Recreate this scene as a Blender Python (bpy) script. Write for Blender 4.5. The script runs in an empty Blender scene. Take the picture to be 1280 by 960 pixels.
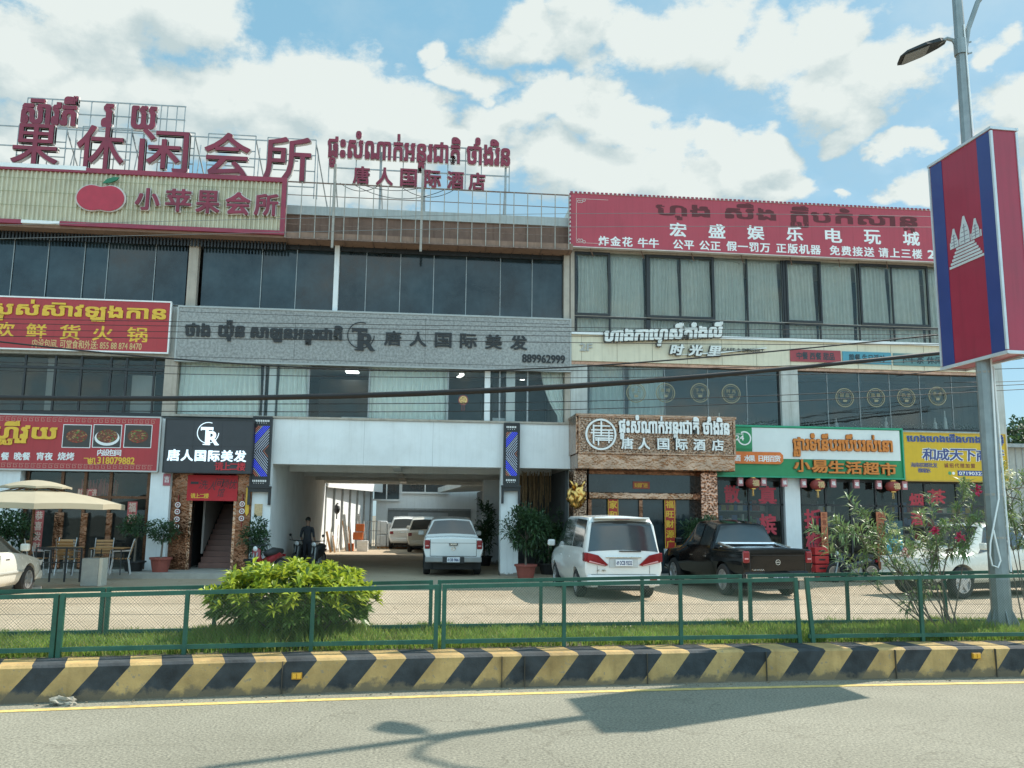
import bpy, bmesh, math, random
from mathutils import Vector, Matrix, Quaternion, noise as mnoise
R = math.radians
random.seed(7)
SC = bpy.context.scene
COL = SC.collection

# ------------------------------------------------------------------ camera, world, sun, exposure
FPX, PITCH, YAW, ROLL, EYE = 1080.0, R(8.65), R(5.9), R(0.62), Vector((0, 0, 1.9))
_r0 = Vector((math.cos(YAW), -math.sin(YAW), 0))
_f = Vector((math.sin(YAW)*math.cos(PITCH), math.cos(YAW)*math.cos(PITCH), math.sin(PITCH)))
_u0 = _r0.cross(_f)
_r = _r0*math.cos(ROLL) + _u0*math.sin(ROLL)
_u = -_r0*math.sin(ROLL) + _u0*math.cos(ROLL)
cam = bpy.data.cameras.new('camera'); cam_o = bpy.data.objects.new('camera', cam); COL.objects.link(cam_o)
cam.sensor_width = 36; cam.lens = 36*FPX/1280; cam.clip_start = .1; cam.clip_end = 3000
cam_o.matrix_world = Matrix(((_r.x, _u.x, -_f.x, 0), (_r.y, _u.y, -_f.y, 0), (_r.z, _u.z, -_f.z, EYE.z), (0, 0, 0, 1)))
SC.camera = cam_o

SUN = Vector((.905*math.cos(R(47)), .425*math.cos(R(47)), math.sin(R(47)))).normalized()
sl = bpy.data.lights.new('sun', 'SUN'); sl.energy = 5.0; sl.angle = R(.5); sl.color = (1, .94, .84)
so = bpy.data.objects.new('sun', sl); COL.objects.link(so); so.rotation_mode = 'QUATERNION'
so.rotation_quaternion = SUN.to_track_quat('Z', 'Y'); so.location = SUN*60

def raydir(px, py): return _r*((px-640)/FPX) - _u*((py-480)/FPX) + _f
def at(px, py, Y):
    d = raydir(px, py); return EYE + d*(Y/d.y)
def gr(px, py, z=0):
    d = raydir(px, py); return EYE + d*((z-EYE.z)/d.z)

W = bpy.data.worlds.new('World'); SC.world = W; W.use_nodes = True
SC.view_settings.view_transform = 'Standard'; SC.view_settings.look = 'None'
SC.view_settings.exposure = 0.55; SC.view_settings.gamma = 1
def build_sky():
    nt = W.node_tree; N = nt.nodes; L = nt.links; N.clear()
    out = N.new('ShaderNodeOutputWorld'); bg = N.new('ShaderNodeBackground'); bg.inputs[1].default_value = .12
    L.new(bg.outputs[0], out.inputs[0])
    sky = N.new('ShaderNodeTexSky'); sky.sky_type = 'NISHITA'; sky.sun_disc = False
    sky.sun_elevation = R(47); sky.sun_rotation = math.atan2(SUN.x, SUN.y); sky.air_density = 1.0; sky.dust_density = .6; sky.ozone_density = 1.2
    tc = N.new('ShaderNodeTexCoord')
    def math_(op, a, b=None, clamp=False):
        m = N.new('ShaderNodeMath'); m.operation = op; m.use_clamp = clamp
        for i, v in enumerate((a, b)):
            if v is None: continue
            if hasattr(v, 'links'): L.new(v, m.inputs[i])
            else: m.inputs[i].default_value = v
        return m.outputs[0]
    def vm(op, a, b):
        m = N.new('ShaderNodeVectorMath'); m.operation = op
        for i, v in enumerate((a, b)):
            if hasattr(v, 'links'): L.new(v, m.inputs[i])
            else: m.inputs[i].default_value = v
        return m
    def fbm(vec, scale, det=7, rough=.58, off=(0, 0, 0)):
        n = N.new('ShaderNodeTexNoise'); n.inputs['Scale'].default_value = scale; n.inputs['Detail'].default_value = det
        n.inputs['Roughness'].default_value = rough
        L.new(vm('ADD', vec, off).outputs[0], n.inputs['Vector']); return n.outputs[0]
    d = vm('MULTIPLY', tc.outputs['Generated'], (1, 1, 1.55)).outputs[0]
    # cumulus lumps, each a direction in the sky and an angular size
    blobs = [(0, 60, .13), (110, 30, .14), (230, 20, .12), (30, 190, .08), (200, 120, .12), (300, 120, .12), (390, 110, .11), (450, 150, .10), (510, 140, .09), (560, 175, .09), (630, 140, .075), (665, 115, .06), (610, 200, .09),
             (740, 135, .07), (790, 150, .07), (830, 190, .09), (770, 215, .11), (690, 200, .11), (900, 180, .06), (930, 215, .08), (965, 185, .05), (870, 235, .09), (980, 240, .05),
             (660, 35, .07), (730, 20, .08), (800, 55, .09), (880, 40, .10), (960, 70, .09), (1040, 40, .09), (1030, 110, .09), (1100, 90, .09), (1080, 150, .06), (1150, 60, .07),
             (1250, 180, .07), (1290, 130, .08), (1150, 240, .045), (1060, 252, .025), (1300, 230, .09), (560, 66, .04), (590, 95, .05), (1240, 60, .04), (1130, 180, .04), (100, 100, .07), (380, 220, .12), (480, 220, .1), (120, 230, .12)]
    items = [(raydir(x, y).normalized(), r) for x, y, r in blobs]
    back = N.new('ShaderNodeMapRange'); sy_ = N.new('ShaderNodeSeparateXYZ'); L.new(tc.outputs['Generated'], sy_.inputs[0]); L.new(sy_.outputs['Y'], back.inputs[0]); back.inputs[1].default_value = .35; back.inputs[2].default_value = -.1; back.inputs[4].default_value = 1.1  # extra cloud cover behind the camera, out of view, added for fill light
    warp = N.new('ShaderNodeTexNoise'); warp.inputs['Scale'].default_value = 14; warp.inputs['Detail'].default_value = 7; L.new(d, warp.inputs['Vector'])
    wv = vm('ADD', d, vm('MULTIPLY', vm('SUBTRACT', warp.outputs['Color'], (.5, .5, .5)).outputs[0], (.115, .115, .115)).outputs[0]).outputs[0]
    def density(vec, big):
        acc = None
        for c, r in items:
            dist = vm('DISTANCE', vec, (c.x, c.y, c.z*1.55)).outputs['Value']
            v = math_('SUBTRACT', 1, math_('DIVIDE', dist, r*.74))
            if acc is None: acc = v
            else: acc = math_('SMOOTH_MAX', acc, v); acc.node.inputs[2].default_value = .10
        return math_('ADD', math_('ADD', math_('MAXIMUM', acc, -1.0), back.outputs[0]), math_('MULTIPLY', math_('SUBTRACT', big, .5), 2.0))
    big = fbm(d, 7.5, 12, .68)
    dens = density(wv, big)
    mr = N.new('ShaderNodeMapRange'); mr.interpolation_type = 'SMOOTHSTEP'; L.new(dens, mr.inputs[0]); mr.inputs[1].default_value = .0; mr.inputs[2].default_value = .40
    cover = mr.outputs[0]
    up_ = (.012, -.004, .055)
    dens2 = density(vm('ADD', wv, up_).outputs[0], fbm(d, 7.5, 9, .66, up_))
    # thin veil of cloud between the lumps
    veil = N.new('ShaderNodeMapRange'); L.new(fbm(d, 3.2, 8, .6, (3, 1, 2)), veil.inputs[0]); veil.inputs[1].default_value = .48; veil.inputs[2].default_value = .78; veil.inputs[4].default_value = .42
    cover2 = math_('MAXIMUM', cover, veil.outputs[0], True)
    # sunlit tops against greyer bases: compare the density with the density a step nearer the sun
    deep = N.new('ShaderNodeMapRange'); L.new(fbm(d, 4.2, 6, .58, (7, 2, 5)), deep.inputs[0]); deep.inputs[1].default_value = .36; deep.inputs[2].default_value = .62
    sh = math_('ADD', math_('MULTIPLY', math_('SUBTRACT', dens, dens2), 1.5), math_('MULTIPLY', math_('SUBTRACT', deep.outputs[0], .4), .75))
    shade = math_('ADD', .50, sh, True)
    ramp = N.new('ShaderNodeValToRGB'); L.new(shade, ramp.inputs[0])
    ramp.color_ramp.elements[0].color = (3.1, 3.75, 3.85, 1); ramp.color_ramp.elements[1].color = (4.6, 5.0, 4.85, 1)
    blue = N.new('ShaderNodeMixRGB'); blue.blend_type = 'MIX'; blue.inputs[0].default_value = .75
    L.new(sky.outputs[0], blue.inputs[1]); blue.inputs[2].default_value = (1.6, 3.3, 4.2, 1)
    mx = N.new('ShaderNodeMixRGB'); L.new(cover2, mx.inputs[0]); L.new(blue.outputs[0], mx.inputs[1]); L.new(ramp.outputs[0], mx.inputs[2])
    # unseen sky overhead and behind the camera, brightened as added fill for the facade
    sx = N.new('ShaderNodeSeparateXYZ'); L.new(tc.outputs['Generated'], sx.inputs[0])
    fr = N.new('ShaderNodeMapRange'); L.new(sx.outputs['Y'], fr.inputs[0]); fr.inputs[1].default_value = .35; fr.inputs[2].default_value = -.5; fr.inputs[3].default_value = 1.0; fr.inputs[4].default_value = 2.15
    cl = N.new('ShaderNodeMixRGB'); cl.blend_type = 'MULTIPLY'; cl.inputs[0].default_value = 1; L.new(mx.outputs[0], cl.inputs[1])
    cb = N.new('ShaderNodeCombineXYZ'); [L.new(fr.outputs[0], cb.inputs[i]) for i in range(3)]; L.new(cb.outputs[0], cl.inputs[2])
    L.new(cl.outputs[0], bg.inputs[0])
build_sky()
W.cycles.sampling_method = 'MANUAL'; W.cycles.sample_map_resolution = 512

# ------------------------------------------------------------------ materials
MATS = {}
def mat(name, col, rough=.6, metal=0.0, var=.12, scale=3.0, bump=0.0, bscale=40.0, emit=0.0, spec=.5, stain=0.0, transl=0.0, coat=0.0, ecol=None, streak=0.0, foot=0.0, bdist=.02, chips=0.0):
    if name in MATS: return MATS[name]
    m = bpy.data.materials.new(name); m.use_nodes = True; nt = m.node_tree; N = nt.nodes; L = nt.links
    p = N['Principled BSDF']; tc = N.new('ShaderNodeTexCoord')
    src = tc.outputs['Object']
    def noise(s, det=6, vec=None):
        n = N.new('ShaderNodeTexNoise'); n.inputs['Scale'].default_value = s; n.inputs['Detail'].default_value = det; n.inputs['Roughness'].default_value = .65
        L.new(vec or src, n.inputs['Vector']); return n
    c = [max(0, v) for v in col]
    mix = N.new('ShaderNodeMixRGB'); n1 = noise(scale)
    rr = N.new('ShaderNodeMapRange'); rr.inputs[1].default_value = .3; rr.inputs[2].default_value = .7; L.new(n1.outputs[0], rr.inputs[0]); L.new(rr.outputs[0], mix.inputs[0])
    mix.inputs[1].default_value = (*[v*(1-var) for v in c], 1); mix.inputs[2].default_value = (*[min(1, v*(1+var)) for v in c], 1)
    last = mix.outputs[0]
    if stain:
        n2 = noise(.7, 9); r2 = N.new('ShaderNodeMapRange'); r2.inputs[1].default_value = .48; r2.inputs[2].default_value = .72; r2.inputs[4].default_value = stain
        L.new(n2.outputs[0], r2.inputs[0]); m2 = N.new('ShaderNodeMixRGB'); m2.blend_type = 'MULTIPLY'; L.new(r2.outputs[0], m2.inputs[0]); L.new(last, m2.inputs[1]); m2.inputs[2].default_value = (.42, .38, .32, 1); last = m2.outputs[0]
    if streak:
        mp = N.new('ShaderNodeMapping'); L.new(src, mp.inputs[0]); mp.inputs['Scale'].default_value = (6, 6, .35)
        n3 = noise(1.6, 5, mp.outputs[0]); r3 = N.new('ShaderNodeMapRange'); r3.inputs[1].default_value = .5; r3.inputs[2].default_value = .75; r3.inputs[4].default_value = streak
        L.new(n3.outputs[0], r3.inputs[0]); m3 = N.new('ShaderNodeMixRGB'); m3.blend_type = 'MULTIPLY'; L.new(r3.outputs[0], m3.inputs[0]); L.new(last, m3.inputs[1]); m3.inputs[2].default_value = (.45, .43, .38, 1); last = m3.outputs[0]
    if chips:           # paint worn through to the concrete
        nc = noise(16, 8); rc = N.new('ShaderNodeMapRange'); rc.inputs[1].default_value = .60-chips*.1; rc.inputs[2].default_value = .66-chips*.1; rc.inputs[4].default_value = .75; L.new(nc.outputs[0], rc.inputs[0])
        mc = N.new('ShaderNodeMixRGB'); L.new(rc.outputs[0], mc.inputs[0]); L.new(last, mc.inputs[1]); mc.inputs[2].default_value = (.22, .19, .14, 1); last = mc.outputs[0]
    if foot:            # road dirt splashed up from the ground, ragged along its top
        sz = N.new('ShaderNodeSeparateXYZ'); L.new(src, sz.inputs[0]); nf = noise(5, 6); ad = N.new('ShaderNodeMath'); ad.operation = 'MULTIPLY_ADD'; L.new(nf.outputs[0], ad.inputs[0]); ad.inputs[1].default_value = foot*1.6; ad.inputs[2].default_value = -foot*.45
        lt = N.new('ShaderNodeMath'); lt.operation = 'SUBTRACT'; L.new(ad.outputs[0], lt.inputs[0]); L.new(sz.outputs[2], lt.inputs[1])
        rf = N.new('ShaderNodeMapRange'); L.new(lt.outputs[0], rf.inputs[0]); rf.inputs[1].default_value = -.03; rf.inputs[2].default_value = .02; rf.inputs[4].default_value = .85; mf = N.new('ShaderNodeMixRGB'); L.new(rf.outputs[0], mf.inputs[0]); L.new(last, mf.inputs[1]); mf.inputs[2].default_value = (.15, .115, .07, 1); last = mf.outputs[0]
    L.new(last, p.inputs['Base Color'])
    n4 = noise(scale*4, 3); r4 = N.new('ShaderNodeMapRange'); r4.inputs[3].default_value = max(.02, rough-.12); r4.inputs[4].default_value = min(1, rough+.12); L.new(n4.outputs[0], r4.inputs[0]); L.new(r4.outputs[0], p.inputs['Roughness'])
    p.inputs['Metallic'].default_value = metal; p.inputs['Specular IOR Level'].default_value = spec
    if coat: p.inputs['Coat Weight'].default_value = coat; p.inputs['Coat Roughness'].default_value = .05
    if bump:
        b = N.new('ShaderNodeBump'); b.inputs['Strength'].default_value = bump; b.inputs['Distance'].default_value = bdist; L.new(noise(bscale, 4).outputs[0], b.inputs['Height']); L.new(b.outputs[0], p.inputs['Normal'])
    if emit: p.inputs['Emission Color'].default_value = (*(ecol or c), 1); p.inputs['Emission Strength'].default_value = emit
    if transl:
        o = N['Material Output']; t = N.new('ShaderNodeBsdfTranslucent'); L.new(last, t.inputs[0]); ms = N.new('ShaderNodeMixShader'); ms.inputs[0].default_value = transl
        L.new(p.outputs[0], ms.inputs[1]); L.new(t.outputs[0], ms.inputs[2]); L.new(ms.outputs[0], o.inputs[0])
    MATS[name] = m; return m
def glass(name, tint, refl=.12, dirt=.1, rough=.02):
    if name in MATS: return MATS[name]
    m = bpy.data.materials.new(name); m.use_nodes = True; nt = m.node_tree; N = nt.nodes; L = nt.links; N.remove(N['Principled BSDF'])
    tr = N.new('ShaderNodeBsdfTransparent'); tr.inputs[0].default_value = (*tint, 1)
    gl = N.new('ShaderNodeBsdfGlossy'); gl.inputs['Roughness'].default_value = rough; gl.inputs[0].default_value = (.8, .86, .84, 1)
    lw = N.new('ShaderNodeFresnel'); lw.inputs[0].default_value = 1.5
    a = N.new('ShaderNodeMath'); a.operation = 'ADD'; a.inputs[1].default_value = refl; a.use_clamp = True; L.new(lw.outputs[0], a.inputs[0])
    tc = N.new('ShaderNodeTexCoord'); n = N.new('ShaderNodeTexNoise'); n.inputs['Scale'].default_value = 1.3; n.inputs['Detail'].default_value = 8; L.new(tc.outputs['Object'], n.inputs[0])
    bp = N.new('ShaderNodeBump'); bp.inputs['Strength'].default_value = .06; bp.inputs['Distance'].default_value = .05; n5 = N.new('ShaderNodeTexNoise'); n5.inputs['Scale'].default_value = .9; L.new(tc.outputs['Object'], n5.inputs[0]); L.new(n5.outputs[0], bp.inputs['Height']); L.new(bp.outputs[0], gl.inputs['Normal'])
    mx = N.new('ShaderNodeMixShader'); L.new(a.outputs[0], mx.inputs[0]); L.new(tr.outputs[0], mx.inputs[1]); L.new(gl.outputs[0], mx.inputs[2])
    df = N.new('ShaderNodeBsdfDiffuse'); df.inputs[0].default_value = (.35, .37, .36, 1)
    r = N.new('ShaderNodeMapRange'); r.inputs[1].default_value = .4; r.inputs[2].default_value = .8; r.inputs[3].default_value = dirt*.35; r.inputs[4].default_value = dirt; L.new(n.outputs[0], r.inputs[0])
    m2 = N.new('ShaderNodeMixShader'); L.new(r.outputs[0], m2.inputs[0]); L.new(mx.outputs[0], m2.inputs[1]); L.new(df.outputs[0], m2.inputs[2]); L.new(m2.outputs[0], N['Material Output'].inputs[0])
    MATS[name] = m; return m

# ------------------------------------------------------------------ mesh builder
POS = {}
class MB:
    def __init__(s): s.v = []; s.f = []; s.m = []
    def add(s, vs, fs, mi=0):
        b = len(s.v); s.v.extend([tuple(v) for v in vs]); s.f.extend([tuple(i+b for i in f) for f in fs]); s.m.extend([mi]*len(fs)); return s
    def box(s, x0, x1, y0, y1, z0, z1, mi=0, M=None):
        vs = [Vector((x, y, z)) for z in (z0, z1) for y in (y0, y1) for x in (x0, x1)]
        if M is not None: vs = [M @ v for v in vs]
        return s.add(vs, [(0, 2, 3, 1), (4, 5, 7, 6), (0, 1, 5, 4), (2, 6, 7, 3), (0, 4, 6, 2), (1, 3, 7, 5)], mi)
    def bar(s, a, b, w, h=None, mi=0, up=Vector((0, 0, 1))):
        a = Vector(a); b = Vector(b); d = (b-a); h = h or w
        if d.length < 1e-6: return s
        d.normalize(); x = d.cross(up)
        if x.length < 1e-4: x = Vector((1, 0, 0))
        x.normalize(); y = x.cross(d)
        vs = [p + x*(sx*w/2) + y*(sy*h/2) for p in (a, b) for sx, sy in ((-1, -1), (1, -1), (1, 1), (-1, 1))]
        return s.add(vs, [(0, 1, 2, 3), (4, 7, 6, 5), (0, 4, 5, 1), (1, 5, 6, 2), (2, 6, 7, 3), (3, 7, 4, 0)], mi)
    def tube(s, pts, r, n=8, mi=0, cap=True):
        pts = [Vector(p) for p in pts]; rs = r if isinstance(r, (list, tuple)) else [r]*len(pts); rings = []; prev = None
        for i, p in enumerate(pts):
            t = (pts[min(i+1, len(pts)-1)] - pts[max(i-1, 0)]).normalized()
            x = t.cross(Vector((0, 0, 1))) if prev is None else prev - t*prev.dot(t)
            if x.length < 1e-3: x = Vector((1, 0, 0))
            x.normalize(); prev = x; y = t.cross(x)
            rings.append([p + (x*math.cos(2*math.pi*k/n) + y*math.sin(2*math.pi*k/n))*rs[i] for k in range(n)])
        vs = [v for q in rings for v in q]; fs = []
        for i in range(len(pts)-1):
            for k in range(n): fs.append((i*n+k, i*n+(k+1) % n, (i+1)*n+(k+1) % n, (i+1)*n+k))
        if cap: fs.append(tuple(range(n))[::-1]); fs.append(tuple((len(pts)-1)*n+k for k in range(n)))
        return s.add(vs, fs, mi)
    def lathe(s, prof, c=(0, 0, 0), n=20, mi=0, M=None, cap=True):
        vs = []; fs = []
        for r, z in prof:
            for k in range(n): a = 2*math.pi*k/n; vs.append(Vector((r*math.cos(a), r*math.sin(a), z)))
        for i in range(len(prof)-1):
            for k in range(n): fs.append((i*n+k, i*n+(k+1) % n, (i+1)*n+(k+1) % n, (i+1)*n+k))
        if cap: fs.append(tuple(range(n))[::-1]); fs.append(tuple((len(prof)-1)*n+k for k in range(n)))
        if M is not None: vs = [M @ v for v in vs]
        return s.add([v + Vector(c) for v in vs], fs, mi)
    def prism(s, pts, off, mi=0):          # closed outline of 3-D points pushed along off
        n = len(pts); off = Vector(off); vs = [Vector(p) for p in pts]; vs += [v+off for v in vs]
        return s.add(vs, [tuple(range(n)), tuple(range(2*n-1, n-1, -1))] + [(i, i+n, (i+1) % n+n, (i+1) % n) for i in range(n)], mi)
    def ring(s, c, r0, r1, th, n=28, mi=0):    # flat ring facing -Y
        c = Vector(c); vs = []
        for y in (0, th):
            for r in (r0, r1):
                for k in range(n): a = 2*math.pi*k/n; vs.append(c + Vector((r*math.cos(a), y, r*math.sin(a))))
        fs = []
        for k in range(n):
            j = (k+1) % n; fs += [(k, j, n+j, n+k), (2*n+k, 3*n+k, 3*n+j, 2*n+j), (n+k, n+j, 3*n+j, 3*n+k), (k, 2*n+k, 2*n+j, j)]
        return s.add(vs, fs, mi)
    def disc(s, c, r, th, n=24, mi=0): return s.prism([Vector(c)+Vector((r*math.cos(2*math.pi*k/n), 0, r*math.sin(2*math.pi*k/n))) for k in range(n)], (0, th, 0), mi)
    def quad(s, a, b, c, d, mi=0): return s.add([a, b, c, d], [(0, 1, 2, 3)], mi)
    def build(s, name, mats, parent=None, local=False, smooth=False, bevel=0, kind=None):
        me = bpy.data.meshes.new(name); o = bpy.data.objects.new(name, me); COL.objects.link(o)
        off = Vector((0, 0, 0))
        if not local:
            if parent is not None: off = POS[parent.name]
            elif s.v:
                xs = [v[0] for v in s.v]; ys = [v[1] for v in s.v]
                off = Vector(((min(xs)+max(xs))/2, (min(ys)+max(ys))/2, min(v[2] for v in s.v))); o.location = off
        me.from_pydata([(v[0]-off.x, v[1]-off.y, v[2]-off.z) for v in s.v], [], s.f)
        for m in (mats if isinstance(mats, (list, tuple)) else [mats]): me.materials.append(m)
        me.polygons.foreach_set('material_index', s.m)
        if smooth: me.polygons.foreach_set('use_smooth', [True]*len(s.f))
        if not local: 
            bm = bmesh.new(); bm.from_mesh(me); bmesh.ops.recalc_face_normals(bm, faces=bm.faces); bm.to_mesh(me); bm.free()
        if bevel:
            b = o.modifiers.new('bevel', 'BEVEL'); b.width = bevel; b.segments = 2; b.limit_method = 'ANGLE'
        if parent is not None: o.parent = parent; 
        POS[o.name] = off.copy()
        if kind: o['kind'] = kind
        return o
def thing(name, label, cat, loc=(0, 0, 0), rz=0, group=None):
    o = bpy.data.objects.new(name, None); COL.objects.link(o); o.location = loc; o.rotation_euler = (0, 0, rz); o.empty_display_size = .2
    tag(o, label, cat, group); POS[o.name] = Vector(loc); return o
def tag(o, label, cat, group=None):
    if label and len(label.split()) > 15: print('LONG', len(label.split()), label)
    o['label'] = label; o['category'] = cat
    if group: o['group'] = group
    return o
def copy_tree(o, parent=None):
    c = o.copy(); COL.objects.link(c); c.parent = parent
    for ch in list(o.children): copy_tree(ch, c)
    return c

# ------------------------------------------------------------------ lettering
GC = {}
def _outline(s, ext):
    k = (s, ext)
    if k in GC: return GC[k]
    c = bpy.data.curves.new('t', 'FONT'); c.body = s; c.extrude = ext; c.resolution_u = 3
    o = bpy.data.objects.new('t', c); COL.objects.link(o); bpy.context.view_layer.update()
    dg = bpy.context.evaluated_depsgraph_get(); me = bpy.data.meshes.new_from_object(o.evaluated_get(dg))
    r = ([v.co.copy() for v in me.vertices], [tuple(p.vertices) for p in me.polygons])
    bpy.data.objects.remove(o); bpy.data.curves.remove(c); bpy.data.meshes.remove(me); GC[k] = r; return r
PRE = {'\u17be': ('\u17c1', '\u17b8'), '\u17bf': ('\u17c1', '\u17b9'), '\u17c0': ('\u17c1', '\u17b8'), '\u17c4': ('\u17c1', '\u17b6'), '\u17c5': ('\u17c1', '\u17b6'), '\u17c1': ('\u17c1', ''), '\u17c2': ('\u17c2', ''), '\u17c3': ('\u17c3', '')}
def khmer(s, ext):
    base = lambda ch: '\u1780' <= ch <= '\u17b3'
    out = ''; subs = []; i = 0
    while i < len(s):
        if base(s[i]):
            b = s[i]; i += 1; sub = []; post = ''; pre = ''
            while i < len(s) and '\u17b4' <= s[i] <= '\u17d3':
                if s[i] == '\u17d2': sub.append(s[i+1]); i += 2; continue
                if s[i] in PRE: pre += PRE[s[i]][0]; post += PRE[s[i]][1]
                else: post += s[i]
                i += 1
            out += pre + b
            for q in sub: subs.append((out, b, q))
            out += post
        else: out += s[i]; i += 1
    v, f = _outline(out, ext); v = list(v); f = list(f)
    for pref, b, q in subs:
        xr = max(p.x for p in _outline(pref, ext)[0]); bv = [p.x for p in _outline(b, ext)[0]]; w = max(bv)-min(bv)
        qv, qf = _outline(q, ext); xs = [p.x for p in qv]; k = .62; cx = xr - w/2; qc = (min(xs)+max(xs))/2; zt = max(p.y for p in qv)
        n = len(v); v += [Vector(((p.x-qc)*k+cx, (p.y-zt)*.5-.06, p.z)) for p in qv]; f += [tuple(j+n for j in t) for t in qf]
    return v, f
def lay(mb, s, x0, x1, z0, z1, y, bold=.02, ext=0.0, em=False, slant=0.0, mi=0, rise=0.0):
    # lettering fitted to a rectangle of the vertical plane y; ext = half thickness in metres
    kh = any('\u1780' <= c <= '\u17ff' for c in s); h = z1-z0
    e = (ext/h) if ext else 0
    v, f = khmer(s, e) if kh else _outline(s, e)
    if not v: return
    if em: ux, uy, sx, sy = 0.0, -.12, (x1-x0), h
    else:
        xs = [p.x for p in v]; ys = [p.y for p in v]; ux, uy = min(xs), min(ys); sx = (x1-x0)/max(1e-6, max(xs)-ux); sy = h/max(1e-6, max(ys)-uy)
    par = list(range(len(v)))
    def find(i):
        while par[i] != i: par[i] = par[par[i]]; i = par[i]
        return i
    for t_ in f:
        r0 = find(t_[0])
        for k in t_[1:]: par[find(k)] = r0
    ids = {}; isl = [ids.setdefault(find(i), len(ids)) % 4 for i in range(len(v))]      # overlapping strokes must not share a plane
    offs = [(0, 0)] if not bold else [(-bold, -bold*.7), (bold, -bold*.7), (-bold, bold*.7), (bold, bold*.7)]
    bx, bz = (h, h) if em else (min(sx, h*1.1), min(sy, h))
    for i, (ox, oz) in enumerate(offs):
        mb.add([(x0 + (p.x-ux)*sx + slant*(p.y-uy)*sy + ox*bx, y - p.z*h + i*.0012 + isl[j]*.00027, z0 + (p.y-uy)*sy + oz*bz + rise*((p.x-ux)*sx)) for j, p in enumerate(v)], f, mi)
def chars(mb, s, x0, x1, z0, z1, y, bold=.02, ext=0.0, wide=1.0, mi=0, slant=0.0):
    n = len(s); h = z1-z0; w = h*wide; step = (x1-x0-w)/max(1, n-1)
    for i, c in enumerate(s):
        if c != ' ': lay(mb, c, x0+i*step, x0+i*step+w, z0, z1, y, bold, ext, True, slant, mi)
def box_px(pxl, pxr, pyt, pyb, Y):
    xm = (pxl+pxr)/2; ym = (pyt+pyb)/2
    return at(pxl, ym, Y).x, at(pxr, ym, Y).x, at(xm, pyb, Y).z, at(xm, pyt, Y).z
def write(parent, s, pxl, pxr, pyt, pyb, Y, m, bold=.02, ext=0.0, mode='line', name='lettering', halo=None, hb=.07, slant=0.0, wide=1.0, rise=0.0):
    x0, x1, z0, z1 = box_px(pxl, pxr, pyt, pyb, Y); mb = MB()
    def go(b, y, mi):
        if mode == 'line': lay(mb, s, x0, x1, z0, z1, y, b, ext, False, slant, mi, rise)
        else: chars(mb, s, x0, x1, z0, z1, y, b, ext, wide, mi, slant)
    if halo: go(hb, Y + .006 + ext, 1)
    go(bold, Y, 0)
    return mb.build(name, [m, halo] if halo else m, parent)
# ------------------------------------------------------------------ palette
white_wall = mat('white_plaster', (.76, .78, .775), .8, var=.05, scale=1.2, bump=.15, bscale=60, streak=.16, stain=.2, foot=.3)
white_dirty = mat('weathered_plaster', (.5, .51, .48), .85, var=.1, scale=1.5, bump=.25, streak=.6, stain=.4)
cream_band = mat('cream_panel', (.68, .62, .47), .6, var=.06, streak=.3)
beige_plaster = mat('beige_plaster', (.42, .37, .31), .85, var=.12, streak=.5, stain=.3)
brown_wall = mat('brown_plaster', (.19, .115, .085), .9, var=.18, scale=2, bump=.2, streak=.6)
slab_grey = mat('roof_slab_grey', (.42, .45, .44), .85, var=.1, streak=.4)
concrete = mat('concrete', (.36, .34, .3), .9, var=.12, bump=.3, stain=.3)
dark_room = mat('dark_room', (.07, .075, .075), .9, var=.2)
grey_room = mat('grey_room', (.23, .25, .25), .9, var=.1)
black_metal = mat('black_metal', (.02, .022, .024), .45, var=.2)
steel_grey = mat('painted_steel', (.3, .32, .32), .5, .4, var=.2, scale=8)
steel_pale = mat('pale_steel', (.34, .31, .27), .6, .2, var=.2, scale=8)
steel_rust = mat('rusty_steel', (.2, .13, .1), .7, .2, var=.35, scale=9)
red_letter = mat('maroon_letter', (.235, .02, .045), .45, var=.2, scale=1.5, stain=.3)
pale_edge = mat('pale_letter_edge', (.62, .56, .52), .6, var=.15, stain=.4)
sign_red = mat('sign_red', (.40, .034, .04), .5, var=.07, scale=.6, streak=.25)
sign_pink = mat('faded_red_sheet', (.42, .05, .075), .5, var=.07, scale=.7, streak=.3)
yellow_paint = mat('sign_yellow', (.75, .46, .04), .5, var=.1)
white_paint = mat('sign_white', (.8, .8, .78), .5, var=.05)
black_paint = mat('sign_black', (.025, .025, .03), .5, var=.1)
gold = mat('gold_metal', (.7, .42, .13), .22, 1, var=.25, scale=6, bump=.8, bscale=9)
copper = mat('rose_copper', (.38, .235, .16), .11, 1, var=.35, scale=2, bump=1.0, bscale=2.2, bdist=.09)
copper_dark = mat('dark_copper', (.2, .1, .06), .13, 1, var=.4, scale=3, bump=1.0, bscale=4, bdist=.06)
glass_dark = mat('tinted_glass', (.016, .028, .033), .07, var=.9, scale=.9, bump=.03, bscale=.9, spec=.55, streak=.3)  # blotches in the base colour are painted in to suggest reflections
glass_clear = glass('shop_glass', (.62, .64, .62), .0, .03)
glass_window = glass('window_glass', (.95, .98, .97), .0, .03)
curtain_m = mat('pale_curtain', (.82, .87, .83), .9, var=.05, transl=.05)
curtain_g = mat('grey_curtain', (.60, .60, .54), .9, var=.10, transl=.05)
leaf_dark = mat('dark_leaf', (.035, .075, .03), .45, var=.45, scale=6, transl=.2)
leaf_oleander = mat('oleander_leaf', (.17, .25, .095), .45, var=.45, scale=5, transl=.3)
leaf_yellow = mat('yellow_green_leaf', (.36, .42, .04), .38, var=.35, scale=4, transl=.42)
bark = mat('bark', (.16, .13, .1), .9, var=.3, scale=10, bump=.5)
terracotta = mat('terracotta', (.27, .07, .05), .7, var=.15, scale=5)
wood = mat('varnished_wood', (.33, .17, .06), .45, var=.25, scale=5)
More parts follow.
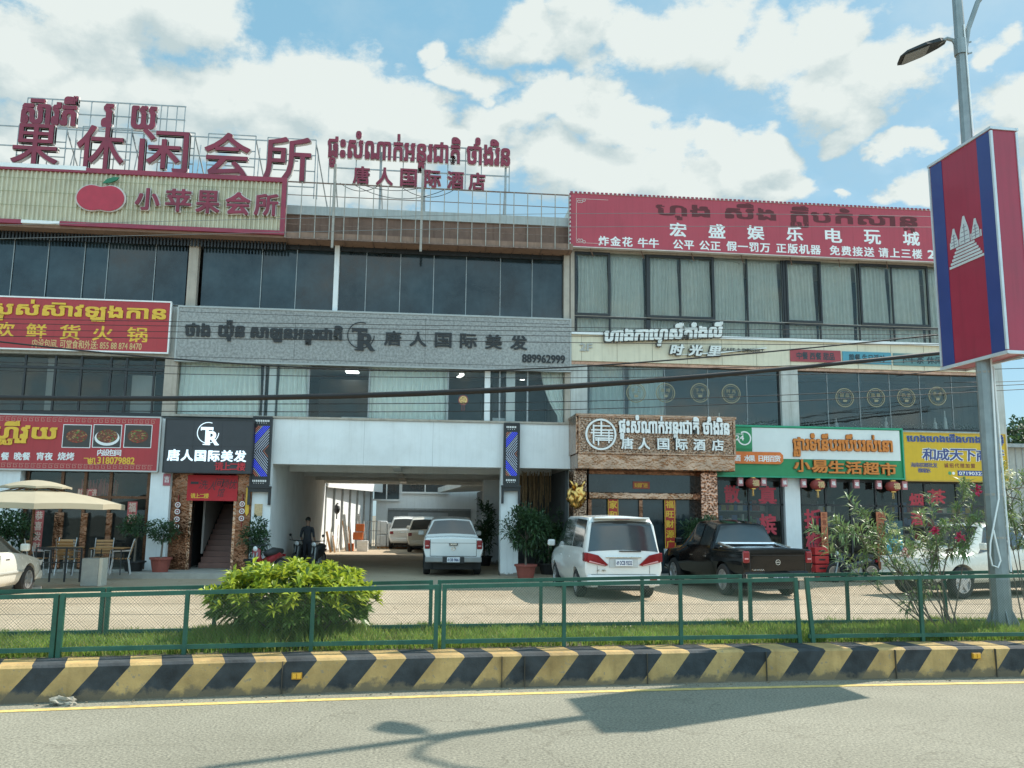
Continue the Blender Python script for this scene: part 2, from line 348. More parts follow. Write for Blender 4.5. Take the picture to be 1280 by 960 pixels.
rubber = mat('black_rubber', (.022, .022, .022), .8, var=.2)
alloy = mat('alloy_rim', (.5, .5, .5), .35, .8, var=.1)

# ------------------------------------------------------------------ ground, road, median
def yk(x):
    if x < -4: return 9.05 + (x+4)*.14
    if x > 9: return 10.025 + (x-9)*.01
    return 9.53 + .10*x - .005*x*x
def stones(name, c1, c2, rough=.9, cracks=.5, bigs=.25, fine=42):
    m = bpy.data.materials.new(name); m.use_nodes = True; nt = m.node_tree; N = nt.nodes; L = nt.links; p = N['Principled BSDF']; p.inputs['Roughness'].default_value = rough
    tc = N.new('ShaderNodeTexCoord'); v = tc.outputs['Object']
    def nz(s, d=6):
        n = N.new('ShaderNodeTexNoise'); n.inputs['Scale'].default_value = s; n.inputs['Detail'].default_value = d; n.inputs['Roughness'].default_value = .65; L.new(v, n.inputs[0]); return n.outputs[0]
    def rng(s, a, b, lo, hi):
        r = N.new('ShaderNodeMapRange'); L.new(s, r.inputs[0]); r.inputs[1].default_value = a; r.inputs[2].default_value = b; r.inputs[3].default_value = lo; r.inputs[4].default_value = hi; return r.outputs[0]
    a = N.new('ShaderNodeMixRGB'); L.new(rng(nz(.35, 8), .35, .68, 0, 1), a.inputs[0]); a.inputs[1].default_value = (*c1, 1); a.inputs[2].default_value = (*c2, 1)
    b = N.new('ShaderNodeMixRGB'); b.blend_type = 'MULTIPLY'; b.inputs[0].default_value = 1; L.new(a.outputs[0], b.inputs[1])
    sp = N.new('ShaderNodeMapRange'); L.new(nz(fine, 4), sp.inputs[0]); sp.inputs[1].default_value = .3; sp.inputs[2].default_value = .7; sp.inputs[3].default_value = 1-bigs; sp.inputs[4].default_value = 1+bigs*.6
    cmb = N.new('ShaderNodeCombineXYZ'); [L.new(sp.outputs[0], cmb.inputs[i]) for i in range(3)]; L.new(cmb.outputs[0], b.inputs[2]); last = b.outputs[0]
    if cracks:
        vo = N.new('ShaderNodeTexVoronoi'); vo.feature = 'DISTANCE_TO_EDGE'; vo.inputs['Scale'].default_value = .55
        wn = N.new('ShaderNodeTexNoise'); wn.inputs['Scale'].default_value = 1.7; wn.inputs['Detail'].default_value = 6; L.new(v, wn.inputs[0])
        ad = N.new('ShaderNodeMixRGB'); ad.blend_type = 'ADD'; ad.inputs[0].default_value = .8; L.new(v, ad.inputs[1]); L.new(wn.outputs['Color'], ad.inputs[2]); L.new(ad.outputs[0], vo.inputs['Vector'])
        ck = rng(vo.outputs[0], 0, .008, cracks, 0)
        c = N.new('ShaderNodeMixRGB'); c.blend_type = 'MULTIPLY'; L.new(ck, c.inputs[0]); L.new(last, c.inputs[1]); c.inputs[2].default_value = (.45, .42, .38, 1); last = c.outputs[0]
    L.new(last, p.inputs['Base Color'])
    bm = N.new('ShaderNodeBump'); bm.inputs['Strength'].default_value = .5; bm.inputs['Distance'].default_value = .012; L.new(nz(60, 3), bm.inputs['Height']); L.new(bm.outputs[0], p.inputs['Normal'])
    MATS[name] = m; return m
lot_m = stones('lot_concrete', (.35, .275, .185), (.45, .365, .26), cracks=.7, bigs=.18)
road_m = stones('worn_asphalt', (.205, .19, .14), (.28, .26, .197), cracks=.4, bigs=.6)
XS = [-40 + i*.5 for i in range(161)]
g = MB(); g.quad((-600, -300, -.02), (600, -300, -.02), (600, 900, -.02), (-600, 900, -.02)); g.build('ground', stones('far_ground', (.16, .14, .1), (.2, .18, .13), cracks=0), kind='structure')
m = MB()
for a, b in zip(XS, XS[1:]): m.quad((a, -8, 0), (b, -8, 0), (b, yk(b)+.34, 0), (a, yk(a)+.34, 0))
m.build('road', road_m, kind='structure')
m = MB()
for a, b in zip(XS, XS[1:]): m.quad((a, yk(a)+2.55, 0), (b, yk(b)+2.55, 0), (b, 66, 0), (a, 66, 0))
m.build('parking_lot', lot_m, kind='structure')
m = MB()
for a, b in zip(XS, XS[1:]): m.quad((a, yk(a)-.05, .004), (b, yk(b)-.05, .004), (b, yk(b)+.06, .004), (a, yk(a)+.06, .004))
m.build('road_line', mat('yellow_road_paint', (.58, .42, .14), .8, var=.3, scale=9, bump=.3, stain=.6), kind='structure')
m = MB()
for (Y0, dx) in ((17.2, .0), (19.1, .3)):          # expansion joints in the lot concrete
    m.box(-30, 30, Y0, Y0+.035, .001, .005)
m.build('lot_joint', mat('dark_joint', (.10, .085, .065), .95, var=.3), kind='structure')
m = MB()
rr_ = random.Random(5)
for i in range(150):                                # gutter grit
    x = rr_.uniform(-9, 12); y = yk(x)+.16+rr_.random()**2*.16; s = rr_.uniform(.006, .022)
    m.box(x, x+s, y, y+s, .001, s*.7, M=None)
tag(m.build('gutter_grit', mat('grit', (.2, .17, .12), .95, var=.4, scale=20), kind='stuff'), 'grit and dust gathered along the foot of the striped kerb', 'grit')

# chevron kerb: slanted yellow and black bands painted on the front and over the top
KH = .36
kb_y = mat('kerb_yellow', (.46, .30, .115), .8, var=.25, scale=4, bump=.3, stain=.8, streak=.35, foot=.22, chips=.1)
kb_b = mat('kerb_black', (.032, .037, .04), .8, var=.6, scale=5, bump=.3, foot=.20, chips=.0)
kb_d = mat('kerb_dirty_foot', (.13, .105, .07), .95, var=.35, scale=7, bump=.4)
m = MB(); slant = .26; back = -.12; x = -30.0; n = 0
zf = .012
def kp(x, dy, z): return (x, yk(x)+dy, z)
wob = lambda x: 0
per_ = lambda x: .300+.0052*min(max(x+4, 0), 9)
x = .245; 
while x > -30: x -= per_(x)*2
while x < 32:
    a, b = x, x+per_(x); per = b-a; mi = n % 2
    m.add([kp(a-slant, .345, zf+wob(a)), kp(b-slant, .345, zf+wob(b)), kp(b, .36, KH-.025), kp(a, .36, KH-.025)], [(0, 1, 2, 3)], mi)
    m.add([kp(a, .36, KH-.025), kp(b, .36, KH-.025), kp(b+back*.12, .39, KH), kp(a+back*.12, .39, KH)], [(0, 1, 2, 3)], mi)
    m.add([kp(a+back*.12, .39, KH), kp(b+back*.12, .39, KH), kp(b+back, .76, KH+.012), kp(a+back, .76, KH+.012)], [(0, 1, 2, 3)], mi)
    m.add([kp(a-slant, .335, 0), kp(b-slant, .335, 0), kp(b-slant, .345, zf+wob(b)), kp(a-slant, .345, zf+wob(a))], [(0, 1, 2, 3)], 2)
    m.add([kp(a+back, .76, KH+.012), kp(b+back, .76, KH+.012), kp(b+back, .76, 0), kp(a+back, .76, 0)], [(0, 1, 2, 3)], 2)
    x += per; n += 1
m.build('kerb', [kb_y, kb_b, kb_d], kind='structure')
m = MB()
for px in (18, 356, 628, 657, 815, 971, 1142, 1275):    # joints between the kerb blocks
    q = at(px, 840, 9.9); X = q.x; m.box(X-.0035, X+.0035, yk(X)+.325, yk(X)+.36, .01, KH-.02)
m.build('kerb_joint', mat('joint', (.07, .058, .042), .95), kind='structure')
m = MB()
for a, b in zip(XS, XS[1:]):
    m.quad(kp(a, .755, .37), kp(b, .755, .37), kp(b, 2.5, .37), kp(a, 2.5, .37)); m.quad(kp(a, 2.5, .37), kp(b, 2.5, .37), kp(b, 2.56, 0), kp(a, 2.56, 0))
m.build('median', mat('median_soil', (.10, .085, .05), .95, var=.3, bump=.4), kind='structure')
for i, px, py in ((0, 371, 845), (1, 1221, 820)):
    q = at(px, py, yk(at(px, py, 9.9).x)+.34); r_ = MB(); X, Z = q.x, q.z
    M = Matrix.Translation((X, yk(X)+.35, Z))
    r_.box(-.055, .055, -.022, .01, -.035, .035, M=M); r_.box(-.045, -.004, -.03, -.021, -.026, .026, 1, M=M); r_.box(.004, .045, -.03, -.021, -.026, .026, 1, M=M)
    tag(r_.build('reflector', [mat('reflector_amber', (.5, .25, .02), .35), mat('reflector_lens', (.75, .38, .03), .2, coat=.5)], bevel=.004), ('amber reflector plate on the striped kerb near the yellow bush', 'amber reflector plate on the striped kerb near the flag post')[i], 'reflector', 'kerb reflectors')
# crumpled litter in the gutter
r_ = MB(); q = gr(80, 882); bmx = bmesh.new(); bmesh.ops.create_icosphere(bmx, subdivisions=3, radius=.10)
for v in bmx.verts:
    nn = mnoise.noise(v.co*14)*.07 + mnoise.noise(v.co*30)*.03; v.co = Vector((v.co.x*1.25, v.co.y*.6, v.co.z*.36)) + v.co.normalized()*nn
r_.add([v.co + Vector((q.x, yk(q.x)+.2, .035)) for v in bmx.verts], [[v.index for v in f.verts] for f in bmx.faces]); bmx.free()
tag(r_.build('crumpled_bag', mat('litter_plastic', (.27, .25, .2), .6, var=.4, scale=25)), 'crumpled grey plastic bag lying in the gutter at the kerb', 'litter')

# grass on the median
def blades(name, spots, mats, label=None):
    vs = []; fs = []; mi = []
    for (x, y, z, h, w) in spots:
        a = random.random()*math.tau; dx, dy = math.cos(a)*w, math.sin(a)*w; lx, ly = random.gauss(0, .35)*h, random.gauss(0, .35)*h; b = len(vs)
        vs += [(x-dx, y-dy, z), (x+dx, y+dy, z), (x+lx*.45+dx*.7, y+ly*.45+dy*.7, z+h*.6), (x+lx*.45-dx*.7, y+ly*.45-dy*.7, z+h*.6), (x+lx, y+ly, z+h)]
        fs += [(b, b+1, b+2, b+3), (b+3, b+2, b+4)]; k = 0 if random.random() < .85 else 1; mi += [k, k]
    mb = MB(); mb.v = vs; mb.f = fs; mb.m = mi; o = mb.build(name, mats, kind='stuff'); return o
sp = []
BX, BY = -1.45, 11.15          # foot of the big median shrub
for i in range(62000):
    x = random.uniform(-8.5, 13); t = random.random(); y = yk(x)+.82+t*1.68
    d = math.hypot(x-BX+.1, (y-BY)*.9)
    patch = mnoise.noise(Vector((x*1.3, y*1.3, 0))) + .5*mnoise.noise(Vector((x*4, y*4, 3)))
    if patch < -.37 and random.random() < .7: continue
    h = .06 + .055*random.random() + max(0, patch)*.08
    h += max(0, 1-d/1.25)*.34*random.uniform(.4, 1); h += max(0, 1-math.hypot(x-7.9, y-11.5)/1.6)*.12*random.random()
    sp.append((x, y, .365, h, .0055+random.random()*.004))
for i in range(1500):
    x = random.uniform(-8, 12); sp.append((x, yk(x)+.79+random.random()*.05, .36, .05+.06*random.random(), .005))
gm1 = mat('grass_blade', (.19, .28, .05), .6, var=.35, scale=2.2, transl=.5); gm2 = mat('dry_grass_blade', (.30, .30, .09), .7, var=.35, scale=3, transl=.45)
tag(blades('median_grass', sp, [gm1, gm2]), 'short sunlit green grass covering the median behind the kerb', 'grass')

# ------------------------------------------------------------------ fences: every welded panel stands by itself
fence_g = mat('fence_green', (.022, .10, .065), .45, .1, var=.25, scale=6, stain=.7)
wire_g = mat('fence_wire', (.11, .14, .10), .6, .2, var=.2)
def fence(pxs, off, label, group, base, top, pyref, lean=(0, 0)):
    X = [at(p, pyref, yk(at(p, pyref, 10.3+(off-.78)).x)+off).x for p in pxs]
    zt = lambda x: top + .016*x
    t = thing('mesh_fence_panel', label, 'fence', (X[0], yk(X[0])+off, base), group=group)
    n = len(X)
    for i, x in enumerate(X):
        ln = lean[0] if i == 0 else lean[1] if i == n-1 else 0
        p = MB(); w = .05 if i in (0, n-1) else .045
        p.bar((x+ln, yk(x)+off, base-.08), (x, yk(x)+off, zt(x)), w, w, up=Vector((0, 1, 0))); p.build('post', fence_g, t, bevel=.004)
    for nm, zf_ in (('top_rail', lambda x: zt(x)-.025), ('bottom_rail', lambda x: base+.05)):
        p = MB(); seg = max(2, int((X[-1]-X[0])/.6)); q = [X[0]+(X[-1]-X[0])*i/seg for i in range(seg+1)]
        for a, b in zip(q, q[1:]): p.bar((a, yk(a)+off+.001, zf_(a)), (b, yk(b)+off+.001, zf_(b)), .04, .045)
        p.build(nm, fence_g, t)
    p = MB(); s = .036; w_ = .0017; h = zt(X[0])-base-.09; x = X[0]-h
    def seg(xa, za, xb, zb):
        lo, hi = X[0], X[-1]
        if xb < lo or xa > hi: return
        if xa < lo: za += (zb-za)*(lo-xa)/(xb-xa); xa = lo
        if xb > hi: zb = za+(zb-za)*(hi-xa)/(xb-xa); xb = hi
        if xb-xa < .002: return
        p.bar((xa, yk(xa)+off+.012, za), (xb, yk(xb)+off+.012, zb), w_, w_)
    while x < X[-1]:
        seg(x, base+.06, x+h, base+.06+h); seg(x, base+.06+h, x+h, base+.06); x += s
    p.build('wire_netting', wire_g, t)
    return t
fence((-190, -60, 66), .79, 'green netted fence panel on the kerb, cut off beyond the sedan end', 'green fence panels on the kerb', .4, 1.09, 790)
fence((75, 232, 390, 545), .79, 'green netted fence panel on the kerb in front of the yellow bush', 'green fence panels on the kerb', .4, 1.09, 780)
fence((555, 705, 851, 996), .79, 'green netted fence panel on the kerb before white minivan and black pickup', 'green fence panels on the kerb', .4, 1.09, 770, (0, .03))
fence((1010, 1152, 1300, 1440), .79, 'green netted fence panel on the kerb in front of the flag lamp post', 'green fence panels on the kerb', .4, 1.09, 765, (.06, 0))
fence((-230, -50, 126), 2.2, 'rear green fence panel nearest the white sedan', 'green fence panels along the parking lot', .4, 1.04, 770)
fence((133, 268, 400, 538), 2.2, 'rear green fence panel behind the yellow bush', 'green fence panels along the parking lot', .4, 1.04, 770)
fence((549, 676, 803, 926), 2.2, 'rear green fence panel between grass and white minivan', 'green fence panels along the parking lot', .4, 1.04, 755)
fence((938, 1060, 1182, 1330, 1460), 2.2, 'rear green fence panel behind the oleanders and lamp post', 'green fence panels along the parking lot', .4, 1.04, 755)
# ------------------------------------------------------------------ the left building (white, with the drive-through)
F = 27.87
def rx(pxl, pxr, pyt, pyb, Y=F): return box_px(pxl, pxr, pyt, pyb, Y)
def X_(px, Y=F, py=500): return at(px, py, Y).x
def Z_(px, py, Y=F): return at(px, py, Y).z
XB = X_(713, F, 420)                       # party line between the two buildings
LB = thing('shop_building', 'white three-storey shop building with a wide drive-through passage under dark upper windows', 'building', (-7.5, F, 0))
RB = thing('shop_building', 'cream three-storey shop building with curtained upper windows, beside the drive-through building', 'building', (12.5, F, 0))
xpl, xpl2 = X_(313, F, 660), X_(340, F, 600)      # left passage pillar
xcr, xcr2 = X_(626, F, 650), X_(648, F, 650)      # right passage column
xw, xw2 = X_(183, F, 715), X_(208, F, 713)        # white column between restaurant and salon
XL = -19.0; YB = 43.4
z1, z2 = 3.42, 4.86
SPLIT = {'pilaster', 'side_wall', 'room_wall', 'room_column', 'passage_wall', 'entrance_pillar', 'back_wall', 'ledge', 'rail', 'upper_slab', 'canopy_side', 'dado', 'window_frame', 'spandrel_wall', 'roof_slab'}
def part(name, m, parent, *boxes, bevel=0):
    if name in SPLIT and len(boxes) > 1 and not (name == 'window_frame' and len(boxes) == 4): return [part(name, m, parent, b, bevel=bevel) for b in boxes]
    mb = MB()
    for b in boxes: mb.box(*b)
    return mb.build(name, m, parent, bevel=bevel)
part('fascia_beam', white_wall, LB, (xpl2-.02, XB, F, F+.45, z1, z2), bevel=.01)
for p in (455, 541): part('seam', mat('seam_grey', (.5, .51, .5), .8), LB, (X_(p, F, 555)-.006, X_(p, F, 555)+.006, F-.003, F+.002, z1, z2))
part('column', white_wall, LB, (xcr, xcr2, F+.003, F+.6, 0, z1))
part('column', white_wall, LB, (xpl, xpl2, F+.003, F+.6, 0, z2))
part('column', white_wall, LB, (xw, xw2, F-.25, F+.4, .15, 4.75))
part('column', white_wall, LB, (X_(-14, F, 650), X_(25, F, 650), F-.25, F+.4, .15, 3.4))
part('column', white_wall, LB, (X_(604, F+6.5, 650), X_(625, F+6.5, 650), F+6.5, F+7.1, 0, 3.3))
part('passage_wall', white_wall, LB, (xpl, xpl2-.004, F+.6, YB, 0, z1+.2))
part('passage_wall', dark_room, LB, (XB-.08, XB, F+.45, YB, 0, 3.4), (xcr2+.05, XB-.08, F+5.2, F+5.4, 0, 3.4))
part('passage_ceiling', white_wall, LB, (xpl, XB, F+.45, YB, 3.62, 3.8))
mb = MB()
for y in (F+3.6, F+7.4, F+11.2, F+15.0): mb.box(xpl2, XB-.08, y, y+.3, 3.36, 3.62)
mb.box(X_(497, F+8, 588), X_(497, F+8, 588)+.28, F+.45, YB, 3.40, 3.617)
mb.build('ceiling_beam', white_wall, LB)
part('upper_slab', white_dirty, LB, (XL, XB, F+.16, YB, 4.62, 4.84), (XL, XB, F+.3, YB, 6.78, 6.98), (XL, XB, F+.3, YB, 8.2, 8.4))
part('back_wall', white_dirty, LB, (XL, xpl, YB-.2, YB, 0, 11), (xpl, XB, YB-.2, YB, 3.81, 11))
part('spandrel_wall', white_dirty, LB, (XL, XB, F+.1, F+.3, 6.74, 8.44))
part('side_wall', white_dirty, LB, (XL-.2, XL, F+.2, YB, 0, 11.9), (XB-.1, XB-.003, F+.5, YB, 3.81, 11.9))
part('roof_slab', slab_grey, LB, (XL-.2, XB-.003, F+.25, YB, 10.7, 10.86), (XL-.2, XB-.003, F-.02, F+.5, 11.62, 11.92))
part('parapet_wall', brown_wall, LB, (XL-.2, XB-.003, F+.05, F+.25, 10.86, 11.62))
part('eave', mat('eave_brown', (.26, .165, .12), .9, var=.15, streak=.5), LB, (XL-.2, XB-.01, F-.55, F+.25, 10.62, 10.84))
part('ledge', beige_plaster, LB, (X_(218, F, 450), XB-.003, F-.06, F+.1, 6.62, 6.735), (X_(218, F, 450), XB-.003, F-.05, F+.16, 4.863, 4.93))
# top floor: dark tinted glazing between slim mullions
ztg, zbg = 10.6, 8.45
cols = [(-60, 230), (250, 417), (423, 705)]
for a, b in cols:
    x0 = X_(a, F, 350); x1 = X_(b, F, 350)
    mu = [p for p in (-40, 10, 54, 100, 130, 190, 325, 369, 457, 500, 542, 583, 626, 666) if a+8 < p < b-8]
    edges = [x0]+[X_(p, F, 350) for p in mu]+[x1]
    for e0, e1 in zip(edges, edges[1:]):
        ta, tb = random.gauss(0, .012), random.gauss(0, .01); mb = MB(); P4 = [(e0, zbg, -1, -1), (e1, zbg, 1, -1), (e1, ztg, 1, 1), (e0, ztg, -1, 1)]
        mb.prism([(x_, F+.225+sx_*ta*.6+sz_*tb*.9, z_) for x_, z_, sx_, sz_ in P4], (0, .02, 0)); mb.build('window_pane', glass_dark, LB)
    for p in mu: xx = X_(p, F, 350); part('mullion', steel_grey, LB, (xx-.012, xx+.012, F+.186, F+.199, zbg, ztg))
    part('window_frame', white_dirty, LB, (x0, x1, F+.1, F+.25, zbg-.05, zbg+.004)); part('window_frame', black_metal, LB, (x0, x1, F+.12, F+.25, ztg-.13, ztg+.05))
for a, b, mm in ((234, 246, beige_plaster), (417, 423, white_wall), (705, 712, beige_plaster)):
    part('pilaster', mm, LB, (X_(a, F, 350), X_(b, F, 350), F+.0, F+.24, zbg-.05, 10.62))
# middle floor, centre bay
def frames(parent, xs, z0, z1, y, w, m, name='mullion'):
    for x in xs: part(name, m, parent, (x-w/2, x+w/2, y, y+.06, z0, z1))
def pane(parent, x0, x1, z0, z1, y, m): mb = MB(); mb.quad((x0, y, z0), (x1, y, z0), (x1, y, z1), (x0, y, z1)); return mb.build('window_pane', m, parent)
x0, x1 = X_(221, F, 490), X_(705, F, 490)
pane(LB, x0, x1, 4.93, 6.62, F+.16, glass_window)
frames(LB, [X_(p, F, 490) for p in (329, 385, 461, 560, 625, 660)], 4.93, 6.62, F+.12, .05, steel_grey)
part('pilaster', white_wall, LB, (X_(606, F, 490), X_(613, F, 490), F+.1, F+.22, 4.93, 6.62), (X_(334, F, 490), X_(343, F, 490), F+.2, F+.3, 4.93, 6.62), (X_(634, F, 490), X_(645, F, 490), F+.3, F+.5, 4.93, 6.62))
part('pilaster', beige_plaster, LB, (X_(204, F, 490), X_(220, F, 490), F-.02, F+.3, 4.862, 6.74), (X_(706, F, 490), XB-.004, F-.02, F+.3, 4.932, 6.62))
part('room_wall', grey_room, LB, (XL, XB-.1, F+4.6, F+4.75, 4.84, 6.78))
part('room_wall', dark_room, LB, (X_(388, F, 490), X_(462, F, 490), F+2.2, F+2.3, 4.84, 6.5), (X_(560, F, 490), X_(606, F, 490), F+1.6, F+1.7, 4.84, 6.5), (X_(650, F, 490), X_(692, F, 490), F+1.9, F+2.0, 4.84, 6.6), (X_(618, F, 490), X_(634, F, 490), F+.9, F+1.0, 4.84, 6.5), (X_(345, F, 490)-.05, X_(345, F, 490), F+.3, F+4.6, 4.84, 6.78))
part('dado', white_wall, LB, (X_(426, F, 490), X_(468, F, 490), F+.6, F+.65, 4.845, 5.02), (X_(618, F, 490), X_(640, F, 490), F+.6, F+.65, 4.845, 5.1))
lamp_m = mat('lit_panel', (.9, .95, .9), .5, emit=4)
for i, (p, q, s) in enumerate(((440, 478, .42), (577, 469, .14), (577, 477, .14), (575, 486, .13), (573, 494, .13), (653, 468, .14))):
    y = F+1.5+.25*i if i else F+2.0; c = at(p, q, y)
    mb = MB(); mb.box(c.x-s/2, c.x+s/2, y-s/2, y+s/2, 6.72, 6.76); mb.box(c.x-s/2-.03, c.x+s/2+.03, y-s/2-.03, y+s/2+.03, 6.745, 6.775, 1)
    tag(mb.build('ceiling_light', [lamp_m, white_paint]), ('square lit ceiling panel behind the middle-floor glass', 'small lit downlight nearest the sill side of the dark middle-floor doorway', 'second small lit downlight of the row in the dark middle-floor doorway', 'third small lit downlight of the row in the dark middle-floor doorway', 'fourth small lit downlight of the row in the dark middle-floor doorway', 'lit downlight above the tied-back curtain')[i], 'ceiling light', 'ceiling lights of the middle floor')
def curtain(pxl, pxr, z0, z1, y, label, m=curtain_m, group=None, pleat=.16, tied=False, amp=.045):
    xa, xb = X_(pxl, y, 490), X_(pxr, y, 490); n = max(8, int((xb-xa)/pleat*6)); mb = MB(); rows = 7; ph = random.random()*6; skew = random.uniform(-.16, .16)
    vs = []; fs = []
    for j in range(rows+1):
        t = j/rows; z = z1+(z0-z1)*t
        for i in range(n+1):
            s = i/n; xx = xa+(xb-xa)*s + skew*t*math.sin(s*math.pi)
            if tied: xx = xb-(xb-xa)*(1-s)*(1-.62*min(1, t*1.15)**2)
            wv = math.sin(s*(xb-xa)/pleat*math.tau+ph+.8*math.sin(s*9+t)+t*1.3*math.sin(s*5))
            vs.append((xx+.02*math.sin(t*5+s*11), y+amp*wv*(1+.25*t), z))
    for j in range(rows):
        for i in range(n): a = j*(n+1)+i; fs.append((a, a+1, a+n+2, a+n+1))
    mb.add(vs, fs); o = mb.build('curtain', m, smooth=True); return tag(o, label, 'curtain', group)
gA = 'pale curtains on the middle floor over the passage'
curtain(222, 325, 4.9, 6.7, F+.42, 'wide pale drawn curtain behind middle-floor glass beside the upper red hotpot sign', group=gA)
curtain(344, 386, 4.9, 6.7, F+.4, 'narrow pale drawn curtain between white post and dark room on the middle floor', group=gA)
curtain(462, 559, 4.9, 6.7, F+.4, 'wide pale drawn curtain in the centre of the middle floor, over the passage', group=gA)
curtain(676, 711, 4.95, 6.7, F+.4, 'pale curtain tied back in the corner of the middle floor', group=gA, tied=True)
mb = MB(); c = at(579, 500, F+1.0); mb.disc((c.x, F+1.0, c.z), .17, .04, 24, 0); mb.ring((c.x, F+.99, c.z), .10, .13, .012, 20, 1); chars(mb, '福', c.x-.09, c.x+.09, c.z-.09, c.z+.09, F+.985, mi=1)
for dx in (-.05, 0, .05): mb.box(c.x+dx-.006, c.x+dx+.006, F+1.0, F+1.02, c.z-.36, c.z-.16)
tag(mb.build('hanging_ornament', [mat('ornament_red', (.55, .06, .03), .4), gold]), 'round red and gold ornament with tassels hung in dark middle-floor doorway', 'ornament')
# middle floor, restaurant bay
xl0, xl1 = X_(-90, F, 480), X_(203, F, 480)
pane(LB, xl0, xl1, 4.9, 6.62, F+.16, glass_clear)
frames(LB, [X_(p, F, 480) for p in (-40, 27, 65, 98, 135, 155, 190)], 4.9, 6.7, F+.12, .06, black_metal)
part('transom', black_metal, LB, (xl0, xl1, F+.10, F+.15, 6.28, 6.36), (xl0, xl1, F+.06, F+.15, 4.86, 4.95))
part('room_column', white_wall, LB, (X_(40, F, 480), X_(51, F, 480), F+1, F+1.2, 4.84, 6.78), (X_(158, F, 480), X_(188, F, 480), F+.5, F+.52, 4.95, 6.2))
part('spandrel_wall', dark_room, LB, (XL, xpl, F+.02, F+.098, 3.3, 4.855))
# ground floor: pavement step, restaurant front, salon stairs
part('pavement', concrete, None, (XL, xpl, F-1.6, F+5, -.01, .15)); bpy.data.objects['pavement']['kind'] = 'structure'
x0, x1 = X_(27, F, 650), xw
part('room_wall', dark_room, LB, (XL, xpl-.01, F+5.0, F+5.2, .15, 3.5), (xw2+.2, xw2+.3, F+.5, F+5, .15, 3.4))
pane(LB, x0, x1, .2, 3.3, F+.1, glass_clear)
brown_m = mat('bronze_frame', (.12, .06, .035), .3, .8, var=.3, scale=5)
frames(LB, [X_(p, F, 650) for p in (29, 73, 102, 134, 182)], .16, 3.3, F+.04, .09, brown_m)
part('transom', brown_m, LB, (x0, x1, F+.02, F+.09, 2.28, 2.36), (x0, x1, F+.0, F+.09, 3.22, 3.34))
for i, (a, b, c, d) in enumerate(((66, 78, 640, 700), (99, 108, 641, 705), (131, 139, 641, 700))):
    q = rx(a, b, c, d, F-.02); part('door_pillar', copper_dark, LB, (q[0], q[1], F-.06, F+.03, .16, q[3]), bevel=.03)
xs0, xs1 = X_(238, F, 670), X_(290, F, 670)
for a, b in ((210, 237), (291, 312)):
    part('entrance_pillar', copper_dark, LB, (X_(a, F, 670), X_(b, F, 670), F-.02, F+.4, .15, 3.35), bevel=.02)
part('door_frame', copper, LB, (xs0-.08, xs0, F-.03, F+.2, .15, 2.45), (xs1, xs1+.08, F-.03, F+.2, .15, 2.45), (xs0-.08, xs1+.08, F-.03, F+.2, 2.45, 2.6))
part('stair_wall', mat('stair_wall', (.30, .27, .25), .8, var=.1), LB, (xs1+.2, xs1+.3, F+.4, F+5, .15, 3.4))
mb = MB()
for i in range(12): mb.box(xs0+.1, xs1+.1, F+.8+i*.27, F+1.1+i*.27, .15, .15+.17*(i+1))
mb.build('stairs', mat('stair_tile', (.20, .10, .08), .4, var=.15), LB)
mb = MB(); mb.prism([(xs0+.12, F+.9, .6), (xs0+.12, F+4, 2.6), (xs0+.12, F+4, 3.3), (xs0+.12, F+.9, 2.9)], (.06, 0, 0)); mb.build('stair_wall', MATS['stair_wall'], LB)

# ------------------------------------------------------------------ the right building
XR = X_(1253, F, 470); XR0 = XB+.003
part('side_wall', white_dirty, RB, (XR-.4, XR, F, YB, 0, 12.4), (XR0, XR0+.1, F+.4, YB, 0, 12.4))
part('back_wall', white_dirty, RB, (XR0, XR, YB-.2, YB, 0, 12.4))
part('upper_slab', white_dirty, RB, (XR0+.1, XR-.4, F+.3, YB-.2, 4.5, 4.75), (XR0+.1, XR-.4, F+.3, YB-.2, 7.2, 7.5), (XR0+.1, XR-.4, F+.3, YB-.2, 10.7, 10.9))
zwt, zwb = Z_(900, 321), Z_(900, 425)         # top floor windows
zct, zcb = zwb, Z_(900, 457)                    # cream band
zgt, zgb = Z_(900, 460), Z_(900, 531)
part('spandrel_wall', beige_plaster, RB, (XR0, XR-.4, F+.02, F+.3, zwt, 10.95))
part('cornice', mat('red_wall', (.3, .06, .06), .8, var=.15), RB, (XR0, XR-.4, F+.05, F+.3, 10.952, 12.4))
part('pilaster', beige_plaster, RB, (XR0, X_(718, F, 380), F-.02, F+.32, zwb, zwt-.002))
part('cream_band', cream_band, RB, (XR0, XR-.402, F-.12, F+.3, zcb, zct), bevel=.015)
part('cornice', white_wall, RB, (XR0, XR-.402, F-.22, F+.1, zct+.002, zct+.09))
mb = MB()
for i in range(13): x = XR0+.35+i*1.2; mb.box(x-.006, x+.006, F-.126, F-.118, zcb+.01, zct-.02)
mb.build('panel_joint', mat('band_joint', (.3, .27, .2), .8), RB)
wx0, wx1 = X_(718, F, 380), XR-.4
pane(RB, wx0, wx1, zwb+.08, zwt, F+.14, glass_window)
zm = Z_(900, 400)
frames(RB, [X_(p, F, 370) for p in (719, 763, 809, 852, 894, 936, 980, 1026, 1075, 1118, 1162, 1205)], zwb+.08, zwt, F+.10, .045, black_metal)
frames(RB, [X_(p, F, 370) for p in (811, 984)], zwb+.08, zwt, F+.09, .15, black_metal)
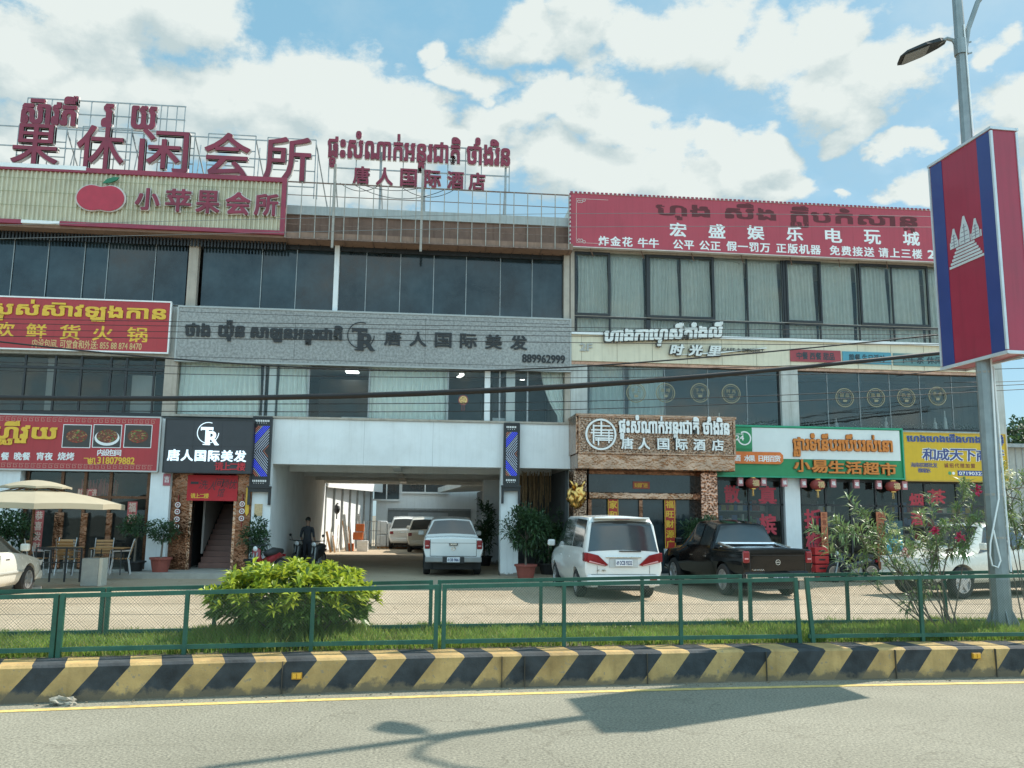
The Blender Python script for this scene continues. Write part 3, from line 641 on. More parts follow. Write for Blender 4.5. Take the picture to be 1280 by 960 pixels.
for a, b in ((719, 763), (809, 893), (984, 1028), (1076, 1162)):
    q0, q1 = X_(a, F, 360), X_(b, F, 360)
    part('window_frame', black_metal, RB, (q0, q1, F+.05, F+.12, zm+.02, zm+.1), (q0, q1, F+.05, F+.12, zwt-.09, zwt-.003), (q0, q0+.06, F+.05, F+.12, zm+.1, zwt-.09), (q1-.06, q1, F+.05, F+.12, zm+.1, zwt-.09))
part('transom', black_metal, RB, (wx0, wx1, F+.09, F+.13, zm-.06, zm)); part('transom', steel_pale, RB, (wx0, wx1, F+.07, F+.09, zm-.005, zm+.02))
part('room_wall', dark_room, RB, (XR0+.1, XR-.4, F+2.2, F+2.3, 7.5, 10.7))
gC = 'grey curtains in the top-floor windows under the red arcade sign'
words = 'first second third fourth fifth sixth seventh eighth ninth tenth eleventh'.split()
ed = [720, 762, 807, 851, 892, 935, 978, 1025, 1073, 1117, 1160, 1206]
for i, (a, b) in enumerate(zip(ed, ed[1:])):
    curtain(a+2, b-1.5, zwb+.05, zwt-.02, F+.33, f'grey sheer curtain in the {words[i]} top-floor window from the dark-glass building', curtain_g, gC, pleat=random.uniform(.10, .18), amp=random.uniform(.025, .045))
# middle floor of the cafe
for a, b in ((735, 974), (998, 1226)):
    q0, q1 = X_(a, F, 490), X_(b, F, 490)
    pane(RB, q0, q1, zgb, zgt, F+.12, glass('cafe_glass', (.7, .75, .74), .03, .05))
    part('window_frame', black_metal, RB, (q0, q1, F+.08, F+.16, zgb-.05, zgb+.03), (q0-.04, q0, F+.08, F+.16, zgb, zgt), (q1, q1+.04, F+.08, F+.16, zgb, zgt))
frames(RB, [X_(p, F, 490) for p in (781, 832, 886, 935, 1036, 1076, 1114, 1152, 1192)], zgb, zgt, F+.1, .018, steel_grey)
frames(RB, [X_(p, F, 490) for p in (1078,)], zgb, zgt, F+.16, .13, black_metal)
part('room_wall', dark_room, RB, (XR0+.1, XR-.4, F+4, F+4.1, 4.75, 7.2))
part('pilaster', white_dirty, RB, (XR0, X_(734, F, 490), F-.03, F+.3, z2-.1, zcb-.002), (X_(976, F, 490), X_(997, F, 490), F-.06, F+.3, zgb-.1, zcb-.002), (X_(1227, F, 490), XR-.402, F-.03, F+.3, zgb-.1, zcb-.002))
part('ledge', mat('copper_ledge', (.45, .25, .17), .3, .7, var=.3, scale=4), RB, (XR0, XR-.402, F-.05, F+.2, zcb-.1, zcb-.003))
part('spandrel_wall', white_dirty, RB, (XR0, XR-.4, F+.02, F+.3, 3.25, zgb-.05))
gD = 'pale curtains in the cafe windows'
curtain(737, 779, zgb, zgt, F+.4, 'pale drawn curtain in the first cafe window beside the passage building', curtain_m, gD)
curtain(786, 829, zgb, zgt, F+.4, 'pale drawn curtain in the second cafe window above the copper entrance sign', curtain_m, gD)
decal_m = mat('window_decal', (.30, .27, .17), .6)
for i, (p, q) in enumerate(((795, 491), (832, 491), (875, 491), (914, 492), (1056, 497), (1095, 497), (1133, 497), (1172, 495))):
    c = at(p, q, F+.1); mb = MB(); mb.ring((c.x, F+.105, c.z), .30, .33, .005); mb.ring((c.x, F+.105, c.z), .25, .262, .005)
    s = ('手工', '咖啡', '下午', '时光', '甜品', '简餐', '奶茶', '茶点')[i]; chars(mb, s, c.x-.17, c.x+.17, c.z+.01, c.z+.16, F+.104, bold=.015)
    mb.box(c.x-.12, c.x+.12, F+.104, F+.107, c.z-.045, c.z-.03); mb.box(c.x-.06, c.x+.06, F+.104, F+.107, c.z-.15, c.z-.07); mb.box(c.x+.06, c.x+.09, F+.104, F+.107, c.z-.12, c.z-.09)
    tag(mb.build('window_decal', decal_m), f'round pale sticker with a cup, {words[i]} along the cafe glass from the passage side', 'window sticker', 'round stickers on the cafe glass')
# plants and white bottles along the cafe sill
def leaf(mb, c, d, L, w, mi=0, droop=.3):
    d = d.normalized(); s = d.cross(Vector((0, 0, 1)))
    if s.length < .05: s = Vector((1, 0, 0))
    s.normalize(); up = s.cross(d); rl = random.uniform(-.7, .7); s = s*math.cos(rl)+up*math.sin(rl)
    a = c; b = c + d*L*.5 + Vector((0, 0, L*.06)); e = c + d*L - Vector((0, 0, L*droop))
    k = len(mb.v); mb.v += [tuple(a), tuple(b+s*w*.5), tuple(e), tuple(b-s*w*.5)]; mb.f += [(k, k+1, k+2, k+3)]; mb.m.append(mi)
def rv(): 
    v = Vector((random.gauss(0, 1), random.gauss(0, 1), random.gauss(0, 1))); return v.normalized()
flower_w = mat('white_flower', (.6, .6, .52), .7, var=.2)
for i, (a, b) in enumerate(((880, 972), (1000, 1074), (1082, 1222))):
    mb = MB(); q0, q1 = X_(a, F, 490), X_(b, F, 490)
    for k in range(int((q1-q0)*150)):
        x = random.uniform(q0, q1); hh = .1+.32*max(0, mnoise.noise(Vector((x*2.2, i*7, 0)))+.35)
        leaf(mb, Vector((x, F+.32+random.uniform(-.07, .07), zgb+random.random()*hh)), rv()+Vector((0, -.3, .4)), random.uniform(.06, .14), .045, 1 if random.random() < .12 else 0)
    tag(mb.build('sill_plants', [leaf_dark, flower_w]), ('row of small plants on the cafe sill near the copper entrance sign', 'row of small plants on the cafe sill over the supermarket sign', 'row of flowering plants on the cafe sill over the yellow sign')[i], 'plants', 'plants on the cafe sill')
for i, (p, q, h) in enumerate(((899, 519, .42), (1045, 520, .32), (1107, 518, .40), (1168, 518, .42), (1180, 505, .68))):
    c = at(p, q, F+.28); mb = MB(); mb.lathe([(.07, 0), (.075, h*.1), (.06, h*.55), (.022, h*.7), (.022, h*.95), (.028, h)], (c.x, F+.28, zgb+.01), 12)
    tag(mb.build('white_bottle', white_paint, smooth=True), f'slim white bottle standing on the cafe sill, {words[i]} from the copper entrance sign', 'bottle', 'white bottles on the cafe sill')
# ground floor shops of the right building
part('pavement', concrete, None, (XR0, XR+3, F-.9, F+5, -.01, .12)); bpy.data.objects['pavement.001']['kind'] = 'structure'
part('room_wall', dark_room, RB, (XR0+.1, XR-.4, F+4, F+4.2, .12, 3.3))
part('column', white_wall, RB, (X_(982, F, 660), X_(1001, F, 660), F-.05, F+.4, .12, 3.3))
for a, b in ((898, 981), (1002, 1128), (1129, 1252)):
    q0, q1 = X_(a, F, 660), X_(b, F, 660); pane(RB, q0, q1, .14, 3.2, F+.1, glass_clear)
    part('window_frame', black_metal, RB, (q0, q1, F+.05, F+.14, 3.12, 3.25), (q0, q1, F+.05, F+.14, .12, .24), (q0, q1, F+.06, F+.13, 2.32, 2.38))
frames(RB, [X_(p, F, 660) for p in (899, 938, 979, 1004, 1035, 1066, 1098, 1127, 1131, 1160, 1200)], .2, 3.2, F+.06, .055, black_metal)
# goods on shelves just inside the supermarket
gcol = [mat('goods_red', (.4, .05, .05), .5), mat('goods_yellow', (.55, .4, .06), .5), mat('goods_blue', (.06, .14, .35), .5), mat('goods_white', (.55, .55, .5), .5), mat('goods_green', (.08, .3, .12), .5)]
for k, (a, b) in enumerate(((905, 975), (1040, 1062), (1135, 1240))):
    q0, q1 = X_(a, F, 660), X_(b, F, 660); t = thing('shop_shelf', ('stocked shelf of goods behind the supermarket glass by the copper entrance', 'narrow stocked shelf of goods behind the supermarket door', 'stocked shelf of goods behind the glass under the yellow sign')[k], 'shelf', ((q0+q1)/2, F+1.2, .12), group='stocked shop shelves')
    mb = MB()
    for j in range(5): mb.box(q0, q1, F+1.0, F+1.4, .2+j*.48, .23+j*.48)
    mb.box(q0, q0+.03, F+1.0, F+1.4, .13, 2.5); mb.box(q1-.03, q1, F+1.0, F+1.4, .13, 2.5); mb.build('rack', steel_grey, t)
    mb = MB()
    for j in range(5):
        x = q0+.05
        while x < q1-.2:
            w = random.uniform(.07, .2); mb.box(x, x+w, F+1.02, F+1.3, .232+j*.48, .232+j*.48+random.uniform(.15, .36), random.randrange(5)); x += w+.015
    o = mb.build('goods', gcol, t); o['kind'] = 'stuff'
# ------------------------------------------------------------------ signs
def panel_sign(name, label, q, Y, th, m, cat='sign', frame=None, fw=.05, group=None):
    x0, x1, z0, z1 = q; t = thing(name, label, cat, ((x0+x1)/2, Y, z0), group=group)
    part('panel', m, t, (x0, x1, Y, Y+th, z0, z1))
    if frame:
        mb = MB(); mb.box(x0-fw*.3, x1+fw*.3, Y-.02, Y+th*.9, z1-fw*.5, z1+fw*.5); mb.box(x0-fw*.3, x1+fw*.3, Y-.02, Y+th*.9, z0-fw*.5, z0+fw*.5)
        mb.box(x0-fw*.5, x0+fw*.5, Y-.018, Y+th*.9, z0+fw*.5, z1-fw*.5); mb.box(x1-fw*.5, x1+fw*.5, Y-.018, Y+th*.9, z0+fw*.5, z1-fw*.5); mb.build('frame', frame, t)
    return t
def fz(pxl, pxr, tl, tr, bl, br, Y):     # rectangle of the plane Y from four measured edge heights
    return at(pxl, (tl+bl)/2, Y).x, at(pxr, (tr+br)/2, Y).x, (at(pxl, bl, Y).z+at(pxr, br, Y).z)/2, (at(pxl, tl, Y).z+at(pxr, tr, Y).z)/2

# corrugated roof-edge sign with the apple emblem
YC = F-.62; q = fz(0, 357, 209, 223.5, 274, 293, YC); q = (XL+.4, q[1], q[2], q[3])
t = thing('corrugated_sign', 'long pale corrugated metal sign with maroon edge and red apple emblem on the eaves', 'sign', ((q[0]+q[1])/2, YC, q[2]))
corr = mat('corrugated_sheet', (.58, .53, .385), .5, .15, var=.14, scale=1.2, stain=.35, streak=.3); mb = MB(); n = int((q[1]-q[0])/.14); vs = []; fs = []
for i in range(n*4+1):
    x = q[0]+(q[1]-q[0])*i/(n*4); y = YC+(0, .0, .06, .06)[i % 4]
    for z in (q[2], q[3]): vs.append((x, y, z))
fs = [(2*i, 2*i+2, 2*i+3, 2*i+1) for i in range(n*4)]; mb.add(vs, fs); mb.build('sheet', corr, t)
edge = mat('maroon_edge', (.27, .03, .06), .5, var=.2, scale=2)
xa = at(108, 215, YC).x; xb1, xb2 = at(27, 278, YC).x, at(75, 280, YC).x
mb = MB(); mb.box(q[0], xa, YC-.06, YC+.1, q[3]-.03, q[3]+.1, 1); mb.box(xa, q[1], YC-.05, YC+.1, q[3]-.09, q[3]+.06); mb.box(q[0], xa, YC-.05, YC+.1, q[3]-.1, q[3]-.031)
mb.box(q[0], xb1, YC-.05, YC+.1, q[2]-.07, q[2]+.06); mb.box(xb2, q[1], YC-.05, YC+.1, q[2]-.07, q[2]+.06); mb.box(xb1, xb2, YC-.05, YC+.1, q[2]-.05, q[2]+.05, 1); mb.box(q[1]-.14, q[1], YC-.052, YC+.1, q[2]+.06, q[3]-.09)
mb.build('frame', [edge, white_paint], t)
mb = MB()
for k in range(3): z = q[2]+(q[3]-q[2])*(.3, .55, .8)[k]; mb.box(q[0], q[1]-.15, YC-.006, YC+.0, z, z+.012)
mb.build('screw_rail', mat('rail_olive', (.3, .29, .15), .6), t)
mb = MB()
x = q[0]
while x < q[1]: mb.box(x, x+.05, YC+.5, YC+.58, 10.36, 10.615); x += .105
mb.build('fringe', black_metal, t)
for i, c in enumerate('小苹果会所'):
    pl, pr_, pt, pb = ((170, 199, 236, 262), (208, 238, 237, 264), (246, 274, 239, 266), (283, 312, 241, 268), (319, 347, 243, 269))[i]
    write(t, c, pl, pr_, pt, pb, YC-.09, red_letter, .03, .035, 'line', 'character', pale_edge, .07)
# plain apple fruit emblem with leaf
c = at(127, 247, YC); mb = MB()
def apple(sc, y, th, mi):
    pts = []
    for k in range(48):
        a = math.tau*k/48; r = .58*(1+.10*math.cos(2*a)-.10*abs(math.sin(a))**3*(1 if math.sin(a) < 0 else -.1)) - (.13*max(0, math.cos((a-math.pi/2)*1)**9) if math.sin(a) > 0 else .06*max(0, (-math.sin(a))**15))
        pts.append((c.x+1.12*r*sc*math.cos(a), y, c.z-.05+.92*r*sc*math.sin(a)))
    mb.prism(pts, (0, th, 0), mi)
apple(1.07, YC-.07, .06, 1); apple(1.0, YC-.10, .06, 0); mb.build('apple_emblem', [mat('apple_red', (.42, .025, .05), .45, var=.12), pale_edge], t)
mb = MB(); mb.prism([(c.x+dx, YC-.105, c.z+dz) for dx, dz in ((.02, .44), (.14, .58), (.34, .66), (.52, .66), (.44, .56), (.26, .47))], (0, .05, 0)); mb.build('apple_leaf', mat('leaf_green', (.02, .16, .08), .5), t)

# big roof characters on lattice frames
YR = F-.25
t = thing('roof_sign', 'row of giant maroon Chinese characters on lattice frames above the corrugated sign', 'roof sign', (at(200, 190, YR).x, YR, 11.9))
big = (('果', 16, 73, 156, 206), ('休', 97, 155, 158, 211), ('闲', 175, 235, 163, 216), ('会', 256, 312, 167, 220), ('所', 331, 388, 172, 226))
for ch, a, b, tp, bt in big: write(t, ch, a, b, tp, bt, YR-.06, red_letter, .010, .06, 'line', 'character', pale_edge, .024)
zb = lambda px: at(px, 222, YR).z
z0r, z1r = Z_(50, 212, YR), Z_(50, 157, YR)+.05
for ch, a, b, tp, bt in big:
    x0, x1 = at(a+2, 190, YR).x, at(b+6, 190, YR).x; mb = MB(); zt = at((a+b)/2, tp-1, YR).z; zl = at((a+b)/2, bt+8, YR).z-.3
    for x in (x0, x1): mb.bar((x, YR+.14, zl), (x, YR+.14, zt), .03)
    for k in range(4): z = zt-(zt-zl)*k*.27; mb.bar((x0, YR+.14, z), (x1, YR+.14, z), .03)
    mb.bar((x1+.1, YR+.14, zl), (x1-.05, YR+1.1, zt), .03); mb.bar((x1, YR+.14, zt-.1), (x1+.35, YR+1.2, zl), .035)
    mb.build('lattice_frame', steel_grey, t)
mb = MB()
for zf_ in (.98, .55, .08): mb.bar((XL+1, YR+.16, z0r+(z1r-z0r)*zf_), (at(372, 200, YR).x, YR+.16, z0r+(z1r-z0r)*zf_-.05), .035)
mb.build('cross_rail', steel_grey, t)
YK = F+.15
t = thing('roof_sign', 'tall lattice frame with three clumps of maroon Khmer letters left above the giant characters', 'roof sign', (at(130, 150, YK).x, YK, 12))
for s, a, b, tp, bt in (('\u179f\u17ca\u17b6\u179c\u1797\u17b8', 29, 95, 120, 155), ('\u179a', 129, 140, 131, 159), ('\u1799', 166, 194, 134, 161)): write(t, s, a, b, tp, bt, YK-.06, red_letter, .045, .05, 'line', 'letters', pale_edge, .075)
mb = MB(); z1k = Z_(130, 126, YK); z0k = Z_(130, 160, YK)
for p in (31, 62, 96, 112, 145, 160, 180, 200, 208, 220, 230): x = at(p, 145, YK).x; mb.bar((x, YK+.1, z0k-1.9), (x, YK+.1, z1k), .03)
for z in (z1k, (z1k+z0k)/2, z0k): mb.bar((at(31, 145, YK).x, YK+.1, z), (at(231, 145, YK).x, YK+.1, z), .035)
mb.build('lattice_frame', steel_grey, t)
t = thing('roof_sign', 'hotel roof sign with a Khmer line over small spaced maroon Chinese characters', 'roof sign', (at(525, 200, YK).x, YK, 12))
write(t, '\u1795\u17d2\u1791\u17c7\u179f\u17c6\u178e\u17b6\u1780\u17cb\u17a2\u1793\u17d2\u178f\u179a\u1787\u17b6\u178f\u17b7 \u1790\u17b6\u17c6\u1784\u179a\u17b7\u1793', 410, 637, 169, 214, YK-.06, red_letter, .03, .04, 'line', 'letters', pale_edge, .055)
for i, c in enumerate('唐人国际酒店'):
    a = (442, 471, 501, 531, 559.5, 586.5)[i]; write(t, c, a, a+19.5, 208.5+1.6*i, 229.5+1.6*i, YK-.06, red_letter, .028, .04, 'line', 'character', pale_edge, .05)
mb = MB(); zt, zm_, zb_ = Z_(525, 181, YK), Z_(525, 214, YK), Z_(525, 234, YK); xa, xb = at(411, 205, YK).x, at(637, 205, YK).x
for z in (zt, Z_(525, 197, YK), zm_, zb_): mb.bar((xa, YK+.08, z), (xb, YK+.08, z), .04)
for p in (411, 445, 475, 504, 530, 560, 582, 602, 637): x = at(p, 205, YK).x; mb.bar((x, YK+.08, zb_), (x, YK+.08, zt), .032)
for p in (417, 475, 530, 632): x = at(p, 240, YK).x; mb.bar((x, YK+.1, 11.9), (x, YK+.1, zt-.3), .07); mb.bar((x+.05, YK+1.6, 11.9), (x, YK+.12, zm_), .04)
mb.build('lattice_frame', steel_grey, t)
# loose cable loops under the hotel sign
mb = MB()
for a, b, dz in ((425, 475, .5), (440, 560, .9), (500, 570, .7), (450, 530, .35)):
    p0 = Vector((at(a, 230, YK).x, YK-.02, zb_)); p1 = Vector((at(b, 230, YK).x, YK-.02, zb_)); mb.tube([p0.lerp(p1, i/10)-Vector((0, 0, dz*4*(i/10)*(1-i/10)*.5)) for i in range(11)], .012, 5)
tag(mb.build('loose_cables', black_metal), 'thin black cable loops drooping beneath the hotel roof sign', 'cables')

# bare steel grid in front of the parapet
YG = F-.6
t = thing('steel_grid', 'bare rusty steel grid on the eaves between corrugated sign and red arcade sign', 'steel frame', (at(530, 270, YG).x, YG, 10.85))
z_top, z_mid, z_mid2, z_bot = Z_(530, 235, YG), Z_(530, 251, YG), Z_(530, 287, YG), Z_(530, 304, YG)
xa, xb = at(358, 260, YG).x, at(711, 270, YG).x
mb = MB()
for i in range(21): x = xa+(xb-xa)*i/20; mb.bar((x, YG, z_bot), (x, YG, z_top), .028, .028)
mb.build('uprights', steel_pale, t); mb = MB()
for z, w in ((z_top, .035), (z_mid, .02), (z_mid2, .018), (z_bot, .05)): mb.bar((xa, YG+.02, z), (xb, YG+.02, z), w)
for i in range(11): x = xa+(xb-xa)*i/10+.03; mb.bar((x, YG+.02, z_bot), (x, F+.05, z_bot-.02), .03)
mb.build('rails', steel_rust, t); mb = MB()
for p in (417, 527): x = at(p, 270, YG).x; mb.bar((x, YG-.04, z_bot-.3), (x, YG-.04, Z_(530, 212, YG)), .075); 
mb.build('post', steel_pale, t)
mb = MB(); x = xa
while x < xb: mb.box(x, x+.02, F+.0, F+.05, 10.46, 10.62); x += .35
mb.build('tie_rods', black_metal, t)

# red arcade sign
YS = F-.3; q = fz(712.5, 1162, 242, 262, 309, 326.5, YS); q = (q[0]+.01, XR-.15, q[2], q[3])
t = panel_sign('arcade_sign', 'long faded red roof sign with dark Khmer line and white Chinese arcade lettering', q, YS, .18, sign_pink, frame=pale_edge, fw=.03)
mb = MB(); i = 0; x = q[0]
while x < q[1]: mb.box(x, x+.085, YS-.03, YS+.05, q[3]-.01, q[3]+.05); x += .15
z = q[2]
while z < q[3]: mb.box(q[0]-.03, q[0]+.03, YS-.03, YS+.05, z, z+.07); z += .15
mb.build('scalloped_edge', edge, t)['kind'] = 'stuff'
write(t, '\u17a0\u17bb\u1784 \u179f\u17b9\u1784 \u1780\u17d2\u179b\u17b9\u1794\u1780\u17c6\u179f\u17b6\u1793\u17d2\u178f', 821, 1145, 257, 283, YS-.004, mat('dark_red_letter', (.13, .03, .035), .8), .05)  # Khmer line in an even dark red
for i, c in enumerate('宏盛娱乐电玩城'): a = 837.5+48.6*i; write(t, c, a, a+20, 278.5+1.85*i, 295.5+1.85*i, YS-.004, white_paint, .03, 0, 'line')
for s, a, b in (('炸金花', 748, 791), ('牛牛', 797, 824), ('公平', 841, 868), ('公正', 874, 901), ('假一罚万', 908, 963), ('正版机器', 970, 1026), ('免费接送', 1037, 1093), ('请上三楼', 1098, 1153)):
    y = 295.3+(a-748)*.0425; write(t, s, a, b, y, y+12.6, YS-.004, white_paint, .03, 0, 'chars', wide=1.05)
write(t, '2', 1160, 1168, 313, 323, YS-.004, white_paint, .05)
mb = MB(); a0, b0 = q[0]+.2, q[2]+.14; c0 = q[3]-.2
mb.box(a0, a0+.012, YS-.006, YS, b0, c0); mb.box(a0, a0+1.1, YS-.006, YS, c0, c0+.012); mb.box(a0, a0+1.1, YS-.006, YS, b0, b0+.012)
for zz, sg in ((b0, 1), (c0, -1)):
    for k in range(3): mb.ring((a0+.09+k*.09, YS-.008, zz+sg*(.09 if k < 2 else .04)), .035, .055, .006, 14)
mb.build('ornament_line', mat('pale_line', (.6, .5, .45), .6), t)
for k in range(9): mb = MB(); x = q[0]+.7+k*1.75; mb.bar((x, YS+.1, q[2]-.02), (x+.15, F+.02, q[2]-.22), .03); mb.build('bracket', steel_rust, t)

# two red restaurant signs
YQ = F-.12; q = fz(0, 212, 370.5, 377.5, 436, 441, YQ); q = (X_(-95, YQ, 410), q[1], q[2], q[3])
t = panel_sign('hotpot_sign', 'upper red hotpot restaurant sign with big yellow Khmer letters above dark glass', q, YQ, .1, sign_red, frame=white_paint, fw=.045)
write(t, '\u179f\u17d2\u179a\u179f\u17cb\u179f\u17ca\u17b6\u179c\u17a1\u17bb\u1784\u1780\u17b6\u1793', -12, 207, 377, 403, YQ-.02, yellow_paint, .035, .015)
for c, a in (('欢', -7), ('鲜', 33), ('货', 75), ('火', 116), ('锅', 159)): write(t, c, a, a+25, 403+a*.04, 421+a*.04, YQ-.004, yellow_paint, .022, 0, 'line')
write(t, '内设包间, 可堂食和外送: 855 88 874 8470', 40, 177, 425.5, 436.5, YQ-.004, mat('sign_gold', (.62, .45, .18), .5), .012)
q = fz(0, 199, 517.5, 522, 587, 589, F-.35); YQ = F-.35; q = (X_(-95, YQ, 550), q[1], q[2], q[3])
t = panel_sign('restaurant_sign', 'lower red restaurant sign with three food pictures and phone number', q, YQ, .25, sign_red, frame=mat('silver_frame', (.45, .45, .43), .4, .4), fw=.045)
mb = MB()
for z in (q[2]+.13, q[3]-.13):
    x = q[0]+.05
    while x < q[1]-.2:
        for b in ((0, .14, .05, .064), (0, .014, -.05, .05), (0, .10, -.064, -.05), (.086, .1, -.05, .02), (.04, .1, .006, .02)): mb.box(x+b[0], x+b[1], YQ-.005, YQ, z+b[2], z+b[3])
        x += .17
mb.build('fret_border', mat('fret_pink', (.52, .25, .2), .6), t)
write(t, '\u17a0\u17d2\u179f\u17ca\u17b8\u179c\u17bd\u1799', -8, 70, 527, 556, YQ-.02, yellow_paint, .04, .015)
for s, a, b in (('早', -24, -4), ('餐', 1, 12), ('晚餐', 17, 38), ('宵夜', 45, 66), ('烧烤', 72, 93)): write(t, s, a, b, 565, 575.5, YQ-.004, white_paint, .03, 0, 'chars', wide=.95)
write(t, '内设包间', 121, 152, 561.5, 570, YQ-.004, white_paint, .03, 0, 'chars', wide=1.0)
write(t, '飞机', 104, 120, 571.5, 581, YQ-.004, yellow_paint, .022, 0, 'chars', wide=.95); write(t, '318079882', 122, 168, 571.5, 580, YQ-.004, yellow_paint, .03)
def food(name, pl, pr_, kind):
    f = rx(pl, pr_, 531.5, 559, YQ); mb = MB(); x0, x1, z0, z1 = f
    mb.box(x0, x1, YQ-.004, YQ, z0, z1, 0); 
    for b in ((x0-.02, x1+.02, z1, z1+.02), (x0-.02, x1+.02, z0-.02, z0), (x0-.02, x0, z0, z1), (x1, x1+.02, z0, z1)): mb.box(b[0], b[1], YQ-.006, YQ, b[2], b[3], 1)
    cx, cz = (x0+x1)/2, (z0+z1)/2; rx_, rz_ = (x1-x0)*.46, (z1-z0)*.36
    el = lambda s, y, mi, dz=0: mb.prism([(cx+rx_*s*math.cos(k*math.tau/24), y, cz+dz+rz_*s*math.sin(k*math.tau/24)) for k in range(24)], (0, .0015, 0), mi)
    if kind: el(1, YQ-.006, 1, -.05)
    el(.86, YQ-.008, 2)
    for k in range(70):
        a = random.random()*math.tau; rr = math.sqrt(random.random())*.8; px_, pz_ = cx+rx_*rr*math.cos(a), cz+rz_*rr*math.sin(a); w = random.uniform(.02, .06); an = random.random()*3
        dx, dz = math.cos(an)*w, math.sin(an)*w*.6; y = YQ-.0095-.00002*k
        mb.add([(px_-dx, y, pz_-dz), (px_+dz*.5, y, pz_-dx*.4), (px_+dx, y, pz_+dz), (px_-dz*.5, y, pz_+dx*.4)], [(0, 1, 2, 3)], 3+random.randrange(3))
    mb.build('food_picture', [mat('food_dark', (.05, .045, .04), .5), white_paint, mat('food_brown', (.14, .04, .02), .5), mat('food_red', (.33, .05, .02), .5), mat('food_tan', (.36, .2, .08), .5), mat('food_green', (.1, .2, .04), .5)], t)
food('a', 79, 113, 0); food('b', 117, 151, 1); food('c', 156, 189, 0)

# black salon sign with the round letter logo
def logo(mb, cx, cz, r, y, mi=0):
    for k in range(40):
        a0 = R(70) + k*R(290)/40; a1 = a0+R(290)/40; ri = r*.93
        P_ = lambda a, rr: (cx+rr*math.cos(a), y, cz+rr*math.sin(a))
        mb.prism([P_(a0, ri), P_(a1, ri), P_(a1, r), P_(a0, r)], (0, .012, 0), mi)
    lay(mb, 'T', cx-r*.62, cx+r*.42, cz-r*1.12, cz+r*.5, y-.004, .025, .006, mi=mi); lay(mb, 'R', cx-r*.02, cx+r*.95, cz-r*1.12, cz+r*.12, y-.01, .04, .006, mi=mi)
    mb.box(cx-r*.42, cx+r*.22, y-.008, y, cz-r*1.14, cz-r*1.04, mi); mb.box(cx-r*.66, cx-r*.58, y-.008, y, cz+r*.2, cz+r*.5, mi); mb.box(cx+r*.38, cx+r*.46, y-.008, y, cz+r*.2, cz+r*.5, mi)
    mb.box(cx-r*.1, cx+r*.26, y-.012, y, cz-r*1.14, cz-r*1.05, mi); mb.box(cx+r*.75, cx+r*1.05, y-.012, y, cz-r*1.14, cz-r*1.05, mi)
YB_ = F-.5; q = fz(205.5, 315.5, 523, 526, 590, 592, YB_)
t = panel_sign('salon_sign', 'black hair salon sign with lit white letters above the stair entrance', q, YB_, .4, mat('charcoal_panel', (.035, .037, .042), .4, var=.15), frame=black_metal, fw=.03)
mb = MB()
for p in (241, 277): x = at(p, 556, YB_).x; mb.box(x-.005, x+.005, YB_-.003, YB_, q[2], q[3])
mb.box(q[0], q[1], YB_-.003, YB_, (q[2]+q[3])/2-.005, (q[2]+q[3])/2+.005); mb.build('panel_joint', black_paint, t)
lit = mat('lit_letter', (.75, .86, .95), .5, emit=.5)
c = at(259.5, 541, YB_); mb = MB(); logo(mb, c.x+.02, c.z, .33, YB_-.03); mb.build('logo', lit, t)
write(t, '唐人国际美发', 209, 308, 562, 577, YB_-.03, lit, .03, .01, 'chars', wide=1.02)
write(t, '请上二楼', 268, 307, 577.5, 588.5, YB_-.02, mat('red_dim_letter', (.5, .03, .04), .5), .025, .01, 'chars', wide=1.0)
# grey stone sign across the middle
YH = F-.16; q = fz(221, 712, 381, 401, 453, 462, YH); q = (q[0], XB-.02, q[2], q[3])
stone = stones('speckled_stone', (.29, .295, .285), (.36, .365, .35), .7, cracks=0, bigs=.45, fine=13)
t = panel_sign('stone_sign', 'wide grey speckled sign with dark letters, round logo and nine-digit number', q, YH, .22, stone, frame=mat('alu_trim', (.36, .36, .34), .4, .4), fw=.05)
mb = MB(); mb.box(q[0]+.06, q[1]-.06, YH-.004, YH, q[3]-.18, q[3]-.168); mb.box(q[0]+.06, q[1]-.06, YH-.004, YH, q[2]+.13, q[2]+.142)
for k in (.29, .62): x = q[0]+(q[1]-q[0])*k; mb.box(x, x+.008, YH-.004, YH, q[2]+.1, q[3]-.1)
mb.build('sheet_joint', black_paint, t)
dk = mat('charcoal_letter', (.018, .02, .022), .5, var=.2)
for s, a, b, tp, bt in (('\u1790\u17b6\u1784', 232, 262, 404.5, 420), ('\u1799\u17c9\u17bb\u1793', 274, 305, 401, 426), ('\u179f\u17b6\u17a1\u17bc\u1793\u17a2\u1793\u17d2\u178f\u179a\u1787\u17b6\u178f\u17b7', 314, 427, 406, 430)): write(t, s, a, b, tp, bt, YH-.03, dk, .05, .015)
c = at(452, 420, YH); mb = MB(); logo(mb, c.x-.02, c.z+.02, .44, YH-.03); mb.build('logo', dk, t)
for i, c in enumerate('唐人国际美发'): a = 481+31.5*i; write(t, c, a, a+20, 414+1.1*i, 431.5+1.1*i, YH-.03, dk, .03, .012, 'line')
write(t, '889962999', 653, 706, 443.5, 453.5, YH-.02, dk, .035, .008)

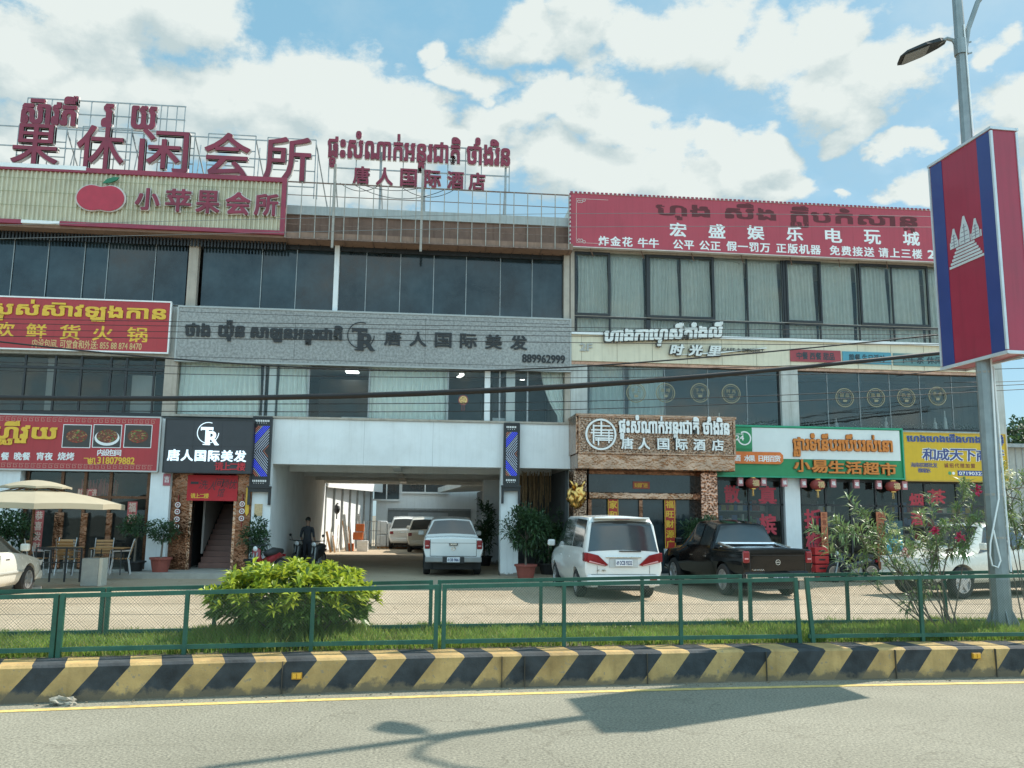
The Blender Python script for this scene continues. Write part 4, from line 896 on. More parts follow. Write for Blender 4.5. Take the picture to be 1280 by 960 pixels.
# cafe lettering on the cream band
YE = F-.125; t = thing('cafe_sign', 'white raised cafe letters slanting across the cream band', 'sign', (at(830, 430, YE).x, YE, zcb))
wl = mat('raised_white', (.72, .73, .70), .5, var=.08)
write(t, '\u17a0\u17b6\u1784\u1780\u17b6\u17a0\u17d2\u179c\u17c1\u179f\u17ba\u178f\u17b6\u17c6\u1784\u179b\u17b8', 754, 900, 410, 437, YE-.14, wl, .05, .05, halo=mat('letter_dark', (.09, .085, .08), .6), hb=.1, slant=.12, rise=.07)  # even dark edge all around the white letters
write(t, '时光里', 836, 900, 431, 445, YE-.12, wl, .045, .04, 'chars', slant=.25, wide=1.2, halo=MATS['letter_dark'], hb=.1)
a, b = at(898, 441, YE-.08), at(958, 435, YE-.08); mb = MB(); mb.prism([(at(840, 446, YE).x, YE-.1, a.z-.13), (b.x, YE-.1, b.z-.02), (b.x, YE-.1, b.z+.02), (a.x, YE-.1, a.z-.03)], (0, .05, 0)); mb.build('underline', wl, t)
write(t, 'CAFE & DESSERT', 903, 955, 435.5, 440, YE-.05, MATS['letter_dark'], .02, .005)
t = thing('floor_number', 'small grey raised 2F marking at the start of the cream band', 'sign', (at(732, 434, YE).x, YE, zcb)); write(t, '2F', 725, 740, 429.5, 438.5, YE-.02, mat('grey_letter', (.40, .40, .38), .5), .03, .012)
for s, a, b, y, m_, lb in (('中餐 西餐 甜品', 988, 1051, 437.5, mat('strip_red', (.32, .05, .06), .5), 'red menu strip on the cream band'), ('简餐 生日派对', 1053.5, 1114, 440, mat('strip_blue', (.08, .28, .36), .5), 'blue menu strip on the cream band between red and teal strips'), ('下午茶 休闲', 1117, 1186, 442.5, mat('strip_teal', (.11, .22, .22), .5), 'dark teal menu strip on the cream band beside the flag box')):
    q = rx(a, b, y, y+15, YE-.03); t = panel_sign('menu_strip', lb, q, YE-.03, .03, m_, group='coloured strips on the cream band'); write(t, s, a+8, b-8, y+3, y+12, YE-.036, mat('strip_dark', (.03, .05, .06), .6), .03)

# copper hotel entrance
YP = F-1.35; q = fz(724, 916, 521, 524, 566, 570, YP)
H = thing('hotel_entrance', 'rose-copper clad hotel entrance porch with carved side pillars', 'porch', ((q[0]+q[1])/2, YP, .12))
def carve(name, m1, sc, rough=.25):
    if name in MATS: return MATS[name]
    m = bpy.data.materials.new(name); m.use_nodes = True; nt = m.node_tree; N = nt.nodes; L = nt.links; p = N['Principled BSDF']; p.inputs['Metallic'].default_value = 1; p.inputs['Roughness'].default_value = rough
    tc = N.new('ShaderNodeTexCoord'); vo = N.new('ShaderNodeTexVoronoi'); vo.feature = 'SMOOTH_F1'; vo.inputs['Scale'].default_value = sc; L.new(tc.outputs['Object'], vo.inputs[0])
    rp = N.new('ShaderNodeValToRGB'); L.new(vo.outputs['Distance'], rp.inputs[0]); rp.color_ramp.elements[0].color = (m1[0]*.25, m1[1]*.22, m1[2]*.2, 1); rp.color_ramp.elements[0].position = .25; rp.color_ramp.elements[1].color = (*m1, 1); rp.color_ramp.elements[1].position = .6
    L.new(rp.outputs[0], p.inputs['Base Color']); b = N.new('ShaderNodeBump'); b.inputs['Strength'].default_value = .9; b.inputs['Distance'].default_value = .03; L.new(vo.outputs['Distance'], b.inputs['Height']); L.new(b.outputs[0], p.inputs['Normal']); MATS[name] = m; return m
carved = carve('carved_copper', (.42, .28, .20), 24); carved2 = carve('carved_rose', (.6, .34, .24), 16)
zf0 = Z_(820, 588, YP)
part('canopy', copper, H, (q[0]-.05, q[1]+.05, YP-.02, F, zf0, q[2]), bevel=.03); part('canopy_top', copper, H, (q[0]-.12, q[1]+.12, YP-.06, F, q[3], q[3]+.09), bevel=.02)
part('canopy_side', copper, H, (q[0]-.1, q[0], YP+.02, F, q[2], q[3]), (q[1], q[1]+.1, YP+.02, F, q[2], q[3]))
part('ceiling_panel', dark_room, H, (q[0], q[1], YP+.1, F, q[2]+.02, q[3]-.02))
pa, pb = X_(716, F-.9, 660), X_(733, F-.9, 660)
part('pillar', carved, H, (pa, pb, F-1.0, F-.1, .12, zf0-.004), bevel=.03)
pc, pd = X_(876, F-.9, 660), X_(897, F-.9, 660)
part('pillar', carved2, H, (pc, pd, F-1.0, F-.1, .12, zf0-.004), bevel=.03)
d0, d1 = X_(736, F-.4, 640), X_(875, F-.4, 640); ztr = Z_(805, 616, F-.4)
part('transom_window', glass_dark, H, (d0, d1, F-.42, F-.4, ztr, zf0-.1))
part('door_beam', copper, H, (d0-.03, d1+.03, F-.55, F-.3, ztr-.22, ztr), bevel=.03); part('door_beam', copper_dark, H, (d0, d1, F-.5, F-.3, zf0-.1, zf0-.004))
part('door', glass_dark, H, (d0, d1, F-.36, F-.34, .14, ztr-.22))
mb = MB()
for p in (737, 801, 843, 874): x = X_(p, F-.4, 660); mb.box(x-.06, x+.06, F-.45, F-.3, .13, ztr-.22)
mb.build('door_frame', copper_dark, H, bevel=.01)
mb = MB(); x = pb-.1; bmx = bmesh.new(); bmesh.ops.create_icosphere(bmx, subdivisions=4, radius=.3)
cc = at(722, 620, F-1.25)
for v in bmx.verts:
    n_ = mnoise.noise(v.co*7)*.12 + abs(mnoise.noise(v.co*15))*.08; v.co = Vector((v.co.x*.85, v.co.y*.75, v.co.z*1.15)) + v.co.normalized()*n_
mb.add([v.co+Vector((cc.x, F-1.15, cc.z)) for v in bmx.verts], [[v.index for v in f.verts] for f in bmx.faces]); bmx.free()
for dx in (-.2, .2): mb.tube([(cc.x+dx*.6, F-1.25, cc.z+.25), (cc.x+dx, F-1.3, cc.z+.42), (cc.x+dx*1.3, F-1.25, cc.z+.5)], [.05, .035, .01], 6)
mb.build('gold_head', gold, H, smooth=True)
HS = thing('hotel_sign', 'carved copper hotel signboard with white roundel and white Khmer and Chinese letters', 'sign', ((q[0]+q[1])/2, YP-.05, q[2]))
part('panel', carved, HS, (q[0], q[1], YP-.08, YP-.021, q[2]+.004, q[3]-.004)); mb = MB()
for b in ((q[0]-.04, q[1]+.04, q[3]-.04, q[3]), (q[0]-.04, q[1]+.04, q[2]-.03, q[2]+.03), (q[0]-.04, q[0]+.02, q[2]+.03, q[3]-.04), (q[1]-.02, q[1]+.04, q[2]+.03, q[3]-.04)): mb.box(b[0], b[1], YP-.11, YP-.022, b[2], b[3])
mb.build('frame', copper, HS, bevel=.012)
c = at(751, 543, YP-.12); mb = MB(); rr = .49; yy = YP-.15
mb.ring((c.x, yy, c.z), rr*.88, rr, .05, 36)
inside = lambda z: math.sqrt(max(0, (rr*.88)**2-(z-c.z)**2))
for z in (.28, .1, -.08, -.24, -.36): w = inside(c.z+z*rr); mb.box(c.x-w*(.75 if z > 0 else .45), c.x+w*.92, yy+.01, yy+.04, c.z+z*rr-.022, c.z+z*rr+.022)
mb.box(c.x-rr*.52, c.x-rr*.42, yy+.008, yy+.042, c.z-rr*.6, c.z+rr*.62); mb.box(c.x-rr*.02, c.x+rr*.08, yy+.008, yy+.042, c.z-rr*.1, c.z+rr*.85); mb.box(c.x-rr*.45, c.x+rr*.6, yy+.009, yy+.041, c.z+rr*.5, c.z+rr*.58); mb.box(c.x+rr*.48, c.x+rr*.56, yy+.008, yy+.042, c.z-rr*.55, c.z+rr*.3); mb.box(c.x-rr*.2, c.x-rr*.12, yy+.008, yy+.042, c.z-rr*.7, c.z-rr*.24)
mb.build('roundel', white_paint, HS)
write(HS, '\u1795\u17d2\u1791\u17c7\u179f\u17c6\u178e\u17b6\u1780\u17cb\u17a2\u1793\u17d2\u178f\u179a\u1787\u17b6\u178f\u17b7 \u1790\u17b6\u17c6\u1784\u179a\u17b7\u1793', 774, 911, 520.5, 550, YP-.13, white_paint, .04, .03)
for ch, a in zip('唐人国际酒店', (777, 798, 822, 845, 867, 890)): write(HS, ch, a, a+14, 547.5+(a-777)*.02, 561+(a-777)*.02, YP-.13, white_paint, .03, .025, 'line')
gE = 'red and gold couplets on the copper entrance'
for i, (s, a, b, tp, bt) in enumerate((('家和万事兴', 760, 773, 624, 690), ('福旺财源广', 831, 844, 624, 686))):
    qq = rx(a, b, tp, bt, F-.47); mb = MB(); mb.box(qq[0], qq[1], F-.475, F-.46, qq[2], qq[3], 0); hgt = (qq[3]-qq[2])/5; w = (qq[1]-qq[0])
    for k, ch in enumerate(s): lay(mb, ch, qq[0]+w*.1, qq[1]-w*.1, qq[3]-hgt*(k+.92), qq[3]-hgt*(k+.1), F-.479, .03, 0, True, 0, 1)
    mb.box(qq[0], qq[0]+.02, F-.478, F-.474, qq[2], qq[3], 1); mb.box(qq[1]-.02, qq[1], F-.478, F-.474, qq[2], qq[3], 1)
    tag(mb.build('couplet', [mat('couplet_red', (.42, .03, .02), .5), yellow_paint]), ('red couplet with gold letters on the copper door nearer the gold head', 'red couplet with gold letters on the copper door behind the black pickup')[i], 'couplet', gE)
qq = rx(791, 812, 602, 611, F-.43); t = panel_sign('door_plaque', 'small red plaque on the dark glass over the copper doors', qq, F-.44, .015, mat('plaque_red', (.35, .06, .03), .5)); write(t, '财源广进', 793, 810, 603.5, 609.5, F-.443, yellow_paint, .02, 0, 'chars')

# supermarket sign
YM = F-.3; q = fz(914, 1127.5, 531, 540, 593, 599, YM)
t = thing('supermarket_sign', 'green and white supermarket sign with orange Khmer and Chinese letters', 'sign', ((q[0]+q[1])/2, YM, q[2]))
sg = mat('sign_green', (.02, .24, .09), .45, var=.08); orange = mat('sign_orange', (.62, .20, .03), .5, var=.08)
q = (XR0+2.0, q[1], q[2], q[3]); part('panel', sg, t, (q[0], q[1], YM, YM+.28, q[2], q[3]))
wq = rx(940, 1124.5, 536.5, 574.5, YM); part('white_panel', mat('milky_white', (.68, .72, .7), .4, var=.03), t, (wq[0], wq[1], YM-.02, YM, wq[2], wq[3]))
part('trim', mat('green_trim', (.02, .30, .16), .4), t, (q[0], q[1], YM-.05, YM+.1, q[3], q[3]+.06), (q[0], q[1], YM-.05, YM+.1, q[2]-.05, q[2]), (q[1], q[1]+.05, YM-.05, YM+.1, q[2]-.05, q[3]+.06))
lq = rx(915, 940, 534.5, 561, YM-.03); mb = MB(); mb.box(lq[0], lq[1], YM-.03, YM-.001, lq[2], lq[3]); cx, cz = (lq[0]+lq[1])/2+.08, (lq[2]+lq[3])/2
for k in range(26):
    a0 = R(120)-k*R(290)/26; a1 = a0-R(290)/26; P_ = lambda a, r: (cx+r*math.cos(a), YM-.036, cz+r*math.sin(a)); mb.prism([P_(a0, .19), P_(a1, .19), P_(a1, .235), P_(a0, .235)], (0, .005, 0), 1)
lay(mb, '24', cx-.30, cx-.02, cz-.07, cz+.09, YM-.038, .04, 0, mi=1); lay(mb, 'HOURS', cx-.27, cx-.03, cz+.11, cz+.16, YM-.038, .03, 0, mi=1); mb.build('clock_badge', [sg, white_paint], t)
oq = rx(884, 979, 564.5, 579.5, YM-.06); mb = MB(); rr = (oq[3]-oq[2])/2; cz = (oq[2]+oq[3])/2
pts = [(oq[0], YM-.06, oq[2]), (oq[1]-rr*.5, YM-.06, oq[2]), (oq[1], YM-.06, cz-rr*.5), (oq[1], YM-.06, cz+rr*.5), (oq[1]-rr*.5, YM-.06, oq[3]), (oq[0], YM-.06, oq[3])]; mb.prism(pts, (0, .055, 0)); mb.build('capsule', mat('capsule_orange', (.68, .16, .02), .4), t)
for s, a, b in (('烟酒', 903, 926), ('水果', 930, 944), ('日用百货', 947, 976)): write(t, s, a, b, 568+(a-903)*.02, 576.5+(a-903)*.02, YM-.064, white_paint, .03, 0, 'chars')
halo_o = mat('orange_edge', (.33, .13, .05), .5)
write(t, '\u1795\u17d2\u179f\u17b6\u179a\u1791\u17c6\u1793\u17be\u1794\u179a\u1794\u17c0\u1794\u179a\u179f\u17cb\u1793\u17c5', 992, 1115, 543, 571, YM-.06, orange, .035, .025, halo=halo_o, hb=.06)
for ch, i in zip('小易生活超市', range(6)): a = 993+21.6*i; write(t, ch, a, a+19, 574.5+.9*i, 589.5+.9*i, YM-.06, orange, .035, .025, 'line', halo=halo_o, hb=.06)
# yellow tobacco shop sign
q = fz(1129, 1259, 539, 545, 600, 603, YM); q = (q[0]+.03, q[1]-.02, q[2], q[3])
t = panel_sign('tobacco_sign', 'yellow shop sign with blue Khmer line and brushed white-edged Chinese characters', q, YM, .2, mat('warm_yellow', (.62, .40, .015), .5, var=.06, streak=.15), frame=mat('yellow_trim', (.5, .32, .05), .5), fw=.04)
blue_l = mat('letter_blue', (.05, .07, .22), .5)
write(t, '\u17a0\u17c1\u1784\u17a0\u17c1\u1784\u1792\u17c0\u1784\u17a0\u17b6\u1784\u179b\u1780\u17cb\u178a\u17bb\u17c6', 1134, 1254, 542.5, 555.5, YM-.02, blue_l, .02, .01, halo=mat('letter_sky', (.3, .38, .5), .5), hb=.06)
for ch, a in zip('和成天下商行', (1153, 1170, 1187, 1203, 1220, 1238)): write(t, ch, a, a+16, 560.5+(a-1153)*.02, 575+(a-1153)*.02, YM-.02, blue_l, .02, .008, 'line', halo=white_paint, hb=.085, slant=.08)
write(t, '海南槟榔批发', 1138, 1172, 578, 584.5, YM-.005, blue_l, .02, 0, 'chars', wide=1); write(t, '香烟酒水', 1147, 1164, 585, 591, YM-.005, blue_l, .02, 0, 'chars', wide=1); write(t, '诚招代理加盟', 1180, 1219, 579, 585, YM-.005, mat('letter_maroon', (.2, .03, .03), .5), .02, 0, 'chars', wide=1); write(t, '批发', 1240, 1251, 581, 587, YM-.005, MATS['letter_maroon'], .02, 0, 'chars')
bq = rx(1197, 1240, 588.5, 595, YM); part('number_box', mat('number_blue', (.03, .06, .25), .5), t, (bq[0], bq[1], YM-.006, YM, bq[2], bq[3])); write(t, '0719032218', 1199, 1238, 589.8, 594, YM-.011, white_paint, .03)
mb = MB(); c = at(1189, 591.5, YM); mb.disc((c.x-.05, YM-.006, c.z), .06, .005, 16, 0); mb.disc((c.x+.08, YM-.006, c.z), .05, .005, 16, 1); mb.build('app_icon', [MATS['goods_green'], white_paint], t)

# salon entrance banner, lantern strips, LED sconces
qq = rx(234, 297, 594, 626, F-.06); t = panel_sign('red_banner', 'red cloth banner with black brushwork hung over the stair entrance', qq, F-.06, .02, mat('banner_red', (.45, .012, .02), .6, var=.08))
for ch, a, y, w in (('一', 238, 602, 10), ('洗', 248, 600, 11), ('人', 260, 602, 9), ('间', 268, 598, 10), ('烦', 276, 599, 9), ('忧', 285, 600, 10), ('馆', 271, 610, 8)): write(t, ch, a, a+w, y, y+(3 if ch == '一' else 11), F-.065, black_paint, .0, 0, 'line', slant=.2)
write(t, '请上二楼', 238, 261, 616.5, 623, F-.065, yellow_paint, .03, 0, 'chars', wide=.95)
qq = rx(204, 213, 592, 607, F-.27); t = panel_sign('door_card', 'small faded red card hung on the white column beside the salon', qq, F-.28, .02, mat('card_red', (.4, .12, .14), .6)); write(t, '吉', 205.5, 211.5, 595, 603, F-.285, white_paint, .02)
mb_ = [mat('strip_red_deep', (.25, .03, .02), .6), white_paint]
for k, (p, ys, lb) in enumerate(((222.5, (631, 639.5, 649, 658), 'strip of four round red and white charms on the pillar beside the white column'), (303, (630, 639, 648), 'strip of three round red and white charms on the stair pillar by the passage'))):
    mb = MB(); c0 = at(p, ys[0], F-.05); c1 = at(p, ys[-1], F-.05); mb.box(c0.x-.015, c0.x+.015, F-.06, F-.04, c1.z-.25, c0.z+.3, 0)
    for y in ys: c = at(p, y, F-.07); mb.disc((c0.x, F-.07, c.z), .085, .03, 20, 0); mb.ring((c0.x, F-.076, c.z), .058, .082, .01, 20, 1); mb.box(c0.x-.02, c0.x+.02, F-.076, F-.07, c.z-.02, c.z+.02, 1)
    tag(mb.build('charm_strip', mb_), lb, 'charm', 'charm strips at the stair entrance')
mb = MB(); qq = rx(307, 311.5, 611, 641, F-.04); mb.box(qq[0], qq[1], F-.05, F-.03, qq[2], qq[3]); mb.prism([(qq[0], F-.05, qq[3]), (qq[1], F-.05, qq[3]), ((qq[0]+qq[1])/2, F-.05, qq[3]+.12)], (0, .02, 0)); mb.prism([(qq[0], F-.05, qq[2]), (qq[1], F-.05, qq[2]), ((qq[0]+qq[1])/2, F-.05, qq[2]-.1)], (0, .02, 0))
tag(mb.build('pennant', yellow_paint), 'narrow yellow pennant hanging at the edge of the stair entrance', 'pennant')
led = [mat('led_blue', (.04, .06, .9), .5, emit=.7, ecol=(.05, .09, .85)), mat('led_pale', (.5, .6, .75), .5, emit=.35), mat('led_orange', (.6, .2, .12), .5, emit=.3)]
for k, (a, b) in enumerate(((315, 337.5), (630.5, 648.5))):
    y0 = 522 if k == 0 else 530; YL = F-.2; qq = rx(a, b, y0, y0+(84 if k == 0 else 75), YL); x0, x1, z0, z1_ = qq; xm = (x0+x1)/2
    t = thing('sconce', ('black wall sconce with blue light stripes on the pillar beside the salon sign', 'black wall sconce with blue light stripes on the column beside the potted tree')[k], 'wall lamp', (xm, YL, z0), group='striped wall sconces')
    part('housing', black_metal, t, (x0, x1, YL, F, z0, z1_), bevel=.01)
    part('rim', black_metal, t, (x0-.03, x0+.03, YL-.03, YL+.1, z0, z1_), (x1-.03, x1+.03, YL-.03, YL+.1, z0, z1_), (x0-.02, x1+.02, YL-.028, YL+.1, z0-.04, z0+.02), (x0-.02, x1+.02, YL-.028, YL+.1, z1_-.02, z1_+.04))
    part('bracket', black_metal, t, (x0-.08, x1+.08, YL-.02, F, z0-.1, z0-.042), (x0-.07, x0-.0, YL+.05, F, z0-.62, z0-.1), (x1, x1+.07, YL+.05, F, z0-.62, z0-.1), (x0-.02, x1+.02, YL+.03, F, z0-.22, z0-.1))
    mb = MB(); zz0, zz1 = z0+.26, z1_-.26; zc = (zz0+zz1)/2; xa, xb = x0+.05, x1-.05; sl_ = 1.25*(xb-xa)
    def stripe(o, sg, mi, w):
        xs_ = xa+(xb-xa)*max(0, -o)/sl_; za, zb_ = zc+sg*max(o, .002), zc+sg*(o+sl_); lim = zz1 if sg > 0 else zz0; xe = xb
        if sg*(zb_-lim) > 0:
            f_ = (lim-za)/(zb_-za)
            if f_ < .08: return
            xe = xs_+(xb-xs_)*f_; zb_ = lim
        mb.bar((xs_, YL-.008, za), (xe, YL-.008, zb_), w, .008, mi, up=Vector((0, 1, 0)))
    for sg in (1, -1):
        for o, mi, w in ((-.38, 2, .007), (-.29, 1, .008), (-.2, 1, .009), (-.11, 1, .010), (-.02, 1, .010), (.07, 1, .010), (.14, 1, .008), (.22, 0, .013), (.29, 0, .013), (.36, 0, .013), (.43, 0, .013), (.50, 1, .008), (.57, 2, .011), (.64, 2, .010)): stripe(o, sg, mi, w)
    mb.build('light_stripes', led, t)
    mb = MB()
    for zt in (z0+.09, z1_-.13):
        x = x0+.06
        while x < x1-.08: mb.box(x, x+.035, YL-.006, YL, zt, zt+.06); x += .055
        x = x0+.1
        while x < x1-.1: mb.box(x, x+.02, YL-.006, YL, zt-.05, zt-.03); x += .07
    mb.build('letter_row', white_paint, t)
c = at(322, 636, F-.01); qq = rx(318, 328, 630, 645, F-.01); t = panel_sign('brass_plaque', 'small brass plaque on the white pillar under the striped sconce', qq, F-.02, .02, mat('brass', (.5, .38, .22), .4, .5, var=.3, scale=20))

# red paper lettering and posters on the restaurant glass
pr = mat('paper_red', (.42, .09, .08), .6, var=.15)
for s, a, b, tp, bt, lb in (('恭喜发财', 40, 52, 638, 690, 'long faded red couplet on the restaurant glass behind the parasol'), ('福到', 158, 170, 627, 655, 'short red couplet on the restaurant glass beside the white column'), ('财源广进', 96, 120, 611, 620.5, 'small red paper banner on the restaurant glass above the doors')):
    qq = rx(a, b, tp, bt, F+.02); t = panel_sign('paper_banner', lb, qq, F+.085, .01, pr, group='red papers on the restaurant glass')
    mb = MB(); n = len(s); x0, x1, z0, z1_ = qq
    for i, ch in enumerate(s):
        if bt-tp > 15: h = (z1_-z0)/n; lay(mb, ch, x0+.03, x1-.03, z1_-h*(i+.95), z1_-h*(i+.05), F+.08, .02, 0, True)
        else: w = (x1-x0)/n; lay(mb, ch, x0+w*i, x0+w*(i+1), z0, z1_, F+.08, .02, 0, True)
    mb.build('lettering', mat('paper_cream', (.6, .45, .35), .6), t)
mb = MB()
for i in range(60):
    x = random.uniform(X_(96, F, 620), X_(141, F, 620)); mb.bar((x, F+.25+random.random()*.2, 2.9-random.random()*.25), (x, F+.3, 2.35+random.random()*.1), .03, .02, random.randrange(2))
tag(mb.build('festoon', [pr, copper_dark]), 'red and copper festoon hung inside the restaurant above the doors', 'decoration')
wr = mat('window_red', (.42, .03, .05), .5)
for s, a, b, tp, bt, lb in (('散', 906, 924, 607, 628, 'dim red character on the supermarket glass beside the copper pillar'), ('真', 949, 970, 608, 631, 'bright red character on the supermarket glass above the black pickup'), ('槟', 950, 970, 643, 668, 'red character on the supermarket glass just over the pickup roof'), ('折', 1006, 1026, 637, 660, 'red character on the glass right of the supermarket column'),
    ('榔', 1008, 1028, 666, 688, 'lower red character on the glass right of the supermarket column'), ('烟', 1137, 1154, 617, 634, 'red character on the tobacco shop glass, nearest the supermarket'), ('酒', 1139, 1153, 641, 656, 'lower red character on the tobacco shop glass behind the oleander'), ('茶', 1160, 1182, 612, 630, 'red character on the tobacco shop glass beneath the phone number')):
    t = thing('window_character', lb, 'window lettering', (at(a, tp, F+.09).x, F+.09, 1), group='red characters on the shop glass'); write(t, s, a, b, tp, bt, F+.094, wr, .035, 0, 'line')
# ------------------------------------------------------------------ paper lanterns over the supermarket front
ln = thing('paper_lantern', 'red ribbed lantern hung under the supermarket sign, nearest the copper pillar', 'lantern', (at(941, 604, F-.25).x, F-.25, at(941, 604, F-.25).z), group='red lanterns under the supermarket sign')
lr = mat('lantern_red', (.30, .05, .04), .6, var=.1); mb = MB()
mb.lathe([(.09, -.17), (.2, -.12), (.255, 0), (.2, .12), (.09, .17)], n=20); mb.build('lantern_body', lr, ln, local=True, smooth=True)
mb = MB(); mb.lathe([(.1, .165), (.1, .2)], n=14); mb.lathe([(.1, -.2), (.1, -.165)], n=14); mb.tube([(0, 0, .2), (0, 0, .42)], .008, 5); mb.build('cap', gold, ln, local=True)
mb = MB(); [mb.tube([(.02*math.cos(a), .02*math.sin(a), -.2), (.035*math.cos(a), .035*math.sin(a), -.42)], .006, 4) for a in (0, 1.05, 2.1, 3.14, 4.2, 5.2)]; mb.build('tassel', gold, ln, local=True)
mb = MB(); lay(mb, '福', -.11, .11, -.1, .1, -.262, .03, 0); mb.build('lettering', mat('lantern_gold', (.6, .42, .2), .5), ln, local=True)
for p, y, lb in ((1022, 606, 'red ribbed lantern hung over the glass just right of the supermarket column'), (1116, 608, 'red ribbed lantern hung at the end of the supermarket sign by the yellow sign')):
    c = copy_tree(ln); c.location = (at(p, y, F-.25).x, F-.25, at(p, y, F-.25).z); c['label'] = lb
first = None
for i, (p, y) in enumerate(((925, 602), (954, 602), (980, 603), (1004, 604), (1041, 604), (1070, 605), (1098, 606), (1130, 607))):
    c = at(p, y, F-.22)
    if first is None:
        first = thing('lantern_box', '', 'lantern', c); mb = MB(); mb.box(-.09, .09, -.06, .06, -.14, .14); mb.build('paper_box', mat('box_pink', (.42, .16, .17), .6), first, local=True); mb = MB(); lay(mb, '福', -.06, .06, -.07, .06, -.064, .03, 0); mb.build('lettering', white_paint, first, local=True); o = first
    else: o = copy_tree(first); o.location = (c.x, F-.22, c.z)
    tag(o, f'small pink paper box under the supermarket sign, {words[i]} from the copper pillar', 'lantern', 'pink paper boxes under the supermarket sign')
# leaning blue poster stand and orange couplets by the supermarket door
t = thing('poster_stand', 'dark and turquoise poster board standing by the supermarket door', 'poster', (X_(1119, F-.5, 690), F-.5, .12)); qq = rx(1107, 1129, 651, 690, F-.5)
part('board', mat('poster_dark', (.03, .08, .09), .5), t, (qq[0], qq[1], F-.5, F-.46, .14, qq[3])); bz = qq[2]+(qq[3]-qq[2])*.42
part('lower_panel', mat('poster_blue', (.04, .32, .42), .5), t, (qq[0]+.03, qq[1]-.03, F-.506, F-.5, qq[2]-.2, bz)); write(t, '啤酒饮料', 1110, 1126, 661, 668, F-.506, mat('poster_yellow', (.55, .5, .2), .5), .03, 0, 'chars', wide=1); mb = MB(); xm = (qq[0]+qq[1])/2
mb.box(xm-.12, xm+.12, F-.512, F-.507, qq[2]-.02, bz-.14); mb.build('can_picture', mat('poster_can', (.03, .07, .09), .4), t); write(t, '冰', 1114, 1122, 653, 659, F-.506, MATS['poster_yellow'], .03)
for i, (a, b, tp, bt) in enumerate(((1027, 1035, 640, 692), (1097, 1109, 640, 712))):
    qq = rx(a, b, tp, bt, F-.06); t = panel_sign('door_couplet', ('orange couplet on the supermarket door frame behind the left oleander branches', 'orange couplet on the supermarket door frame beside the turquoise poster')[i], qq, F-.06, .03, mat('couplet_orange', (.5, .16, .07), .55, var=.2, scale=8), group='orange couplets at the supermarket door'); mb = MB(); n = 6; h = (qq[3]-qq[2])/n
    for k, ch in enumerate('生意兴隆通四'): lay(mb, ch, qq[0]+.03, qq[1]-.03, qq[3]-h*(k+.92), qq[3]-h*(k+.1), F-.064, .02, 0, True) if k < n else None
    mb.build('lettering', mat('couplet_ink', (.25, .05, .02), .6), t)

# ------------------------------------------------------------------ vehicles
def lerp(a, b, t): return a+(b-a)*t
class Car:
    def __init__(s, st): s.st = st
    def ring(s, k):
        y, zb, zs, zt, wl, ws, wt = s.st[k]; wm = max(wl, ws)+.025; cr = .03 if zt > zs+.2 else .025
        h = [(wl*.9, zb), (wl, zb+.10), (wm, zb+(zs-zb)*.55), (ws, zs), (wt, max(zt-.07, zs+.004)), (wt-(.13 if zt > zs+.25 or y > 1 else .045), zt-(0 if zt > zs+.25 or y > 1 else .012)), (0, zt+cr)]
        return [Vector((x, y, z)) for x, z in h] + [Vector((-x, y, z)) for x, z in h[-2::-1]]
    def S(s, t, q):
        k = min(int(t), len(s.st)-2); f = t-k; A, B = s.ring(k), s.ring(k+1); j = min(int(q), 11); g = q-j
        def cr(P):
            p0, p1, p2, p3 = P[max(j-1, 0)], P[j], P[j+1], P[min(j+2, 12)]
            lin = p1.lerp(p2, g); c = .5*((2*p1)+(p2-p0)*g+(2*p0-5*p1+4*p2-p3)*g*g+(3*p1-p0-3*p2+p3)*g**3); return lin.lerp(c, .55)
        return cr(A).lerp(cr(B), f)
    def N(s, t, q):
        a = s.S(min(t+.02, len(s.st)-1.001), q)-s.S(max(t-.02, 0), q); b = s.S(t, min(q+.02, 11.99))-s.S(t, max(q-.02, 0)); n = b.cross(a)
        p = s.S(t, q); 
        n.normalize()
        if n.dot(p-Vector((0, p.y, .7))) < 0: n = -n
        return n
    def body(s):
        mb = MB(); ns = 4; nq = 36; T = [k+f/ns for k in range(len(s.st)-1) for f in range(ns)]+[len(s.st)-1]; Q = [12*i/nq for i in range(nq+1)]
        vs = [s.S(min(t, len(s.st)-1.0001), q) for t in T for q in Q]; m = nq+1; fs = []
        for i in range(len(T)-1):
            for j in range(nq): fs.append((i*m+j, i*m+j+1, (i+1)*m+j+1, (i+1)*m+j))
            fs.append((i*m+nq, i*m, (i+1)*m, (i+1)*m+nq))
        fs.append(tuple(range(m))); fs.append(tuple((len(T)-1)*m+j for j in range(m))[::-1]); return mb.add(vs, fs)
    def patch(s, mb, t0, t1, q0, q1, off=.006, n=8, t0b=None, t1b=None):     # t0b/t1b: slanted ends at q1
        t0b = t0 if t0b is None else t0b; t1b = t1 if t1b is None else t1b; vs = []
        for i in range(n+1):
            for j in range(n+1):
                v = j/n; t = lerp(lerp(t0, t0b, v), lerp(t1, t1b, v), i/n); q = lerp(q0, q1, v); vs.append(s.S(t, q)+s.N(t, q)*off)
        mb.add(vs, [(i*(n+1)+j, i*(n+1)+j+1, (i+1)*(n+1)+j+1, (i+1)*(n+1)+j) for i in range(n) for j in range(n)])
car_glass = mat('car_glass', (.03, .038, .04), .03, var=.1, spec=.7, coat=.4)
tail_red = mat('tail_lamp_red', (.22, .008, .014), .12, var=.15, coat=.6); lamp_clear = mat('lamp_clear', (.6, .62, .62), .1, coat=.5); chrome = mat('chrome', (.75, .76, .77), .12, 1, var=.05)
plate_m = mat('plate_white', (.68, .70, .72), .5); grey_trim = mat('grey_bumper', (.24, .24, .23), .55); black_trim = mat('black_trim', (.02, .02, .02), .6)
